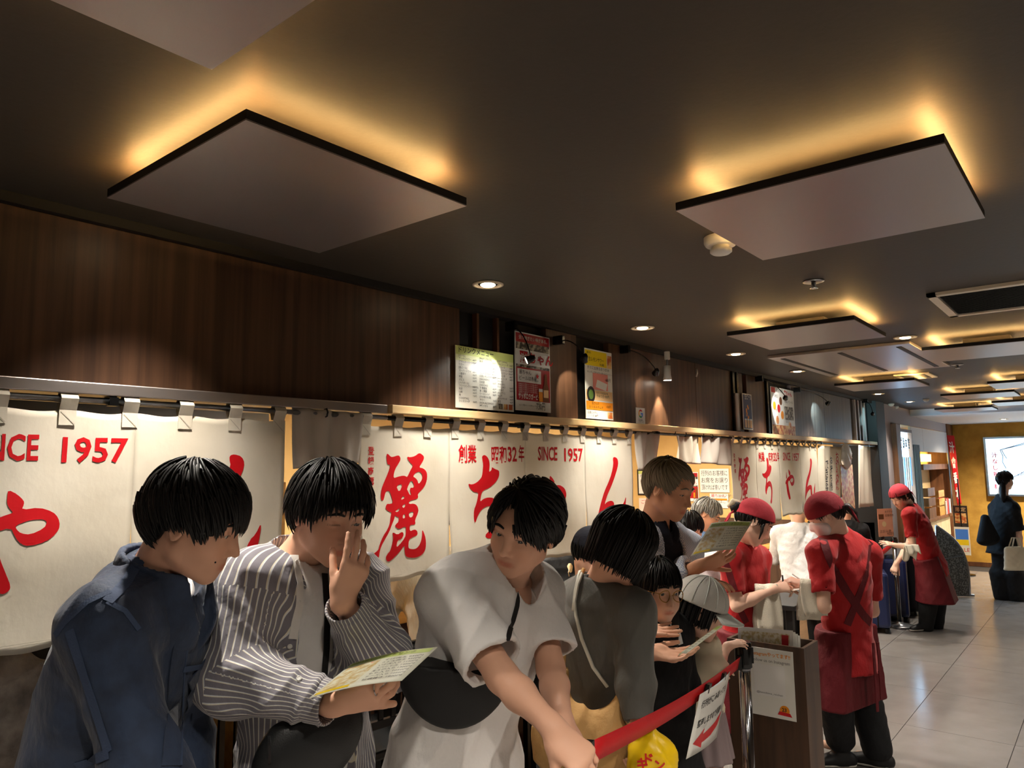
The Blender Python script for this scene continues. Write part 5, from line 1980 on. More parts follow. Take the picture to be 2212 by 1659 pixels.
# ---- small girl with the trucker cap
def girl_cap():
    J = JJ(neck=(1503, 1372, 2.86), shR=(1530, 1395, 2.80), shL=(1478, 1392, 2.94), pelvis=(1508, 1520, 2.88), elR=(1548, 1440, 2.80), wrR=(1572, 1396, 2.86), elL=(1490, 1450, 2.93), wrL=(1530, 1440, 2.88))
    h = Head(at(1514, 1318, 2.78), dirv(0.88, -0.12, -0.34), dirv(0.34, -0.02, 0.93), 0.86, kid=True, fem=True, lids=0.6)
    F = Figure('small girl in a white mesh trucker cap and cream top by the podium', J, h, 0.62, res=0.0065, skin='skin_fair')
    hr = hand(J['wrR'], dirv(0.9, 0.1, 0.2), dirv(0, -0.3, 0.9), -1, 0.58)
    hl = hand(J['wrL'], dirv(0.9, 0.1, 0.0), dirv(0, -0.3, 0.9), 1, 0.66)
    F.body({'R': hr, 'L': hl}, neck_r=0.040, hres=0.0045)
    face_parts(h, F.t, brow_m='hair_soft')
    hair(h, F.t, 'hair_black', side=-0.07, back=-0.12, vol=0.012, hang=0.995, locks=400, seed=19, ear=False)
    cp = f_ell(h.w((0, -0.012, 0.038)), np.array([0.098, 0.112, 0.104]) * 0.93, h.R)
    cap = F.wear('cap', lambda p: np.maximum(cp(p), f_plane(h.w((0, 0, 0.022)), -h.z)(p)), [h.c], 'cap_mesh', 0.14, 0.0055)

    def brim(u, v):
        a = (u - 0.5) * 2.2
        r = 0.104 + 0.085 * v * math.cos(a * 0.75) ** 0.7
        return tuple(h.w((math.sin(a) * r * 0.96, math.cos(a) * r, 0.030 - 0.022 * v - 0.020 * math.sin(a) ** 2)))
    MB().grid(brim, 18, 6).build('brim', 'cap_brim', cap, smooth=True, solid=0.004)
    pp = MB()
    for k in range(5):
        a = -0.9 + k * 0.45
        pp.tube([h.w((0.107 * math.cos(b) * math.sin(a + 1.57), -0.012 + 0.122 * math.cos(b) * math.cos(a + 1.57), 0.038 + 0.113 * math.sin(b))) for b in np.linspace(0.0, 1.5, 8)], 0.0022, 5)
    pp.build('cap_seam', 'cap_brim', cap)
    fn = top_fn(F, 0.022, (0.026, 0.026, 0.02), 0.62, 0.02, amp=0.006, seed=8.3, nr=0.062, ffx=0.8)
    F.wear('blouse', fn, top_pts(F), 'cream_cotton', 0.12)
    sk = f_loft([(J['pelvis'] + UZ * 0.03, F.hlat, 0.10, 0.08), (J['pelvis'] - UZ * 0.20, F.hlat, 0.14, 0.12)])
    F.wear('skirt', lambda p: np.maximum(sk(p) - 0.006 * np.sin(np.arctan2(p[:, 1] - J['pelvis'][1], p[:, 0] - J['pelvis'][0]) * 14), np.abs(p[:, 2] - J['pelvis'][2] + 0.08) - 0.11), [J['pelvis'], J['pelvis'] - UZ * 0.2], 'mauve', 0.16, 0.006)
    shoes(F, 'white_cotton')


# ---- grey haired man reading the menu
def man_grey():
    J = JJ(neck=(1412, 1132, 3.10), shR=(1362, 1192, 2.96), shL=(1478, 1186, 3.24), pelvis=(1425, 1440, 3.10), elR=(1420, 1318, 3.10), wrR=(1500, 1256, 2.94), elL=(1425, 1268, 3.07), wrL=(1512, 1222, 2.96))
    h = Head(at(1446, 1055, 3.02), dirv(0.66, -0.58, -0.30), dirv(0.24, -0.16, 0.95), 1.0, lids=0.8)
    F = Figure('grey haired man in a white patterned shirt over black, reading a menu', J, h, 1.03, res=0.0065, skin='skin_tan')
    hl = hand(J['wrL'], dirv(0.88, -0.1, 0.30), dirv(0.1, -0.75, -0.65), 1, 1.0, curl=(0.25, 0.3, 0.35, 0.4), spread=0.08, thumb=(0.6, -0.2))
    hr = hand(J['wrR'], dirv(0.86, -0.45, 0.06), dirv(0.1, 0.05, 0.98), -1, 0.92, curl=(0.28, 0.30, 0.33, 0.36), spread=0.12, thumb=(0.6, 0.2))
    F.body({'L': hl, 'R': hr}, hres=0.004)
    face_parts(h, F.t, brow_m='hair_salt')
    hair(h, F.t, 'hair_salt', pole=(0.3, -0.1, 1), front=0.062, side=-0.010, back=-0.075, vol=0.012, seed=23, jit=0.010, curl=0.5, locks=700)
    inn = top_fn(F, 0.008, (0.01, 0.01, 0.01), 0.5, 0.05, amp=0.003, seed=2.6, nr=0.064, ffx=0.8)
    io = F.wear('inner_shirt', inn, top_pts(F), 'navy_knit', 0.14, 0.007)
    f0 = top_fn(F, 0.024, (0.026, 0.026, 0.022), 0.9, 0.14, amp=0.005, seed=6.6, nr=0.078, ffx=0.7)
    wd = f_loft([(march(f0.raw, x, y), F.lat, w_, 0.12) for x, y, w_ in ((1448, 1135, 0.055), (1464, 1190, 0.062), (1472, 1250, 0.068), (1474, 1330, 0.08), (1474, 1430, 0.09))])
    ar = f_union(F.arm('L', inf=(0.03, 0.03, 0.03)) + F.arm('R', inf=(0.03, 0.03, 0.03)))
    fn = lambda p: np.maximum(f0(p), -np.maximum(wd(p), -(ar(p) - 0.01)))
    F.wear('shirt', fn, top_pts(F), 'shirt_pattern', 0.15)
    col = f_loft([(J['neck'] - F.up * 0.04 + F.fwd * 0.02, F.lat, 0.090, 0.088), (J['neck'] + F.up * 0.03, F.lat, 0.070, 0.072)])
    coli = f_loft([(J['neck'] - F.up * 0.10 + F.fwd * 0.02, F.lat, 0.078, 0.076), (J['neck'] + F.up * 0.08, F.lat, 0.063, 0.065)])
    gap = f_cap(J['neck'] - F.up * 0.10 + F.fwd * 0.12, J['neck'] + F.up * 0.10 + F.fwd * 0.10, 0.015, 0.05)
    F.wear('collar', lambda p: np.maximum(np.maximum(np.maximum(col(p), -coli(p)), -gap(p)), f_plane(J['neck'] + F.up * 0.03, F.up)(p)), [J['neck']], 'navy_knit', 0.13, 0.006, parent=io)
    trousers(F, 'black_cloth')
    shoes(F)


m_ = mat('shirt_pattern', (226, 228, 236), 0.8)
_nt = m_.node_tree
_tc = _nt.nodes.new('ShaderNodeTexCoord')
_mp = _nt.nodes.new('ShaderNodeMapping')
_mp.inputs['Scale'].default_value = (130, 130, 170)
_vo = _nt.nodes.new('ShaderNodeTexChecker')
_vo.inputs['Color1'].default_value = rgb((232, 234, 240))
_vo.inputs['Color2'].default_value = rgb((176, 186, 212))
_vo.inputs['Scale'].default_value = 1.0
_nt.links.new(_tc.outputs['Object'], _mp.inputs[0])
_nt.links.new(_mp.outputs[0], _vo.inputs['Vector'])
_nt.links.new(_vo.outputs[0], _nt.nodes['Principled BSDF'].inputs['Base Color'])


# ---- staff
def apron(F, fn_shirt, m, low=0.42, front=True, back=False):
    """bib apron wrapped round the hips"""
    J = F.J
    sk = F.torso(0.058, down=low + 0.06, flare=0.05)
    top = f_plane(J['pelvis'] + F.up * 0.12, F.up)
    bot = f_plane(J['pelvis'] - UZ * low, -UZ)
    bk = f_plane(J['pelvis'] - F.fwd * 0.09, -F.fwd)
    fn = lambda p: np.maximum(np.maximum(np.maximum(sk(p) - 0.006 * folds(p, 2.0, 0.5), top(p)), bot(p)), bk(p))
    return F.wear('apron', fn, [J['pelvis'] + UZ * 0.2, J['pelvis'] - UZ * low], m, 0.28, 0.009), fn


def staff_writing():
    J = JJ(neck=(1604, 1172, 4.18), shR=(1576, 1210, 4.05), shL=(1640, 1206, 4.32), pelvis=(1606, 1400, 4.16), elR=(1592, 1308, 3.98), wrR=(1672, 1272, 4.02), elL=(1640, 1300, 4.28), wrL=(1692, 1262, 4.16))
    h = Head(at(1630, 1128, 4.10), dirv(0.80, -0.18, -0.56), dirv(0.50, 0.0, 0.86), 0.97, fem=True, lids=0.85)
    F = Figure('staff member in red with a pink kerchief bending over to write', J, h, 0.92, res=0.008, skin='skin_fair')
    hr = hand(J['wrR'], dirv(0.9, 0.1, 0.1), dirv(0.1, -0.6, 0.75), -1, 0.9, curl=(0.6, 0.65, 0.7, 0.75), thumb=(0.4, 0.4))
    hl = hand(J['wrL'], dirv(0.8, 0.0, -0.1), dirv(0, -0.2, 0.95), 1, 0.9, curl=(0.3, 0.3, 0.35, 0.35))
    F.body({'R': hr, 'L': hl}, hres=0.0055, ares=0.0055)
    face_parts(h, F.t, eyes=False)
    bun = ([(0, -0.10, 0.03), (0, -0.13, 0.015), (0, -0.15, -0.01)], [0.03, 0.04, 0.02])
    fr = [([(s * 0.07, 0.03, 0.02), (s * 0.078, 0.05, -0.03), (s * 0.07, 0.06, -0.075)], [0.010, 0.008, 0.003]) for s in (-1, 1)]
    hair(h, F.t, 'hair_black', front=0.05, side=-0.015, back=-0.05, vol=0.010, locks=200, seed=29, extra=[bun] + fr)
    kerchief(h, F.t, 'kerchief_pink', 0.30, 0.026, lift=0.016)
    # peak of folded cloth at the back of the kerchief
    clip = MB().tube([h.w((0.0, -0.12, 0.05)), h.w((0.01, -0.16, 0.03)), h.w((0.0, -0.17, -0.01))], [0.014, 0.02, 0.008], 8)
    clip.build('hair_clip', 'cream_cotton', F.t, smooth=True)
    fn = top_fn(F, 0.014, (0.022, 0.024, 0.02), 0.36, 0.10, amp=0.004, seed=1.9, nr=0.064, ffx=0.8)
    F.wear('t_shirt', fn, top_pts(F), 'red_cotton', 0.14)
    apron(F, fn, 'maroon', 0.40)
    ribbon(F, fn, [(1568, 1215), (1582, 1260), (1600, 1320), (1612, 1345)], 0.035, 'maroon', 'apron_strap', None)
    trousers(F, 'black_cloth', 0.02, straight=0.07)
    shoes(F, 'white_cotton')


def staff_mask():
    J = JJ(neck=(1813, 1154, 4.22), shL=(1772, 1196, 4.03), shR=(1876, 1196, 4.32), pelvis=(1832, 1400, 4.16), elL=(1780, 1310, 3.92), wrL=(1738, 1262, 4.10), elR=(1885, 1320, 4.35), wrR=(1820, 1285, 4.46),
           hipL=(1806, 1412, 4.10), hipR=(1862, 1412, 4.24), knL=(1806, 1520, 4.10), knR=(1872, 1525, 4.20), anL=(1815, 1598, 4.16), anR=(1896, 1622, 4.14))
    h = Head(at(1782, 1112, 4.14), dirv(-0.78, 0.26, -0.46), dirv(-0.36, 0.1, 0.92), 0.97, fem=True, lids=0.8)
    F = Figure('staff member seen from behind in red with maroon apron, kerchief and face mask', J, h, 0.95, res=0.008, skin='skin_fair', base=np.array([*(J['anL'][:2] + J['anR'][:2]) / 2, 0]))
    hl = hand(J['wrL'], dirv(-0.8, 0.4, 0.2), dirv(0, -0.4, 0.9), -1, 0.9, curl=(0.5, 0.5, 0.55, 0.6))
    hr = hand(J['wrR'], dirv(-0.8, 0.2, 0.1), dirv(0, -0.2, 0.95), 1, 0.9, curl=(0.5, 0.5, 0.55, 0.6))
    F.body({'L': hl, 'R': hr}, hres=0.0055, ares=0.0055)
    face_parts(h, F.t, eyes=False)
    tail = ([(0, -0.09, 0.0), (0.0, -0.13, -0.02), (0.0, -0.14, -0.07), (0.0, -0.13, -0.11)], [0.02, 0.024, 0.022, 0.008])
    hair(h, F.t, 'hair_soft', front=0.05, side=-0.012, back=-0.07, vol=0.010, locks=200, seed=31, extra=[tail])
    kerchief(h, F.t, 'kerchief_red', 0.14, 0.004, lift=0.015)
    mk = lambda p: np.maximum(h.fn(p) - 0.009, f_ell(h.w((0, 0.070, -0.055)), np.array([0.085, 0.085, 0.055]), h.R)(p))
    mo = F.wear('face_mask', mk, [h.w((0, 0.07, -0.055))], 'mask_white', 0.11, 0.006)
    lp = MB()
    for k in (-1, 1):
        lp.tube([h.w((k * 0.056, 0.045, -0.035)), h.w((k * 0.074, 0.01, -0.005)), h.w((k * 0.08, -0.022, 0.0))], 0.0018, 5)
    lp.build('ear_loop', 'mask_white', mo)
    fn = top_fn(F, 0.020, (0.026, 0.028, 0.02), 0.38, 0.12, flare=0.02, amp=0.005, seed=2.9, nr=0.066, ffx=0.7)
    o = F.wear('t_shirt', fn, top_pts(F), 'red_cotton', 0.15)
    a_, fa = apron(F, fn, 'maroon', 0.30)
    ribbon(F, fn, [(1778, 1165), (1795, 1220), (1830, 1280), (1866, 1330), (1885, 1350)], 0.045, 'maroon', 'apron_strap', a_)
    ribbon(F, fn, [(1880, 1170), (1872, 1240), (1850, 1300), (1830, 1350)], 0.040, 'maroon', 'apron_strap', a_)
    bt = MB()
    for s, l in ((-0.02, 0.30), (0.03, 0.36)):
        p = J['pelvis'] - F.fwd * 0.165 + F.up * 0.06 + F.lat * s
        bt.obox(p - UZ * l / 2, F.lat * 0.012, F.fwd * 0.002, UZ * l / 2)
    bt.build('apron_tie', 'maroon', a_)
    # short white print between the shoulder blades
    trousers(F, 'black_cloth', 0.012, straight=0.085)
    shoes(F, 'shoe_black', fwd={'L': dirv(-1, 0.1, 0), 'R': dirv(-0.8, 0.5, 0)})


def staff_far():
    J = JJ(neck=(1966, 1094, 7.60), shR=(1982, 1114, 7.70), shL=(1964, 1112, 7.35), pelvis=(2016, 1222, 7.55), elL=(1972, 1182, 7.25), wrL=(1934, 1178, 7.30), elR=(1962, 1180, 7.7), wrR=(1936, 1218, 7.6),
           hipL=(2004, 1228, 7.5), hipR=(2024, 1228, 7.6), knL=(2006, 1295, 7.5), knR=(2024, 1297, 7.6), anL=(2000, 1357, 7.5), anR=(2022, 1356, 7.6))
    h = Head(at(1944, 1073, 7.52), dirv(-0.80, -0.25, -0.48), dirv(-0.42, -0.05, 0.9), 0.97, fem=True, lids=0.8)
    F = Figure('staff member in red bowing over the far stanchion, towel over her arm', J, h, 0.92, res=0.011, skin='skin_fair', base=np.array([*(J['anL'][:2] + J['anR'][:2]) / 2, 0]))
    hl = hand(J['wrL'], dirv(-1, 0, 0.25), dirv(0, -0.5, 0.8), 1, 0.9, curl=(0.15, 0.2, 0.2, 0.25))
    hr = hand(J['wrR'], dirv(-0.4, 0, -0.9), dirv(-0.5, -0.6, 0.2), -1, 0.9, curl=(0.7, 0.7, 0.7, 0.7))
    F.body({'L': hl, 'R': hr}, hres=0.007, ares=0.007)
    pony = ([(0, -0.09, 0.0), (0.01, -0.125, -0.04), (0.01, -0.12, -0.11), (0.01, -0.10, -0.17)], [0.022, 0.03, 0.026, 0.008])
    hair(h, F.t, 'hair_soft', front=0.02, side=-0.06, back=-0.07, vol=0.012, locks=120, seed=37, extra=[pony])
    kerchief(h, F.t, 'kerchief_pink', 0.22, 0.022, lift=0.015)
    fn = top_fn(F, 0.016, (0.024, 0.026, 0.02), 0.36, 0.10, amp=0.005, seed=3.9, nr=0.066)
    F.wear('t_shirt', fn, top_pts(F), 'red_cotton', 0.15)
    apron(F, fn, 'maroon', 0.36)
    trousers(F, 'black_cloth', 0.025, straight=0.075)
    shoes(F, 'shoe_black', fwd={'L': dirv(-1, -0.2, 0), 'R': dirv(-1, -0.2, 0)})
    c = at(1968, 1185, 7.20)
    tw = MB().grid(lambda u, v: tuple(c + RH * (-0.07 + 0.13 * u) + UZ * (0.04 - 0.22 * abs(v - 0.35) * (1 + 0.2 * math.sin(u * 7))) + FH * (-0.02 + 0.10 * (v - 0.35) + 0.012 * math.sin(u * 12))), 14, 14)
    tw.build('towel', 'towel', F.t, smooth=True, solid=0.008)


def woman_black():
    J = JJ(neck=(2166, 1074, 9.1), shR=(2188, 1098, 8.95), shL=(2150, 1098, 9.25), pelvis=(2168, 1178, 9.1), elR=(2200, 1145, 8.95), wrR=(2206, 1190, 8.9), elL=(2145, 1150, 9.3), wrL=(2150, 1190, 9.3),
           hipL=(2160, 1184, 9.15), hipR=(2184, 1184, 9.05), knL=(2162, 1240, 9.15), knR=(2190, 1240, 9.05), anL=(2166, 1290, 9.15), anR=(2196, 1292, 9.05))
    h = Head(at(2171, 1038, 9.1), dirv(0.86, 0.42, 0.02), dirv(0, 0, 1), 0.97, fem=True)
    F = Figure('woman dressed in black with tied up hair looking at the lit sign', J, h, 0.90, res=0.012, skin='skin_fair', base=np.array([*(J['anL'][:2] + J['anR'][:2]) / 2, 0]))
    hr = hand(J['wrR'], dirv(0.1, 0, -1), dirv(0.8, -0.4, 0), -1, 0.88, curl=(0.7, 0.7, 0.7, 0.7))
    F.body({'R': hr}, hres=0.008, ares=0.008)
    hair(h, F.t, 'hair_soft', front=0.05, side=0.0, back=-0.05, vol=0.014, locks=120, seed=41, extra=[([(0, -0.10, 0.05), (0, -0.13, 0.03), (0, -0.12, 0.0)], [0.03, 0.036, 0.02]), ([(0.02, -0.08, -0.02), (0.03, -0.12, -0.10), (0.03, -0.13, -0.19), (0.03, -0.12, -0.27)], [0.03, 0.04, 0.04, 0.012])])
    fn = top_fn(F, 0.03, (0.03, 0.04, 0.03), 0.5, 0.10, flare=0.05, amp=0.006, seed=4.9, nr=0.07)
    F.wear('blouse', fn, top_pts(F), 'black_cloth', 0.16)
    bg = f_loft([(at(2128, 1120, 9.0), RH, 0.05, 0.05), (at(2135, 1165, 9.0), RH, 0.14, 0.08)])
    F.wear('shoulder_bag', bg, [at(2132, 1145, 9.0)], 'black_cloth', 0.28, 0.014)
    trousers(F, 'black_cloth', 0.03, straight=0.11)
    shoes(F, 'shoe_black')


# ---- seated customers inside
def seated(label, hx, hy, d, hf, skin, hm, top_m, facing, sc=0.95, hres=0.008, hairkw=None, glasses=False, lean=0.12, cap=None, hup=(0, 0, 1)):
    f = nrm(np.asarray(facing) * [1, 1, 0])
    l = np.cross(UZ, f)
    hc = at(hx, hy, d)
    neck = hc - UZ * 0.17 * sc - f * 0.05
    pel = neck - UZ * 0.50 * sc - f * lean
    J = dict(neck=neck, pelvis=pel, shL=neck + l * 0.165 * sc - UZ * 0.05, shR=neck - l * 0.165 * sc - UZ * 0.05)
    for k, s in (('L', 1), ('R', -1)):
        J['el' + k] = J['sh' + k] - UZ * 0.24 * sc + f * 0.14 + l * s * 0.05
        J['wr' + k] = J['el' + k] + f * 0.22 - l * s * 0.06 + UZ * 0.05
        J['hip' + k] = pel + l * s * 0.09 - UZ * 0.02
        J['kn' + k] = J['hip' + k] + f * 0.42 - UZ * 0.02
        J['an' + k] = J['kn' + k] - UZ * (J['kn' + k][2] - 0.09)
    h = Head(hc, hf, hup, sc * 1.02, lids=0.8)
    F = Figure(label, J, h, sc, skin=skin, res=0.010)
    hd = {k: hand(J['wr' + k], f - UZ * 0.2, UZ, 1 if k == 'L' else -1, 0.95) for k in 'LR'}
    for k in 'LR':
        hd[k] = hand(J['wr' + k], f - UZ * 0.2, UZ, -1 if k == 'L' else 1, 0.95)
    F.body(hd, hres=hres, ares=0.008)
    face_parts(h, F.t, eyes=False)
    hair(h, F.t, hm, **(hairkw or {}))
    fn = top_fn(F, 0.02, (0.024, 0.024, 0.02), 0.95, 0.08, amp=0.006, seed=d, nr=0.07)
    F.wear('shirt', fn, top_pts(F), top_m, 0.15)
    trousers(F, 'black_cloth', 0.015)
    if glasses:
        g = MB()
        for k in (-1, 1):
            g.tube([h.w((k * 0.031 + 0.024 * math.cos(a), 0.100, -0.004 + 0.018 * math.sin(a))) for a in np.linspace(0, 2 * math.pi, 15)], 0.0016, 5)
            g.tube([h.w((k * 0.055, 0.095, 0.004)), h.w((k * 0.082, -0.01, 0.004))], 0.0016, 5)
        g.build('glasses', 'silver', F.t, smooth=True)
    if cap:
        cp = f_ell(h.w((0, -0.012, 0.036)), np.array([0.098, 0.114, 0.094]), h.R)
        F.wear('cap', lambda p: np.maximum(cp(p), f_plane(h.w((0, 0, 0.02)), -h.z)(p)), [h.c], cap, 0.14, 0.009)
    shoes(F)
    return F


man_denim()
man_striped()
man_white()
woman_knit()
woman_cap()
girl_glasses()
girl_cap()
man_grey()
staff_writing()
staff_mask()
staff_far()
woman_black()
seated('grey haired customer with glasses and blue vest seated under the notice', 1527, 1112, 5.9, dirv(0.78, -0.3, -0.5), 'skin_tan', 'hair_grey', 'blue_vest', dirv(0.9, -0.3, 0), 1.04, hairkw=dict(front=0.05, side=-0.01, back=-0.07, vol=0.016, locks=250, seed=43), glasses=True, hup=dirv(0.45, 0, 0.9))
seated('black haired customer in white seated in front of the grey haired customer', 1492, 1140, 5.15, dirv(0.7, 0.6, -0.3), 'skin', 'hair_black', 'white_shirt', dirv(0.6, 0.8, 0), 0.9, hairkw=dict(front=0.03, side=-0.03, back=-0.08, vol=0.016, locks=250, seed=47))
seated('customer in a white shirt seated with his back to the aisle', 1722, 1100, 6.75, dirv(0.3, 0.8, -0.5), 'skin', 'hair_black', 'white_shirt', dirv(0.35, 0.95, 0), 1.0, lean=0.22, hairkw=dict(vol=0.016, locks=120, seed=53))
seated('seated customer in a grey cap behind the masked staff member', 1826, 1100, 8.0, dirv(0.6, 0.8, -0.3), 'skin', 'hair_black', 'black_cloth', dirv(0.5, 0.8, 0), 0.95, hairkw=dict(vol=0.012, locks=120, seed=59), cap='grey_cap')
seated('customer in an oatmeal knit sitting at the griddle counter', 930, 1130, 3.45, dirv(-0.2, 1, -0.3), 'skin', 'hair_black', 'oat_knit', dirv(-0.6, 0.8, 0), 0.95, hairkw=dict(vol=0.016, locks=120, seed=61))
seated('customer in black sitting at the counter behind the white shirt man', 1225, 1150, 4.35, dirv(0.2, 1, -0.3), 'skin', 'hair_black', 'black_cloth', dirv(-0.3, 0.95, 0), 1.0, hairkw=dict(vol=0.016, locks=120, seed=67))
# ---------------------------------------------------------------- posters and cards on the fascia
mat('paper', (238, 236, 226), 0.55, spec=0.35)
mat('paper_glossy', (240, 238, 230), 0.25, spec=0.5)
mat('print_green', (206, 218, 128), 0.4)
mat('print_red', (176, 22, 34), 0.35)
mat('print_redbright', (214, 30, 34), 0.4)
mat('print_yellow', (246, 216, 20), 0.4)
mat('print_orange', (240, 148, 30), 0.4)
mat('print_peach', (244, 206, 150), 0.4)
mat('print_black', (30, 28, 28), 0.5)
mat('print_grey', (110, 108, 104), 0.5)
mat('print_dark', (46, 38, 34), 0.4)
mat('print_white', (240, 238, 232), 0.4)
mat('print_blue', (44, 60, 104), 0.3)
mat('print_blue_g', (66, 133, 244), 0.4)
mat('print_green_g', (52, 168, 83), 0.4)
mat('print_yellow_g', (251, 188, 5), 0.4)
mat('print_brown', (120, 70, 36), 0.4)
mat('print_pink', (236, 150, 140), 0.4)
mat('photo_food', (196, 96, 40), 0.4, col2=(240, 200, 130), nscale=(26, 26, 26), lo=0.42, hi=0.6)
mat('photo_menu', (196, 176, 120), 0.4, col2=(236, 232, 214), nscale=(60, 60, 60), lo=0.4, hi=0.6)
mat('photo_dark', (60, 50, 44), 0.4, col2=(190, 180, 160), nscale=(40, 40, 40), lo=0.45, hi=0.62)
rndm = random.Random(5)


class Sheet:
    """flat printed sheet: local u to the right 0..w, v up 0..h"""

    def __init__(s, name, label, cat, o, ax, ay, w, h, m='paper', th=0.003, group=None, parent=None, part='sheet'):
        s.o, s.ax, s.ay = np.asarray(o, float), nrm(ax), nrm(ay)
        s.n = np.cross(s.ax, s.ay)
        s.w, s.h = w, h
        c = s.o + s.ax * w / 2 + s.ay * h / 2
        s.t = parent or thing(name, label, cat, c, group)
        MB().obox(c - s.n * th / 2, s.ax * w / 2, s.ay * h / 2, s.n * th / 2).build(part, m, s.t)
        s.lv = 0.0004

    def rect(s, u0, v0, u1, v1, m, name='print'):
        b = MB()
        P = lambda u, v: s.o + s.ax * u * s.w + s.ay * v * s.h + s.n * s.lv
        b.add([P(u0, v0), P(u1, v0), P(u1, v1), P(u0, v1)], [(0, 1, 2, 3)])
        s.lv += 0.0002
        return b.build(name, m, s.t)

    def poly(s, pts, m, name='print'):
        b = MB()
        b.add([s.o + s.ax * u * s.w + s.ay * v * s.h + s.n * s.lv for u, v in pts], [tuple(range(len(pts)))])
        s.lv += 0.0002
        return b.build(name, m, s.t)

    def disc(s, u, v, r, m, name='print', e=1.0):
        b = MB()
        b.add([s.o + s.ax * (u * s.w + r * math.cos(a)) + s.ay * (v * s.h + e * r * math.sin(a)) + s.n * s.lv for a in np.linspace(0, 2 * math.pi, 25)[:-1]], [tuple(range(24))])
        s.lv += 0.0002
        return b.build(name, m, s.t)

    def text(s, lines, m, name='lettering'):
        """lines: (text, u, v, size in m, kw)"""
        if 1 < len(lines) < 9:
            for ln in lines:
                s.text([ln], m, name)
            return
        out = [[], []]
        for ln in lines:
            kw = ln[4] if len(ln) > 4 else {}
            text2d(out, ln[0], ln[1] * s.w, ln[2] * s.h, ln[3], **kw)
        o = flat_print(out, s.o, s.ax, s.ay, name, m, s.t, s.lv)
        if len(lines) >= 9:
            o['kind'] = 'stuff'
        s.lv += 0.0002
        return o


def wall_sheet(name, label, cat, x0, y0, x1, y1, Y=2.155, m='paper_glossy', th=0.004, group=None):
    """pixel corners on the fascia: upper left and lower right"""
    a, b = onY(x0, y0, Y), onY(x1, y1, Y)
    return Sheet(name, label, cat, (a[0], Y, b[2]), (1, 0, 0), (0, 0, 1), b[0] - a[0], a[2] - b[2], m, th, group)


# drinks menu
S = wall_sheet('menu_poster', 'wide white drinks menu poster with pale green top', 'poster', 984, 745, 1110, 890)
S.rect(0, 0.86, 1, 1, 'print_green')
S.rect(0, 0.76, 1, 0.86, mat('print_pale', (228, 232, 176), 0.35))
S.text([('ドリンクメニュー', 0.05, 0.90, 0.030, dict(bold=0.01))], 'print_black')
L = []
c1 = ['[ビール]', 'サッポロラガー', 'アサヒスーパードライ', 'ラガー', '[瓶ビール]', 'スーパードライ', '一番搾り', '黒星', 'ヱビス', '[ハイボール]', 'フリージングハイボール', '知多', '山崎', '角', '[COCKTAIL]', 'カシスソーダ']
c2 = ['[FRUIT LIQUOR]', '梅酒', '[SOUR]', 'プレーンレモンライム', 'カルピス', 'グレープフルーツ', '広島レモンスライスサワー', '[NIHONSHU]', '日本酒', '[SHOCHU]', '芋 黒霧島', '麦 二階堂', 'ウーロンハイ', '[その他のお酒]', 'サワー', '[NON ALCOHOL]', 'ドライゼロ']
c3 = ['[SOFT DRINK]', 'カルピスソーダ', 'コカコーラ', 'ジンジャーエール', 'オレンジジュース', 'ウーロン茶', 'みかんソーダ', '[FOOD]', '[鉄板焼き]', '牛すじ焼き', 'いか焼き', '[おにぎり]', 'キムチ', 'ポテトサラダ', '枝豆', '冷奴']
for u, col in ((0.05, c1), (0.39, c2), (0.70, c3)):
    for i, s_ in enumerate(col):
        L.append((s_, u, 0.83 - i * 0.049, 0.0115, {}))
        if s_[0] != '[':
            L.append((rndm.choice(['450円', '500円', '730円', '550円', '680円']), u + 0.225, 0.83 - i * 0.049, 0.0105, {}))
    S.text(L, 'print_black')
    L = []
for i in range(3):
    S.rect(0.72 + i * 0.09, 0.03, 0.79 + i * 0.09, 0.12, ('photo_dark', 'photo_food', 'photo_food')[i], 'picture')

# red beer poster
S = wall_sheet('beer_poster', 'tall red beer poster with a bottle and the price written below', 'poster', 1112, 714, 1190, 892, m='paper_glossy')
S.rect(0.02, 0.87, 0.98, 0.985, 'print_red')
S.rect(0.02, 0.55, 0.98, 0.87, 'photo_dark', 'picture')
S.rect(0.02, 0.585, 0.98, 0.78, 'print_white')
S.rect(0.02, 0.13, 0.98, 0.55, 'print_red')
S.rect(0.05, 0.36, 0.72, 0.53, 'print_white')
S.text([('受け継ぎたい味がある。', 0.10, 0.91, 0.022, {}), ('冷たいまま', 0.08, 0.205, 0.014, {}), ('サッポロラガービール', 0.07, 0.155, 0.030, dict(bold=0.03, width=0.19))] + [('北海道生まれ麦芽とホップの力強い味わい', 0.07, 0.33 - 0.024 * i, 0.008, {}) for i in range(5)], 'print_white')
S.text([('麗ちゃん', 0.10, 0.625, 0.060, dict(bold=0.02, width=0.27))], 'red_print')
S.text([('麗ちゃん', 0.09, 0.465, 0.024, {}), ('ビールは赤星。', 0.09, 0.39, 0.024, {}), ('730円', 0.56, 0.03, 0.042, dict(sx=0.7)), ('もう一杯飲みたくなる味わいです', 0.08, 0.06, 0.009, {})], 'print_black')
S.poly([(0.60 + 0.055 * (1 if k % 2 == 0 else 0.42) * math.sin(k * math.pi / 5), 0.455 + 0.042 * (1 if k % 2 == 0 else 0.42) * math.cos(k * math.pi / 5)) for k in range(10)], 'print_redbright', 'star')
S.poly([(0.76, 0.135), (0.93, 0.135), (0.93, 0.31), (0.89, 0.37), (0.875, 0.50), (0.815, 0.50), (0.80, 0.37), (0.76, 0.31)], 'print_brown', 'bottle_picture')
S.rect(0.775, 0.19, 0.915, 0.29, 'print_peach')
S.rect(0.63, 0.135, 0.745, 0.28, 'print_orange', 'glass_picture')
S.rect(0.63, 0.26, 0.745, 0.30, 'print_white')

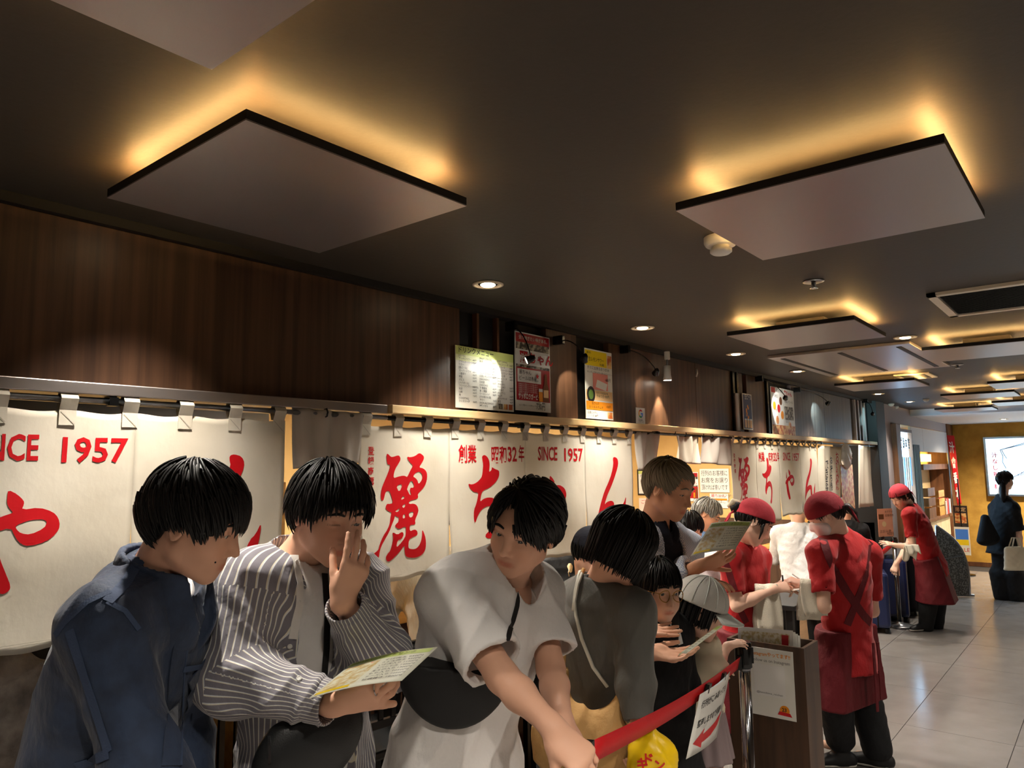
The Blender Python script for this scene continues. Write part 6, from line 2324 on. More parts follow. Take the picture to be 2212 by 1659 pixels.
# yellow lemon and snacks poster
S = wall_sheet('snack_poster', 'narrow poster with yellow head and orange blocks', 'poster', 1263, 751, 1325, 908)
S.rect(0.0, 0.76, 0.80, 0.98, 'print_yellow')
S.rect(0.82, 0.76, 0.98, 0.95, 'photo_food', 'picture')
S.rect(0.26, 0.42, 0.82, 0.66, 'print_pink', 'picture')
S.poly([(0.36, 0.46), (0.74, 0.42), (0.80, 0.52), (0.42, 0.57)], 'print_white')
S.rect(0.0, 0.27, 0.98, 0.41, 'print_peach')
S.disc(0.18, 0.345, 0.040, 'print_black', 'picture', 1.1)
S.disc(0.18, 0.345, 0.024, mat('print_leaf', (96, 130, 60), 0.5), 'picture', 1.1)
S.rect(0.0, 0.13, 0.98, 0.25, 'print_orange')
S.rect(0.78, 0.02, 0.97, 0.11, 'photo_food', 'picture')
S.text([('瀬戸内', 0.05, 0.93, 0.014, {}), ('生レモンサワー', 0.12, 0.83, 0.026, dict(width=0.15)), ('￥680', 0.52, 0.775, 0.020, {}), ('すぐに出来るおつまみ', 0.06, 0.71, 0.020, dict(width=0.22)), ('セッタップチャワーボールフィッシュ', 0.06, 0.655, 0.013, dict(width=0.26)), ('480円', 0.72, 0.56, 0.022, {}),
        ('もう一つの広島の味', 0.38, 0.365, 0.013, {}), ('やみつき 430円', 0.38, 0.315, 0.019, {}), ('皆さんの', 0.20, 0.205, 0.018, {}), ('おつまみキムチ', 0.10, 0.15, 0.018, dict(width=0.14)), ('430円', 0.74, 0.17, 0.018, {}), ('広島こいわし', 0.05, 0.075, 0.016, {}), ('ごくうま 280円', 0.05, 0.03, 0.015, {})], 'print_black')
# search-engine card
S = wall_sheet('review_card', 'small white card with a four coloured letter logo on the ledge', 'card', 1374, 880, 1394, 919, Y=2.11)
cx_, cy_ = 0.5, 0.66
for a0, a1, m in ((0.75, 2.35, 'print_redbright'), (2.35, 3.75, 'print_yellow_g'), (3.75, 5.2, 'print_green_g'), (5.2, 6.28, 'print_blue_g')):
    an = np.linspace(a0, a1, 8)
    S.poly([(cx_ + 0.24 * math.cos(a), cy_ + 0.24 * S.w / S.h * math.sin(a)) for a in an] + [(cx_ + 0.15 * math.cos(a), cy_ + 0.15 * S.w / S.h * math.sin(a)) for a in an[::-1]], m, 'logo')
S.rect(0.5, 0.62, 0.74, 0.70, 'print_blue_g', 'logo')
S.text([('Google', 0.22, 0.26, 0.016, {}), ('クチコミ', 0.22, 0.15, 0.016, {})], 'print_grey')
# blue beer poster and food poster
S = wall_sheet('beer_poster', 'narrow dark blue beer poster with glasses in a silver frame', 'poster', 1603, 849, 1627, 929)
S.rect(0.06, 0.03, 0.94, 0.97, 'print_blue')
for k in range(8):
    S.disc(0.45 + 0.12 * rndm.uniform(-1, 1), 0.65 - 0.05 * k, 0.012, 'print_orange', 'bubble')
for k in range(3):
    S.rect(0.12 + 0.27 * k, 0.05, 0.34 + 0.27 * k, 0.26, 'print_peach', 'glass_picture')
    S.rect(0.12 + 0.27 * k, 0.26, 0.34 + 0.27 * k, 0.30, 'print_white')
S.text([('生ビール', 0.2, 0.85, 0.05, dict(sx=0.7))], 'print_white')
S = wall_sheet('food_poster', 'bright two column food menu poster with dishes', 'poster', 1664, 834, 1719, 941)
S.rect(0.02, 0.02, 0.49, 0.98, 'print_white')
S.rect(0.0, 0.0, 1.0, 0.20, 'photo_food', 'picture')
S.rect(0.55, 0.33, 0.94, 0.62, 'photo_dark', 'picture')
S.rect(0.02, 0.88, 0.18, 0.99, 'print_redbright')
for u, v, m in ((0.40, 0.72, 'print_brown'), (0.30, 0.55, 'print_redbright'), (0.12, 0.60, 'print_orange'), (0.44, 0.42, 'print_orange'), (0.22, 0.30, 'photo_food'), (0.75, 0.20, 'photo_food')):
    S.disc(u, v, 0.035, m, 'picture')
S.text([('麗ちゃん', 0.55, 0.86, 0.05, dict(bold=0.02))], 'red_print')
S.text([('お好み焼', 0.22, 0.90, 0.04, {}), ('そば肉玉', 0.06, 0.78, 0.03, {}), ('いか天', 0.06, 0.48, 0.03, {}), ('特製スペシャル', 0.56, 0.70, 0.03, {}), ('生えび', 0.56, 0.27, 0.03, {})], 'print_black')
t = thing('food_poster', 'orange okonomiyaki photo poster hanging beyond the brush banner', 'poster', onY(1829, 1040, D - 0.03))
a, b = onY(1815, 1004, D - 0.03), onY(1847, 1098, D - 0.03)
MB().obox(((a[0] + b[0]) / 2, D - 0.03, (a[2] + b[2]) / 2), ((b[0] - a[0]) / 2, 0, 0), (0, 0, (a[2] - b[2]) / 2), (0, 0.002, 0)).build('sheet', 'photo_food', t)
bag_ = f_ell(onY(1828, 985, D - 0.04), (0.12, 0.04, 0.13))
v = sdf_mesh(lambda p: bag_(p) - 0.012 * folds(p, 3.0), onY(1828, 985, D - 0.04) - 0.2, onY(1828, 985, D - 0.04) + 0.2, 0.014)
o = quad_obj('hanging_bag', [v], 'white_plastic', t, onY(1828, 985, D - 0.04))

# ---------------------------------------------------------------- clip lamps on the fascia
mat('bulb_white', (255, 244, 226), emit=25.0)
mat('bulb_cyan', (190, 250, 255), emit=30.0)


def clip_lamp(cx, cy, hx, hy, label, tgt, power, col, bulb='bulb_white'):
    base = onY(cx, cy, 2.13)
    hd = onY(hx, hy, 2.00)
    t = thing('clip_lamp', label, 'lamp', base, 'clip lamps on the fascia')
    MB().obox(base, (0.012, 0, 0), (0, 0.03, 0), (0, 0, 0.022)).build('clamp', 'black_gloss', t, bevel=0.003)
    mid = (base + hd) / 2 + np.array([0, -0.03, 0.05])
    q = [base * (1 - u) ** 2 + 2 * mid * u * (1 - u) + hd * u * u for u in np.linspace(0, 1, 9)]
    MB().tube(q, 0.003, 6).build('gooseneck', 'black_gloss', t, smooth=True)
    d = nrm(np.asarray(tgt) - hd)
    MB().tube([hd - d * 0.02, hd - d * 0.008, hd + d * 0.012, hd + d * 0.022], [0.008, 0.015, 0.018, 0.022], 12).build('head', 'black_gloss', t, smooth=True)
    MB().tube([hd + d * 0.0222, hd + d * 0.0235], [0.015, 0.012], 12).build('bulb', bulb, t)
    spot_light('clip_beam', hd + d * 0.03, d, power, 1.25, 0.25, col, 0.01, t)


WARM = (1.0, 0.90, 0.70)
clip_lamp(1105, 705, 1147, 775, 'black clip lamp in front of the red beer poster', onY(1050, 815, 2.155), 1.5, (1, 0.97, 0.85))
clip_lamp(1207, 735, 1263, 772, 'black clip lamp at the corner of the yellow snack poster', onY(1235, 860, 2.165), 3, WARM)
clip_lamp(1350, 755, 1418, 802, 'black clip lamp arching beside the white spotlight', onY(1395, 860, 2.165), 1.5, WARM)
clip_lamp(1640, 818, 1697, 858, 'black clip lamp in front of the food poster', onY(1690, 890, 2.155), 4, (1, 0.98, 0.9))
clip_lamp(1722, 842, 1790, 870, 'black clip lamp past the food poster with a cold bulb', onY(1760, 895, 2.165), 7, (0.55, 0.9, 1.0), 'bulb_cyan')
clip_lamp(1868, 866, 1885, 893, 'clip lamp with a bright cyan bulb by the silver battens', onY(1880, 925, 2.165), 8, (0.5, 0.92, 1.0), 'bulb_cyan')
p = onY(1441, 770, 2.10)
t = thing('spotlight', 'white track spotlight washing the veneer below it', 'spotlight', p)
MB().lathe([(0.018, 0.03), (0.018, -0.02)], p, 14).build('adapter', 'white_plastic', t, smooth=False, bevel=0.002)
q = onY(1441, 800, 2.10)
MB().tube([p, q], 0.006, 8).build('stem', 'steel', t)
MB().lathe([(0.014, 0.03), (0.022, 0.028), (0.022, -0.03), (0.026, -0.05), (0.026, -0.062)], q, 16).build('body', 'white_plastic', t, smooth=True)
MB().lathe([(0.024, -0.0622), (0.001, -0.0625)], q, 16).build('bulb', 'bulb_white', t)
spot_light('spot_beam', q + [0, 0, -0.07], (0.0, 0.10, -1), 16, 1.0, 0.3, WARM, 0.012, t)
o = MB().tube([onY(1505, 798, 2.15), onY(1506, 806, 2.13), onY(1504, 814, 2.14)], 0.006, 8).build('wall_hook', 'white_plastic', smooth=True)
tag(o, 'small white hook on the veneer beyond the white spotlight', 'hook')
o = MB().obox(onY(1593, 890, 2.145), (0.025, 0, 0), (0, 0.006, 0), (0, 0, 0.14)).build('switch_cover', 'cream_enamel', bevel=0.003)
tag(o, 'tall cream cable cover beside the blue beer poster', 'cover')

# ---------------------------------------------------------------- inside: counter, griddle, hood, notices
t = thing('griddle_counter', 'long counter with light wood edge and steel griddle behind the curtains', 'counter', (1.6, 3.3, 0))
MB().box((-2.6, 2.9, 0.915), (3.9, 3.06, 0.985)).build('counter_top', 'counter_wood', t, bevel=0.006)
MB().box((-2.6, 2.96, 0.0), (3.9, 3.02, 0.915)).build('front_panel', 'brown_wood', t)
MB().box((-2.6, 3.06, 0.93), (3.9, 3.95, 0.975)).build('griddle_plate', 'steel_dark', t, bevel=0.004)
MB().box((-2.6, 3.06, 0.0), (3.9, 3.9, 0.93)).build('base', 'steel', t)
t = thing('kitchen_hood', 'stainless exhaust hood above the griddle', 'hood', (0.3, 3.4, 1.72))
MB().box((-2.8, 2.75, 1.80), (1.75, 2.80, 2.34)).build('front_plate', 'steel', t)
MB().box((-2.8, 2.80, 1.80), (1.75, 4.1, 1.84)).build('filter_bed', 'aluminium', t)
o = MB().box((1.52, 2.42, 0.0), (1.62, 2.9, 1.66)).build('partition', 'counter_wood', bevel=0.004)
tag(o, 'plain light wood partition seen below the white cloth in painted shade', 'partition')
rs = random.Random(3)
for k, (bx, by) in enumerate(((1.60, 3.00), (1.69, 3.0), (1.53, 3.02))):
    t = thing('sauce_bottle', ['dark sauce bottle with yellow cap on the counter between the denim and striped men', 'dark sauce bottle with red cap on the counter beside the yellow capped one', 'short dark spice jar on the counter edge behind the denim man'][k], 'bottle', (bx, by, 0.985), 'sauce bottles on the counter')
    s = 1.0 if k < 2 else 0.7
    MB().lathe([(0.030, 0), (0.031, 0.01), (0.031, 0.11 * s), (0.014, 0.14 * s), (0.013, 0.155 * s)], (bx, by, 0.985), 16).build('bottle', mat('sauce', (40, 18, 12), 0.2, spec=0.5), t, smooth=True)
    MB().lathe([(0.0318, 0.03 * s), (0.0318, 0.085 * s)], (bx, by, 0.985), 16).build('label', 'print_redbright', t, smooth=True)
    MB().lathe([(0.015, 0.155 * s), (0.015, 0.175 * s), (0.006, 0.195 * s)], (bx, by, 0.985), 12).build('cap', ('print_yellow', 'print_redbright', 'print_black')[k], t, smooth=True)
g = MB()
gp = onZ(815, 1298, 0.978)
for k in range(60):
    a, r = rs.random() * 6.28, rs.random() * 0.055
    c = gp + np.array([r * math.cos(a), r * math.sin(a), 0.003 + 0.02 * (1 - r / 0.055) * rs.random()])
    dv = nrm([rs.uniform(-1, 1), rs.uniform(-1, 1), rs.uniform(-0.3, 0.3)]) * rs.uniform(0.01, 0.025)
    g.tube([c - dv, c + dv], 0.0016, 4)
o = g.build('shredded_cabbage', mat('cabbage', (226, 228, 170), 0.6))
o['kind'] = 'stuff'
o['label'] = 'loose heap of shredded cabbage on the griddle'
o['category'] = 'food'


# notices on the inner side wall (X = 9.25)
def side_sheet(name, label, cat, x0, y0, x1, y1, m='paper', th=0.004, X=9.235):
    a, b = onX(x0, y0, X), onX(x1, y1, X)
    return Sheet(name, label, cat, (X, a[1], b[2]), (0, -1, 0), (0, 0, 1), a[1] - b[1], a[2] - b[2], m, th)


S = side_sheet('notice', 'white notice asking seated guests to make room for the queue', 'notice', 1511, 1013, 1576, 1064)
S.text([('行列のお客様に', 0.05, 0.72, 0.078, dict(width=S.w * 0.9)), ('お席をお譲り', 0.05, 0.42, 0.078, dict(width=S.w * 0.9)), ('頂ければ幸いです', 0.05, 0.12, 0.078, dict(width=S.w * 0.9))], 'print_black')
S = side_sheet('framed_menu', 'framed pale menu behind the grey haired man', 'picture', 1376, 1014, 1412, 1070, 'print_black', 0.02)
S.rect(0.08, 0.06, 0.92, 0.94, 'paper')
S.rect(0.08, 0.82, 0.92, 0.94, 'print_green')
S.text([('ドリンク', 0.2, 0.70, 0.05, {}), ('お品書き', 0.2, 0.52, 0.05, {})], 'print_grey')
S = side_sheet('beer_poster', 'red beer poster on the inner wall beside the notice', 'poster', 1478, 1020, 1510, 1083)
S.rect(0.04, 0.84, 0.96, 0.97, 'print_red')
S.rect(0.04, 0.50, 0.96, 0.84, 'photo_dark', 'picture')
S.rect(0.04, 0.54, 0.96, 0.76, 'print_white')
S.rect(0.04, 0.10, 0.96, 0.50, 'print_red')
S.rect(0.10, 0.32, 0.60, 0.46, 'print_white')
S.rect(0.62, 0.12, 0.74, 0.30, 'print_orange')
S.rect(0.80, 0.12, 0.92, 0.44, 'print_brown')
S.text([('麗ちゃん', 0.1, 0.58, 0.07, dict(width=S.w * 0.8))], 'red_print')
S.text([('730円', 0.6, 0.02, 0.05, {})], 'print_black')
S = side_sheet('notice', 'small white notice with an orange line by the curtain', 'notice', 1533, 1066, 1574, 1098)
S.rect(0.06, 0.52, 0.94, 0.66, 'print_orange')
S.text([('麗ちゃん', 0.08, 0.76, 0.05, {})], 'red_print')
S.text([('公式アプリ', 0.45, 0.76, 0.045, {}), ('登録はこちら', 0.1, 0.36, 0.05, {})], 'print_grey')
S = side_sheet('notice', 'pink tinted notice under the framed menu', 'notice', 1380, 1076, 1408, 1105, mat('paper_pink', (240, 220, 206), 0.6))
S.text([('ご案内', 0.2, 0.6, 0.06, {})], 'red_print')


# ---------------------------------------------------------------- chairs, tables
def chair(x, y, rot, label, group, sh=0.60, bh=0.97):
    t = thing('chair', label, 'chair', (0, 0, 0), group)
    MB().box((-0.20, -0.20, sh - 0.04), (0.20, 0.20, sh)).build('seat', 'black_gloss', t, bevel=0.01)
    for sx in (-1, 1):
        for sy in (-1, 1):
            MB().obox((sx * 0.18, sy * 0.18, (sh - 0.04) / 2), (0.016, 0, 0), (0, 0.016, 0), (0, 0, (sh - 0.04) / 2)).build('leg', 'black_gloss', t)
        MB().obox((sx * 0.185, -0.195, (sh + bh) / 2), (0.014, 0, 0), (0, 0.014, 0), (0, 0, (bh - sh) / 2)).build('back_post', 'black_gloss', t)
    MB().obox((0, -0.195, bh), (0.20, 0, 0), (0, 0.014, 0), (0, 0, 0.022)).build('top_rail', 'black_gloss', t, bevel=0.004)
    MB().obox((0, -0.195, sh + 0.10), (0.18, 0, 0), (0, 0.010, 0), (0, 0, 0.015)).build('lower_rail', 'black_gloss', t)
    for k in range(5):
        MB().obox((-0.12 + 0.06 * k, -0.195, (sh + 0.1 + bh) / 2), (0.010, 0, 0), (0, 0.006, 0), (0, 0, (bh - sh - 0.1) / 2)).build('back_slat', 'black_gloss', t)
    for sy in (-1, 1):
        MB().obox((0, sy * 0.18, sh * 0.35), (0.17, 0, 0), (0, 0.010, 0), (0, 0, 0.010)).build('stretcher', 'black_gloss', t)
    t.location = (x, y, 0.002)
    t.rotation_euler = (0, 0, rot)
    return t


c0 = chair(1.32, 2.53, 0.1, 'black slat back chair between the denim and striped men', 'black slat chairs at the griddle counter')
for x, r, lab in ((2.10, -0.1, 'black slat back chair behind the white shirt man'), (0.55, 0.0, 'black slat back chair behind the denim jacket man'), (2.85, 0.05, 'black slat back chair behind the grey knit woman'), (3.6, 0.0, 'black slat back chair by the wooden handled umbrella')):
    copy_tree(c0, (x, 2.53, 0.002), rotz=r, label=lab)
p = onY(20, 1520, 2.30)
t = thing('fleece_coat', 'pale grey fleece draped over a dark cushion behind the denim man', 'coat', (p[0], 2.3, p[2]))
ff = f_ell(p + np.array([-0.02, 0.0, -0.02]), (0.15, 0.05, 0.16))
quad_obj('fleece', [sdf_mesh(lambda q: ff(q) - 0.010 * folds(q, 2.2, 1.0), p - 0.3, p + 0.3, 0.011)], mat('fleece', (176, 166, 156), 0.95, col2=(120, 112, 106), nscale=(14, 14, 14), bump=0.8, bscale=(70, 70, 70)), t, p)
f2 = f_ell(p + np.array([0.0, 0.075, 0.02]), (0.26, 0.05, 0.24))
quad_obj('cushion', [sdf_mesh(f2, p - 0.4, p + 0.4, 0.016)], mat('dark_cushion', (44, 40, 36), 0.8), t, p)


def table(x0, y0, x1, y1, z, label, m='counter_wood'):
    t = thing('dining_table', label, 'table', ((x0 + x1) / 2, (y0 + y1) / 2, 0))
    MB().box((x0, y0, z - 0.035), (x1, y1, z)).build('table_top', m, t, bevel=0.005)
    for x in (x0 + 0.05, x1 - 0.05):
        for y in (y0 + 0.05, y1 - 0.05):
            MB().box((x - 0.022, y - 0.022, 0.002), (x + 0.022, y + 0.022, z - 0.035)).build('leg', 'black_matte', t)
    return t


t = table(5.2, 1.78, 5.95, 2.16, 0.74, 'dark edged table between the two red kerchief staff', 'black_matte')
MB().box((5.24, 1.84, 0.34), (5.91, 2.12, 0.37)).build('lower_shelf', 'counter_wood', t)
MB().box((5.2, 1.80, 0.10), (5.95, 2.16, 0.13)).build('foot_board', 'counter_wood', t)
table(6.6, 2.75, 7.3, 3.4, 0.78, 'light wood table in front of the white shirt customer')
table(8.3, 2.58, 9.2, 3.2, 0.80, 'light wood table with a steel flask by the inner wall')
o = MB().box((9.0, 2.5, 1.02), (9.22, 3.0, 1.05)).build('wall_shelf', 'counter_wood')
tag(o, 'short light wood shelf on the wainscot', 'shelf')
for k, (px, py, pz, lab, m) in enumerate(((8.55, 2.68, 0.80, 'steel vacuum flask with black lid on the far table', 'steel'), (9.10, 2.62, 1.05, 'dark red canister on the wall shelf', 'maroon'))):
    t = thing('flask', lab, 'flask', (px, py, pz))
    MB().lathe([(0.06, 0), (0.062, 0.01), (0.062, 0.21), (0.05, 0.24)], (px, py, pz), 16).build('body', m, t, smooth=True)
    MB().lathe([(0.05, 0.24), (0.05, 0.27), (0.02, 0.285)], (px, py, pz), 16).build('lid', 'black_gloss', t, smooth=True)
    MB().tube([(px + 0.06, py, pz + 0.20), (px + 0.10, py, pz + 0.18), (px + 0.10, py, pz + 0.08), (px + 0.062, py, pz + 0.06)], 0.01, 6).build('handle', 'black_gloss', t, smooth=True)
# umbrella with a wooden handle standing by the counter
p = onY(1232, 1262, 2.45)
t = thing('umbrella', 'closed umbrella with a pale wooden handle leaning by the counter', 'umbrella', (p[0], 2.45, 0))
MB().tube([(p[0] + 0.05, 2.47, 0.25), (p[0] + 0.02, 2.46, 0.7), (p[0], 2.45, p[2])], [0.012, 0.035, 0.018], 10).build('canopy', 'oat_knit', t, smooth=True)
MB().tube([(p[0], 2.45, p[2]), (p[0], 2.45, p[2] + 0.05), (p[0], 2.45, p[2] + 0.10), (p[0], 2.45, p[2] + 0.115)], [0.012, 0.014, 0.016, 0.008], 12).build('handle', 'maple', t, smooth=True)
MB().tube([(p[0], 2.45, p[2] + 0.10), (p[0] - 0.03, 2.44, p[2] + 0.07), (p[0] - 0.02, 2.44, p[2] + 0.03)], 0.002, 5).build('wrist_cord', 'maple', t)

# ---------------------------------------------------------------- podium, stanchions, belt sign
mat('podium_wood', (58, 40, 28), 0.42, col2=(84, 60, 42), nscale=(26, 26, 2), ndetail=5, spec=0.5)
px0, px1, py0, py1, pz = 3.165, 3.345, 1.055, 1.385, 0.95
t = thing('podium', 'dark wood open topped podium holding menus', 'podium', ((px0 + px1) / 2, (py0 + py1) / 2, 0))
MB().box((px0, py0, 0), (px0 + 0.014, py1, pz)).build('front_panel', 'podium_wood', t)
MB().box((px1 - 0.014, py0, 0), (px1, py1, pz)).build('back_panel', 'podium_wood', t)
MB().box((px0 + 0.014, py0, 0), (px1 - 0.014, py0 + 0.014, pz)).build('side_panel', 'podium_wood', t)
MB().box((px0 + 0.014, py1 - 0.014, 0), (px1 - 0.014, py1, pz)).build('side_panel', 'podium_wood', t)
MB().box((px0 + 0.014, py0 + 0.014, pz - 0.24), (px1 - 0.014, py1 - 0.014, pz - 0.22)).build('shelf', 'podium_wood', t)
for k in range(4):
    x = px0 + 0.03 + 0.03 * k
    S = Sheet('menu_sheet', ['laminated menu standing nearest the front of the podium', 'laminated menu second in the podium', 'laminated menu third in the podium', 'laminated menu leaning at the back of the podium'][k], 'menu', (x, py1 - 0.03, pz - 0.218), (0, -1, 0.05), (0.10, 0, 1), 0.24, 0.262 - 0.012 * k, 'paper_glossy', 0.002, 'menus in the podium')
    S.rect(0.06, 0.5, 0.94, 0.94, 'photo_menu', 'picture')
    S.rect(0.80, 0.76, 0.92, 0.92, 'print_red')
S = Sheet('podium_notice', 'white notice in a clear holder on the podium front', 'notice', (px0 - 0.006, 1.285, 0.655), (0, -1, 0), (0, 0, 1), 0.185, 0.275, 'paper', 0.004)
S.text([('Instagramやってます!!', 0.05, 0.89, 0.019, dict(bold=0.02, width=0.165))], 'print_orange')
S.text([('Follow us on Instagram', 0.06, 0.80, 0.018, dict(width=0.16))], 'print_grey')
S.rect(0.10, 0.30, 0.80, 0.76, 'print_white')
S.text([('@hiroshima_reichan', 0.14, 0.33, 0.011, dict(width=0.11))], 'print_grey')
S.disc(0.76, 0.13, 0.020, 'print_orange', 'badge')
S.poly([(0.60, 0.06), (0.92, 0.05), (0.88, 0.10), (0.64, 0.11)], 'print_redbright', 'ribbon')
S.text([('23', 0.70, 0.115, 0.020, dict(bold=0.02))], 'print_black')


def stanchion(x, y, label, zt=0.965, m='chrome'):
    t = thing('stanchion', label, 'stanchion', (x, y, 0), 'queue stanchions')
    MB().lathe([(0.16, 0), (0.16, 0.012), (0.12, 0.022), (0.04, 0.034), (0.034, 0.05)], (x, y, 0), 28).build('base', 'steel', t, smooth=True)
    MB().lathe([(0.0225, 0.03), (0.0225, zt - 0.10)], (x, y, 0), 20).build('post', m, t, smooth=True)
    MB().lathe([(0.0245, zt - 0.105), (0.0245, zt - 0.095)], (x, y, 0), 20).build('collar', 'steel', t, smooth=True)
    MB().lathe([(0.030, zt - 0.095), (0.030, zt - 0.006), (0.027, zt)], (x, y, 0), 24).build('cap', 'black_gloss', t, smooth=True, bevel=0.001)
    for a in (0, 1, 2, 3):
        c, s = math.cos(a * 1.571 + 0.6), math.sin(a * 1.571 + 0.6)
        MB().obox((x + 0.031 * c, y + 0.031 * s, zt - 0.05), (0.004 * c, 0.004 * s, 0), (-0.008 * s, 0.008 * c, 0), (0, 0, 0.03)).build('belt_slot', 'black_matte', t)
    return t


sp = onZ(1606, 1392, 1.0)
stanchion(sp[0], sp[1], 'chrome stanchion with black cap in front of the podium', 1.01)
mat('belt_red', (206, 16, 24), 0.55, bump=0.1, bscale=(200, 200, 200))


def belt(pa, pb, w, label, twist=0.0, sag=0.0, n=16, wb=None):
    t = thing('queue_belt', label, 'belt', (np.asarray(pa) + pb) / 2, 'red queue belts')

    def fn(u, v):
        p = np.asarray(pa) * (1 - u) + np.asarray(pb) * u - UZ * sag * math.sin(math.pi * u)
        a = twist * u
        d = nrm(np.asarray(pb) - pa)
        up = math.cos(a) * UZ + math.sin(a) * np.cross(d, UZ)
        return tuple(p + up * (v - 0.5) * w)
    MB().grid(fn, n, 2).build('strap', 'belt_red', t, smooth=True, solid=0.0015)
    return t


ea = at(1272, 1628, 1.66)
eb = sp + np.array([-0.045, 0.0, -0.06])
t = belt(ea, eb, 0.048, 'red belt drawn from the podium stanchion to the white shirt man', twist=0.25, sag=0.02)
MB().obox(eb, (0.012, 0.004, 0), (-0.003, 0.008, 0), (0, 0, 0.026)).build('end_clip', 'black_gloss', t)
MB().obox(ea, (0.014, 0.003, 0), (-0.003, 0.008, 0), (0, 0, 0.026)).build('end_clip', 'black_gloss', t)
# sign hanging from the belt
A, B_, C_, E_ = at(1512, 1500, 2.34), at(1577, 1450, 2.72), at(1548, 1592, 2.62), at(1482, 1640, 2.26)
t = thing('belt_sign', 'white sign with black writing and red arrow hanging from the belt', 'sign', (A + C_) / 2)
sax, say = B_ - A, A - E_
nn_ = nrm(np.cross(sax, say))
vs = lambda u, v: E_ * (1 - u) * (1 - v) + C_ * u * (1 - v) + A * (1 - u) * v + B_ * u * v + nn_ * 0.008 * math.sin(u * 3.1)
MB().grid(lambda u, v: tuple(vs(u, v)), 8, 8).build('sheet', 'paper_glossy', t, smooth=True, solid=0.001)
out = [[], []]
text2d(out, '行列がこみあっても', 0.10, 0.74, 0.13, width=0.80, bold=0.02)
text2d(out, '整理しますので列順へ', 0.10, 0.44, 0.13, width=0.80, bold=0.02)
MB().add([vs(p[0], p[1]) + nn_ * 0.0012 for p in out[0]], out[1]).build('lettering', 'print_black', t)
ar = [(0.08, 0.20), (0.34, 0.36), (0.32, 0.27), (0.70, 0.33), (0.93, 0.42), (0.86, 0.24), (0.60, 0.16), (0.33, 0.14), (0.34, 0.06)]
av, af = cut_grid(*poly_fill([ar]), 0.1)
MB().add([vs(p[0], p[1]) + nn_ * 0.0012 for p in av], af).build('arrow', 'print_redbright', t)
for k in (0.25, 0.75):
    c = A * (1 - k) + B_ * k
    MB().obox(c, nrm(sax) * 0.018, nn_ * 0.006, nrm(say) * 0.014).build('binder_clip', 'black_gloss', t)
# far stanchion and its belt
sf = np.array([8.72, 1.90, 0.0])
stanchion(sf[0], sf[1], 'silver stanchion beside the suitcases under the bowing staff member', 0.92, 'steel')
belt(sf + [-0.03, 0.0, 0.86], sf + [-0.9, 0.12, 0.74], 0.05, 'red belt let go beside the suitcases', twist=0.5, sag=0.03)


# ---------------------------------------------------------------- suitcases
def suitcase(x, y, w, d, hgt, m, label, rot=0.0, handle=0.0):
    t = thing('suitcase', label, 'suitcase', (0, 0, 0), 'suitcases by the dark pillar')
    b = MB().box((-w / 2, -d / 2, 0.05), (w / 2, d / 2, hgt))
    b.build('shell', m, t, bevel=0.035)
    for k in range(4):
        xx = -w / 2 + w * (k + 1) / 5
        MB().box((xx - 0.006, -d / 2 - 0.003, 0.10), (xx + 0.006, -d / 2 + 0.002, hgt - 0.05)).build('rib', m, t)
    MB().box((-w / 2 - 0.002, -0.006, 0.06), (w / 2 + 0.002, 0.006, hgt + 0.002)).build('zip', 'black_gloss', t)
    for sx in (-1, 1):
        for sy in (-1, 1):
            MB().lathe([(0.012, -0.028), (0.027, -0.02), (0.027, 0.02), (0.012, 0.028)], (sx * (w / 2 - 0.04), sy * (d / 2 - 0.04), 0.028), 12).build('wheel', 'black_gloss', t)
        if handle:
            MB().tube([(sx * 0.07, d / 2 - 0.03, hgt), (sx * 0.07, d / 2 - 0.03, hgt + handle)], 0.008, 8).build('handle_tube', 'steel', t)
    if handle:
        MB().tube([(-0.09, d / 2 - 0.03, hgt + handle), (0.09, d / 2 - 0.03, hgt + handle)], 0.013, 8).build('handle_grip', 'black_gloss', t)
    MB().tube([(-0.07, 0, hgt - 0.004), (-0.06, 0, hgt + 0.022), (0.06, 0, hgt + 0.022), (0.07, 0, hgt - 0.004)], 0.009, 8).build('carry_handle', 'black_gloss', t, smooth=True)
    t.location = (x, y, 0.0)
    t.rotation_euler = (0, 0, rot)


mat('case_navy', (34, 44, 84), 0.3, spec=0.5)
mat('case_black', (22, 22, 26), 0.35, spec=0.5)
mat('case_silver', (176, 178, 184), 0.3, metal=0.6)
suitcase(8.42, 2.05, 0.40, 0.24, 0.60, 'case_navy', 'low navy hard shell suitcase at the front of the group', 0.3)
suitcase(9.12, 2.00, 0.40, 0.24, 0.66, 'case_navy', 'taller navy suitcase behind the low navy one', 0.2, 0.22)
suitcase(9.56, 1.86, 0.40, 0.24, 0.70, 'case_black', 'black suitcase standing beside the silver stanchion', 0.1, 0.36)
o = MB().obox((9.12, 2.00, 0.755), (0.14, 0.03, 0), (-0.02, 0.10, 0), (0, 0, 0.062)).build('silver_bag', 'case_silver', bevel=0.02)
tag(o, 'crumpled silver bag lying on the taller navy suitcase', 'bag')
t = thing('flyer_stand', 'orange flyer on a thin stand before the dark pillar', 'sign', (9.12, 2.04, 0))
S = Sheet('flyer', '', '', at(1899, 1160, 8.2), RH * 0.9 + FH * 0.3, UZ, 0.21, 0.31, mat('flyer_orange', (238, 164, 128), 0.5), 0.003, parent=t)
S.rect(0.06, 0.62, 0.40, 0.80, 'print_brown', 'picture')
S.disc(0.40, 0.45, 0.03, 'print_peach', 'picture')
S.text([('おすすめ', 0.5, 0.85, 0.03, {}), ('広島名物', 0.5, 0.72, 0.03, {}), ('お好み焼', 0.1, 0.14, 0.04, {}), ('900円', 0.55, 0.05, 0.04, {})], 'print_brown')
p = at(1909, 1160, 8.22)
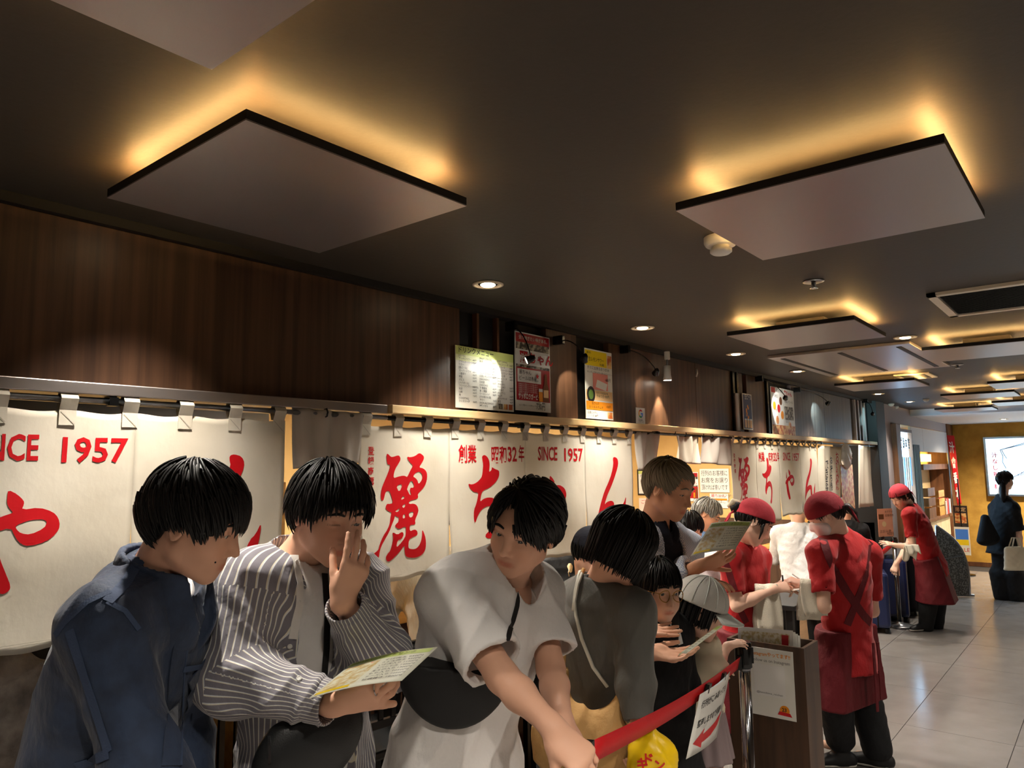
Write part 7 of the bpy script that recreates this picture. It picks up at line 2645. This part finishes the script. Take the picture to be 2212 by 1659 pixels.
MB().tube([(p[0], p[1] + 0.02, 0.02), (p[0], p[1] + 0.02, p[2] + 0.1)], 0.006, 8).build('pole', 'black_gloss', t)
MB().lathe([(0.11, 0), (0.11, 0.012), (0.02, 0.02)], (p[0], p[1] + 0.02, 0), 20).build('base', 'black_gloss', t)

# ---------------------------------------------------------------- things in hands
def held(name, label, cat, px, m='paper_glossy', th=0.0012, group=None):
    """sheet through four points: lower left, lower right, upper right, upper left"""
    q = [np.asarray(p, float) for p in px]
    c = sum(q) / 4
    t = thing(name, label, cat, c, group)
    n = nrm(np.cross(q[1] - q[0], q[3] - q[0]))
    f = lambda u, v: q[0] * (1 - u) * (1 - v) + q[1] * u * (1 - v) + q[2] * u * v + q[3] * (1 - u) * v + n * 0.006 * math.sin(u * 3.14)
    MB().grid(lambda u, v: tuple(f(u, v)), 10, 8).build('sheet', m, t, smooth=True, solid=th)

    def patch(u0, v0, u1, v1, mm, side=1, nm='print'):
        b = MB().grid(lambda u, v: tuple(f(u0 + (u1 - u0) * u, v0 + (v1 - v0) * v) + n * side * 0.0014), 6, 4)
        return b.build(nm, mm, t)

    def txt(lines, mm, side=1):
        out = [[], []]
        for s_, u, v, sz, wd in lines:
            text2d(out, s_, u, v, sz, width=wd)
        o = MB().add([f(a, b) + n * side * 0.0018 for a, b in out[0]], out[1]).build('lettering', mm, t)
        if len(lines) > 3:
            o['kind'] = 'stuff'
        return o
    return t, patch, txt


mat('menu_paper', (240, 240, 226), 0.4, transl=0.45)
mat('menu_green', (206, 222, 132), 0.4, transl=0.45)
mat('menu_yellow', (248, 216, 30), 0.4, transl=0.45)
mat('menu_photo', (214, 186, 120), 0.4, col2=(240, 236, 214), nscale=(60, 60, 60), lo=0.4, hi=0.6, transl=0.45)


def menu_face(patch, txt, sd=1):
    patch(0.03, 0.84, 0.97, 0.97, 'menu_green', sd)
    patch(0.05, 0.10, 0.45, 0.80, 'menu_photo', sd, 'picture')
    patch(0.04, 0.03, 0.42, 0.09, 'menu_yellow', sd)
    txt([('お好み焼メニュー', 0.06, 0.87, 0.09, 0.40)], 'print_black', sd)
    txt([('ドリンク', 0.55, 0.87, 0.09, 0.25)], 'print_black', sd)
    txt([(s_, 0.52, 0.72 - 0.085 * i, 0.06, 0.42) for i, s_ in enumerate(['そば肉玉 950円', 'うどん肉玉 950円', 'いか天入り 1150円', 'スペシャル 1450円', '生えび入り 1300円', 'もち入り 1050円', 'チーズ入り 1050円', '牡蠣焼き 1800円'])], 'print_black', sd)


t, pa_, tx_ = held('menu', 'large menu sheet held low by the striped shirt man', 'menu', [at(667, 1509, 1.50), at(868, 1470, 1.44), at(945, 1398, 1.62), at(760, 1434, 1.70)], m='menu_paper', group='menus held in the queue')
menu_face(pa_, tx_)
t, pa_, tx_ = held('menu', 'menu held up by the grey haired man', 'menu', [at(1492, 1201, 2.90), at(1588, 1186, 2.86), at(1625, 1127, 2.98), at(1537, 1130, 3.02)], m='menu_paper', group='menus held in the queue')
menu_face(pa_, tx_)
t, pa_, tx_ = held('menu', 'menu seen nearly edge on in the grey knit woman\'s hand', 'menu', [at(1464, 1418, 2.36), at(1482, 1412, 2.22), at(1562, 1352, 2.30), at(1545, 1360, 2.44)], m='menu_paper', group='menus held in the queue')
menu_face(pa_, tx_)
t = thing('pen', 'pen in the hand of the writing staff member', 'pen', at(1692, 1250, 4.10))
MB().tube([at(1690, 1243, 4.12), at(1692, 1262, 4.08), at(1694, 1272, 4.08)], [0.005, 0.005, 0.001], 8).build('barrel', 'print_black', t)
t = thing('pen', 'white pen held by the masked staff member', 'pen', at(1720, 1250, 4.2))
MB().tube([at(1713, 1240, 4.22), at(1733, 1254, 4.14)], 0.006, 8).build('barrel', 'white_plastic', t)
t, pa_, tx_ = held('order_pad', 'white order pad between the two red kerchief staff', 'notepad', [at(1700, 1280, 4.02), at(1745, 1274, 4.02), at(1742, 1268, 4.16), at(1702, 1270, 4.18)])
def towel(c, w, l, label, rr=None):
    r_ = RH if rr is None else rr
    q = np.asarray(c, float)
    o = MB().grid(lambda u, v: tuple(q + r_ * (u - 0.5) * w * (1 + 0.1 * math.sin(v * 9)) + UZ * (0.03 - l * abs(v - 0.45) * 1.6) + FH * ((v - 0.45) * 0.12 + 0.01 * math.sin(u * 9 + v * 3))), 12, 16).build('towel', 'towel', smooth=True, solid=0.010)
    tag(o, label, 'towel', 'staff towels')
    return o


towel(at(1752, 1262, 3.98), 0.12, 0.26, 'white towel over the forearm of the masked staff member')
towel(at(1655, 1272, 4.02), 0.13, 0.34, 'white towel over the forearm of the writing staff member')
# yellow carrier bag
c = at(1408, 1655, 2.06)
U_ = f_union([(f_ell(c, (0.075, 0.05, 0.085), np.stack([RH, FH, UZ])), 0), (f_cap(c + UZ * 0.05, c + UZ * 0.10, 0.04, 0.012), 0.04)])
t = thing('carrier_bag', 'bright yellow plastic carrier bag with red marks', 'bag', c - UZ * 0.08)
fb = lambda p: U_(p) - 0.008 * folds(p, 1.2, 1.4)
ob = quad_obj('bag', [sdf_mesh(fb, c - 0.16, c + 0.2, 0.006)], mat('bag_yellow', (248, 204, 12), 0.35, spec=0.5), t, c)
for x, y, ch in ((1405, 1640, 'ド'), (1425, 1652, 'ン'), (1388, 1650, 'キ')):
    q = march(fb, x, y)
    if q is not None:
        n = grad(fb, q)
        s1 = nrm(np.cross(UZ, n))
        out = [[], []]
        text2d(out, ch, -0.015, -0.012, 0.034, bold=0.03)
        flat_print(out, q + n * 0.003, s1, np.cross(n, s1), 'mark', 'print_redbright', t)
# tote bag of the woman in black
c = at(2194, 1206, 8.82)
t = thing('tote_bag', 'cream canvas tote hanging from the hand of the woman in black', 'bag', c - UZ * 0.15)
tb = f_loft([(c - UZ * 0.13, RH, 0.155, 0.05), (c + UZ * 0.12, RH, 0.125, 0.035)])
quad_obj('bag', [sdf_mesh(lambda p: np.maximum(tb(p) - 0.006 * folds(p, 4.0), np.abs(p[:, 2] - c[2]) - 0.14), c - 0.26, c + 0.26, 0.012)], 'cream_cotton', t, c)
for s in (-1, 1):
    MB().tube([c + RH * 0.07 + FH * 0.03 * s + UZ * 0.13, c + RH * 0.045 + FH * 0.02 * s + UZ * 0.24, c - RH * 0.01 + FH * 0.02 * s + UZ * 0.24, c - RH * 0.05 + FH * 0.03 * s + UZ * 0.13], 0.008, 6).build('handle', 'cream_cotton', t, smooth=True)

# ---------------------------------------------------------------- neighbouring shop and the end of the corridor
mat('old_wood', (104, 66, 40), 0.5, col2=(140, 94, 60), nscale=(16, 16, 2))
mat('beige_tile', (214, 190, 146), 0.5, col2=(226, 204, 164), nscale=(5, 5, 5))
mat('pegboard', (232, 196, 140), 0.6, col2=(222, 184, 126), nscale=(60, 60, 60))
mat('glow_blue', (170, 216, 255), emit=7.0)
mat('glow_warm', (255, 214, 120), emit=4.0)
mat('glow_sky', (186, 224, 250), emit=1.5)
mat('cold_cloth', (196, 222, 238), 0.6, transl=0.3)
YN = 2.13
wn = struct(MB().box((9.62, 2.42, 0), (XE, 2.52, ZC)).build('wall_neighbour', 'pegboard'))
struct(MB().box((9.62, YN, 2.20), (XE, 2.42, ZC)).build('wall_neighbour_lintel', 'plaster_grey'))
struct(MB().box((9.62, YN, 0), (10.02, 2.42, 2.20)).build('wall_neighbour_pier', 'plaster_grey'))
struct(MB().box((10.02, YN - 0.06, 0), (10.26, 2.42, 2.19)).build('trim_4', 'old_wood', bevel=0.006))
struct(MB().box((XE - 0.5, YN - 0.02, 0), (XE, 2.42, 2.335)).build('trim_5', 'old_wood', bevel=0.006))
# lit menu display with a lattice sign on top
t = thing('lit_display', 'blue white lit display case with hanging menu strips beside the wooden post', 'display', (10.9, YN, 1.4))
MB().box((10.30, YN + 0.02, 0.95), (11.05, YN + 0.05, 2.12)).build('back_light', 'glow_blue', t)
for k in range(6):
    MB().box((10.34 + 0.115 * k, YN - 0.01, 1.28 + 0.06 * (k % 3)), (10.42 + 0.115 * k, YN + 0.005, 1.78)).build('menu_strip', ('print_white', 'print_peach', 'cold_cloth')[k % 3], t)
b = MB()
for lo, hi in (((10.28, 0.93), (11.07, 0.97)), ((10.28, 2.10), (11.07, 2.14)), ((10.28, 0.93), (10.31, 2.14)), ((11.04, 0.93), (11.07, 2.14))):
    b.box((lo[0], YN - 0.03, lo[1]), (hi[0], YN + 0.05, hi[1]))
b.build('frame', 'old_wood', t)
out = [[], []]
text2d(out, '廣島本店', 10.40, 1.90, 0.16, bold=0.03, width=0.58)
flat_print(out, (0, YN - 0.012, 0), (1, 0, 0), (0, 0, 1), 'sign_lettering', 'print_grey', t)
t = thing('plastic_curtain', 'translucent bluish plastic curtain hanging beside the lit display', 'curtain', (11.3, YN, 1.7))
MB().grid(lambda u, v: (11.12 + 0.40 * u, YN + 0.0 + 0.03 * math.sin(u * 24), 1.95 - 1.15 * v), 40, 6).build('sheet', 'cold_cloth', t, smooth=True, solid=0.002)
for x0, x1 in ((11.10, 11.9), (11.91, 13.85)):
    o = MB().box((x0, YN - 0.01, 1.86), (x1, YN + 0.02, 2.19)).build('header_panel', 'white_soffit')
    tag(o, 'pale header panel above the curtain of the next shop' if x0 < 11.5 else 'long pale header panel over the lit shelf of the next shop', 'panel')
t = thing('lit_shelf', 'warm lit shelf under the pale header of the next shop', 'shelf', (12.8, 2.3, 1.8))
MB().box((11.95, 2.36, 1.72), (13.8, 2.415, 1.84)).build('light_strip', 'glow_warm', t)
MB().box((11.9, 2.14, 1.60), (13.85, 2.42, 1.68)).build('shelf_board', 'old_wood', t)
S = Sheet('food_poster', 'food photo poster on the back wall of the next shop', 'poster', (12.0, 2.415, 1.0), (1, 0, 0), (0, 0, 1), 0.7, 0.55, 'photo_food', 0.006)
# tiled counter
t = thing('tiled_counter', 'beige tiled counter front of the next shop', 'counter', (11.0, 2.2, 0))
MB().box((10.3, 2.10, 0.0), (13.4, 2.38, 0.88)).build('core', 'grout', t)
tm_ = None
for i in range(8):
    for j in range(3):
        if tm_ is None:
            o = MB().box((0.004, -0.008, 0.004), (0.38, 0.0, 0.289)).build('tile', 'beige_tile', None, bevel=0.004)
            tm_ = o
        else:
            o = tm_.copy()
            COL.objects.link(o)
        o.location = (10.3 + 0.385 * i, 2.10, 0.293 * j)
        put(o, t)
MB().box((10.28, 2.06, 0.88), (13.42, 2.40, 0.92)).build('counter_top', 'old_wood', t)
for k, (x, w_, h_, lab, m) in enumerate(((12.0, 0.5, 0.42, 'brown wooden crate on the tiled counter', 'old_wood'), (12.75, 0.45, 0.36, 'light wooden crate on the tiled counter', 'counter_wood'))):
    t = thing('crate', lab, 'crate', (x, 2.2, 0.92))
    MB().box((x - w_ / 2, 2.08, 0.92), (x + w_ / 2, 2.38, 0.95)).build('bottom', m, t)
    for j in range(3):
        MB().box((x - w_ / 2, 2.08, 0.95 + j * h_ / 3), (x + w_ / 2, 2.095, 0.94 + (j + 0.9) * h_ / 3)).build('slat', m, t)
        MB().box((x - w_ / 2, 2.095, 0.95 + j * h_ / 3), (x - w_ / 2 + 0.015, 2.38, 0.94 + (j + 0.9) * h_ / 3)).build('slat', m, t)
for k in range(5):
    o = MB().obox((12.95 + 0.09 * k, 2.12, 1.02 + 0.01 * (k % 2)), (0.028, 0, 0), (0, 0.06, 0), (0.0, 0, 0.10 + 0.02 * (k % 3))).build('leaflet', ('print_white', 'print_pink', 'print_redbright', 'cold_cloth', 'print_white')[k])
    tag(o, ['white leaflet standing first on the tiled counter', 'pink leaflet standing on the tiled counter', 'red leaflet standing on the tiled counter', 'pale blue leaflet standing on the tiled counter', 'white leaflet standing last on the tiled counter'][k], 'leaflet', 'leaflets on the tiled counter')
# banner
t = thing('nobori_banner', 'red vertical banner with white characters at the far corner', 'banner', (XE - 0.55, 1.98, 1.6))
a0, a1, b0, b1 = onX(2045, 940, 13.8), onX(2061, 941, 13.8), onX(2068, 1092, 13.8), onX(2077, 1088, 13.8)
fb_ = lambda u, v: (a0 * (1 - u) + a1 * u) * (1 - v) + (b0 * (1 - u) + b1 * u) * v + np.array([0.02 * math.sin(v * 7), 0, 0])
MB().grid(lambda u, v: tuple(fb_(u, v)), 6, 20).build('cloth', 'print_redbright', t, smooth=True, solid=0.003)
out = [[], []]
for i, ch in enumerate('汁會番本'):
    text2d(out, ch, 0.12, 0.76 - 0.22 * i, 0.17, width=0.72, bold=0.03)
MB().add([fb_(p[0], 1 - p[1]) + np.array([-0.01, 0, 0]) for p in out[0]], out[1]).build('lettering', 'print_white', t)
MB().tube([a0 + [0.03, 0.02, 0.02], b0 + [0.03, 0.06, -0.9]], 0.01, 8).build('pole', 'steel', t)
# leaflet stand with two posters
p = onZ(2086, 1222, 0)
t = thing('poster_stand', 'slim stand carrying a dark poster above a colourful one', 'stand', (13.2, 1.83, 0))
S = Sheet('x', '', '', onX(2062, 1146, 13.2), (0, -1, 0), (0.0, 0, 1), 0.19, 0.38, 'print_dark', 0.006, parent=t, part='dark_poster')
S.rect(0.1, 0.3, 0.9, 0.7, 'photo_food', 'picture')
S.text([('限定', 0.2, 0.78, 0.07, {})], 'print_peach')
S2 = Sheet('x', '', '', onX(2065, 1198, 13.18), (0, -1, 0), (0.0, 0, 1), 0.20, 0.42, 'print_white', 0.006, parent=t, part='colourful_poster')
S2.rect(0.08, 0.55, 0.92, 0.92, 'print_blue_g')
S2.rect(0.08, 0.35, 0.92, 0.55, 'print_yellow')
S2.text([('SALE', 0.12, 0.12, 0.08, {})], 'print_redbright')
pc = (S2.o + S2.ax * 0.1) * [1, 1, 0]
MB().tube([pc + [0.02, 0, 0.02], pc + [0.02, 0, 1.45]], 0.010, 8).build('pole', 'black_gloss', t)
MB().lathe([(0.14, 0), (0.14, 0.015), (0.02, 0.025)], pc, 20).build('base', 'black_gloss', t)
# perforated A-board with a curved frame
t = thing('a_board', 'perforated grey board in a curved silver frame standing on the floor', 'sign board', (11.0, 1.75, 0))
ga, gb = onZ(2095, 1290, 0), onZ(2020, 1287, 0)
gt = at(2022, 1135, (gb - CAM0) @ CF)
ga, gb = ga + [0, 0, 0.02], gb + [0, 0, 0.02]
cur = [gt + (ga - gt) * u + (RH * 0.14 + UZ * 0.10) * math.sin(math.pi * u) for u in np.linspace(0, 1, 12)]
MB().tube(cur, 0.014, 8).build('frame', 'steel', t, smooth=True)
MB().tube([gb, gt], 0.014, 8).build('frame_post', 'steel', t, smooth=True)
MB().tube([gb, ga + RH * 0.06], 0.016, 8).build('foot_bar', 'steel', t, smooth=True)
pnl = MB()
for i in range(11):
    zl = [gb + (gt - gb) * (1 - u) for u in (i / 11, (i + 1) / 11)]
    pnl.add([zl[0], cur[i], cur[i + 1], zl[1]], [(0, 1, 2, 3)])
pnl.build('perforated_panel', mat('perforated', (70, 66, 60), 0.5, col2=(120, 116, 108), nscale=(60, 60, 60), lo=0.5, hi=0.55), t, solid=0.006)
MB().tube([gb + (gt - gb) * 0.5, cur[6]], 0.010, 8).build('cross_bar', 'steel', t)
# lit sign on the ochre end wall
a, b = onX(2125, 945, XE), onX(2131, 1071, XE)
y1, y0, z1, z0 = a[1], a[1] - 2.4, a[2], b[2]
t = thing('light_box', 'big white blue lit sign with noodle drawing on the ochre wall', 'lit sign', (XE - 0.06, (y0 + y1) / 2, (z0 + z1) / 2))
MB().box((XE - 0.10, y0, z0), (XE, y1, z1)).build('frame', 'steel', t)
MB().box((XE - 0.104, y0 + 0.03, z0 + 0.03), (XE - 0.10, y1 - 0.03, z1 - 0.03)).build('lit_face', 'glow_sky', t)
out = [[], []]
text2d(out, '汁なし担々麺', -(y1 - 0.14), z1 - 0.24, 0.085, vertical=True, bold=0.02, pitch=1.2)
flat_print(out, (XE - 0.107, 0, 0), (0, -1, 0), (0, 0, 1), 'lettering', 'print_redbright', t)
dr = MB()
P3 = lambda yy, zz: (XE - 0.108, y1 - yy, zz)
k0 = onX(2162, 972, XE)
dy = y1 - k0[1]
for e in (0.0, 0.05):
    dr.tube([P3(dy, k0[2]), P3(dy + 0.9, k0[2] + 0.22 + e)], 0.005, 5)
dr.tube([P3(dy, k0[2]), P3(dy + 0.03, k0[2] - 0.1), P3(dy + 0.02, k0[2] - 0.2), P3(dy + 0.06, k0[2] - 0.3)], 0.005, 5)
dr.tube([P3(dy + 0.02, k0[2]), P3(dy + 0.05, k0[2] - 0.08), P3(dy + 0.08, k0[2] - 0.14)], 0.005, 5)
for k in range(5):
    dr.tube([P3(dy + 0.45 + 0.05 * k + 0.3 * math.cos(a_), z0 + 0.30 + 0.03 * k + 0.06 * math.sin(a_)) for a_ in np.linspace(0, 3.1, 12)], 0.005, 5)
dr.build('noodle_drawing', 'print_blue', t)
out = [[], []]
text2d(out, 'ピリリと痺れる', -(y1 - 0.62), z0 + 0.22, 0.05)
flat_print(out, (XE - 0.108, 0, 0), (0, -1, 0), (0, 0, 1), 'caption', 'print_grey', t)

bpy.data.scenes.remove(_TS)
